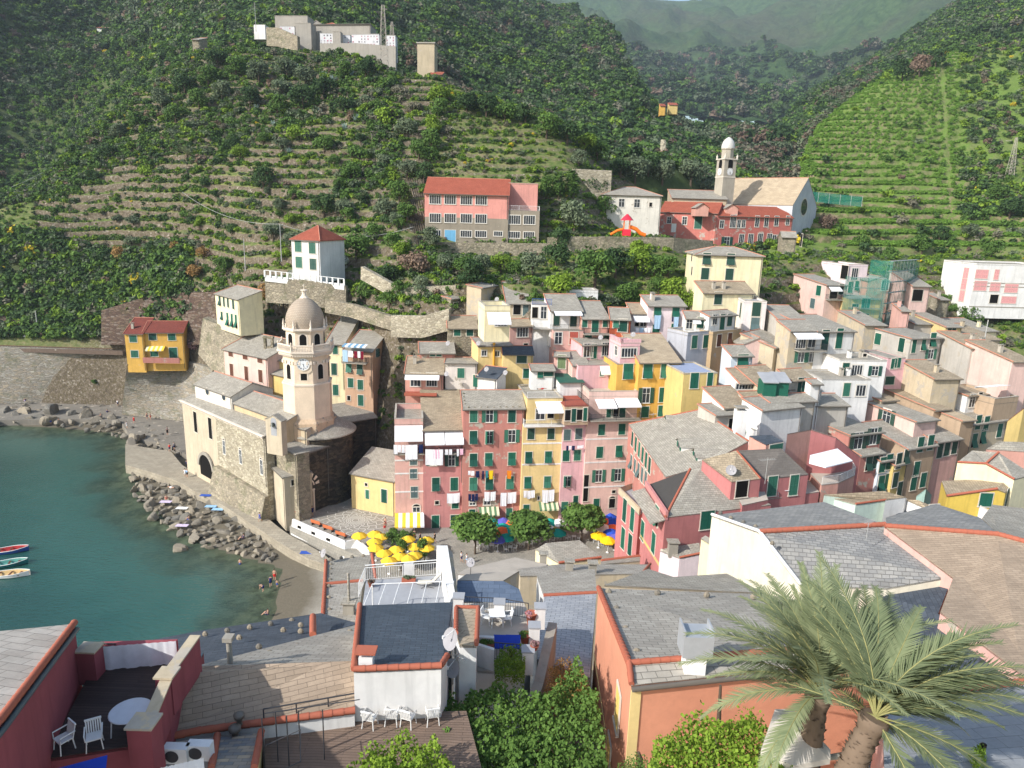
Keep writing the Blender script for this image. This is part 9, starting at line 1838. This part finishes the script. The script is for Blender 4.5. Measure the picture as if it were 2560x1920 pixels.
T(500,1500,640); person('bather sitting at the water edge near the slate roof', atZ((585,130), .35), 'sit', 1.5, None, C_['navy'])
T(960,660,640); person('sunbather lying on a lounger on the white railed roof terrace', atY((1360,1085), 109), 'lie', -1.0, None, C_['red'])
T(400,1000,640)
for x, y, z_, c, l in ((190,1085,.95,'purple','purple patterned towel on the big flat boulder'),(190,935,.9,'white','white towel spread on a boulder'),(440,920,.9,'lblue','pale towel on a boulder beside the quay wall'),(500,945,.9,'lblue','light blue towel next to the pale towel'),(1270,1320,1.75,'blue','blue towel and bag at the end of the quay path'),(395,825,1.75,'blue','blue towel on the quay edge'),(50,880,1.0,'purple','pink towel on the boulder near the path corner')):
 p = atZ((x, y), z_); g = MB(); n = 5; vs_ = [p+V((i*.4-1,j*.25-.5,.05+.05*noise.noise(V((i,j,x))))) for j in range(5) for i in range(6)]; g.raw(vs_, [(j*6+i,j*6+i+1,(j+1)*6+i+1,(j+1)*6+i) for j in range(4) for i in range(5)], 0, True); tag(part('towel', g, C_[c], None), l, 'towel')
T(1500,340,640)
p = atY((225,868), 166); rt = root('play_tower', 'red and orange playground tower with tube slides', 'playground', p); OR = plain('play_orange', lin((240,120,30)), .4); RE = plain('play_red', lin((220,50,70)), .4)
g = MB(); g.lathe([(1.5,3.6),(.9,4.3),(.15,5.0)], 6, tuple(p)); part('roof', g, RE, rt); g = MB()
for a_ in range(4): q = p+V((.9*math.cos(a_*1.571+.78), .9*math.sin(a_*1.571+.78), 0)); g.tube([q, q+V((0,0,3.7))], .08, 6)
part('posts', g, OR, rt); g = MB(); g.box(p.x-.9,p.y-.9,p.z+.2,p.x+.9,p.y+.9,p.z+1.6); part('panels', g, RE, rt); g = MB(); g.tube([p+V((.8,0,2.2)),p+V((2.2,0,1.7)),p+V((3.2,0,.8)),p+V((4.4,0,.4))], .45, 10); part('tube_slide', g, OR, rt); g = MB(); g.tube([p+V((-.8,0,1.6)),p+V((-2.0,0,1.3)),p+V((-3.6,0,.3))], .3, 8); part('slide', g, OR, rt)
def pole(label, x, ytop, ybot, Y=None, z=None, r=.1, m_=None):
 a = atY((x, ybot), Y) if Y else atZ((x, ybot), z); h_ = (atY((x, ytop), a.y).z-a.z); rt = root('utility_pole', label, 'pole', a-V((0,0,.5))); g = MB(); g.tube([a-V((0,0,.5)), a+V((0,0,h_))], [r*1.2, r*.7], 8); part('mast', g, m_ or WIRE, rt); return a+V((0,0,h_))
def cable(label, a, c, sag):
 g = MB(); g.tube([a.lerp(c, i/16)-V((0,0,sag*4*(i/16)*(1-i/16))) for i in range(17)], .045, 4); tag(part('cable', g, WIRE, None), label, 'cable')
T(0,0,2560)
a = pole('thin pole on the grassy shoulder at left holding the long cable', 228, 277, 330, Y=232); b_ = pole('dark pole in the middle of the brown terraces', 361, 383, 450, Y=206); c = pole('pole beside the white villa', 608, 484, 560, Y=160); d = pole('pale pole at the far left edge of the slope', 10, 412, 458, Y=214)
cable('long pale cable sagging across the brown terraces', a, b_, 1.2); cable('cable from the middle pole down to the villa pole', b_, c, 3.5); cable('cable from the villa to the school wall', c, atY((893,490),160), 2.5); cable('cable from the shoulder pole to the far left pole', a, d, 2.0)
pole('pole on the path above the cream house', 530, 515, 580, Y=158); pole('white pole standing above the villa garden wall', 738, 600, 730, Y=142); pole('white pole at the left end of the cemetery', 553, 5, 65, Y=280); pole('railway pole with wires on the shelf above the sea wall', 86, 672, 745, z=15.6, r=.15); pole('lamp mast among the far right roofs', 2105, 690, 850, Y=125, r=.12); pole('leaning pole left of the vineyard', 1888, 350, 395, Y=300)
T(1920,1440,640)
p = [atZ(q, 36.6) for q in ((60,1150),(215,1150),(540,1500),(540,1580),(210,1640),(-60,1500))]; c_ = sum(p, V((0,0,0)))/6+V((0,0,.35)); g = MB()
for i in range(6): a, q = p[i], p[(i+1)%6]; g.face([a, q, c_]); g.face([a-V((0,0,.2)), q-V((0,0,.2)), q, a])
rt = root('market_umbrella', 'big beige canvas umbrella below the palm trunks', 'umbrella', c_-V((0,0,3))); part('canopy', g, plain('beige_canvas', (.58,.53,.46), .9), rt); g = MB(); g.tube([c_-V((0,0,3)), c_], .05, 8); part('pole', g, BROWN, rt)
g = MB(); railing(g, atZ((150,1640),36.2), atZ((860,1510),36.2), .1, 0); g.tube([atZ((150,1610),36.3), atZ((870,1530),36.3)], .09, 8); tag(part('handrail', g, CONC, None), 'thick grey handrail below the palm trunks', 'railing')
T(500,500,640)
P = [ground((500+q[0]*.2893, 500+q[1]*.2893)) for q in ()]
a, c = atY((560,650),143), atY((1245,725),141.5); rt = root('balustrade', 'white pillared garden balustrade in front of the white villa', 'fence', (a+c)/2); g = MB(); n = 14
for i in range(n+1): q = a.lerp(c, i/n); g.box(q.x-.15,q.y-.15,q.z-.3,q.x+.15,q.y+.15,q.z+1.0)
part('pillars', g, WHITEP, rt)['kind'] = 'stuff'; g = MB(); g.hexa([a-V((0,0,1.2)),c-V((0,0,1.2)),c+V((0,.4,-1.2)),a+V((0,.4,-1.2))],[a,c,c+V((0,.4,0)),a+V((0,.4,0))]); g.hexa([a+V((0,0,.95)),c+V((0,0,.95)),c+V((0,.2,.95)),a+V((0,.2,.95))],[a+V((0,0,1.05)),c+V((0,0,1.05)),c+V((0,.2,1.05)),a+V((0,.2,1.05))]) ; part('parapet', g, WHITEP, rt)
T(500,500,640); terrw('rubble retaining wall under the villa balustrade', [(560,670),(900,690),(1260,745)], None, 5, mat=ST_GREY, Y=[143.4,142,141.6]); terrw('stone garden wall among the bushes left of the village', [(1390,575),(1720,760),(2210,735)], None, 2.5, mat=ST_LIGHT, Y=[141,137,136]); terrw('lower rubble wall beside the stone houses', [(1650,1000),(1920,1005),(2150,940)], None, 4, mat=ST_LIGHT, Y=[131,129,128]); terrw('old stone wall stepping down behind the bell tower', [(1080,860),(1300,900),(1660,1010)], None, 2.6, mat=ST_GREY, Y=[141,139,133])
T(400,700,640); battered('rubble_bank', 'pale rubble bank dropping from the cream house to the oratory', [atY(p, y_) for p, y_ in (((370,330),155),((460,370),151),((660,440),147),((720,445),146))], [atY(p, y_) for p, y_ in (((330,640),154),((440,770),149),((560,830),145),((740,860),144))], ST_GREY)
T(2000,340,560)
a, c = atY((80,545),228), atY((620,600),226); rt = root('net_fence', 'tall green netting fence at the foot of the vineyard', 'fence', (a+c)/2); g = MB(); g.hexa([a-V((0,0,3)),c-V((0,0,3)),c+V((0,.02,-3)),a+V((0,.02,-3))],[a,c,c+V((0,.02,0)),a+V((0,.02,0))]); part('netting', g, NET, rt); g = MB()
for i in range(6): q = a.lerp(c, i/5); g.tube([q-V((0,0,3)), q+V((0,0,.1))], .06, 5)
part('posts', g, WIRE, rt)
g = MB(); g.box(-3000,-90,-8,3600,3600,1000); t = NT('haze_air'); nt_ = t.t; nt_.nodes.remove(t.b); pv = nt_.nodes.new('ShaderNodeVolumePrincipled'); pv.inputs['Color'].default_value = (.74,.87,1,1); pv.inputs['Density'].default_value = .00015; pv.inputs['Anisotropy'].default_value = .2
nt_.links.new(pv.outputs[0], nt_.nodes['Material Output'].inputs['Volume'])
hz = stuff(part('haze', g, t.m, None), 'thin bluish summer haze filling the valley air', 'haze')
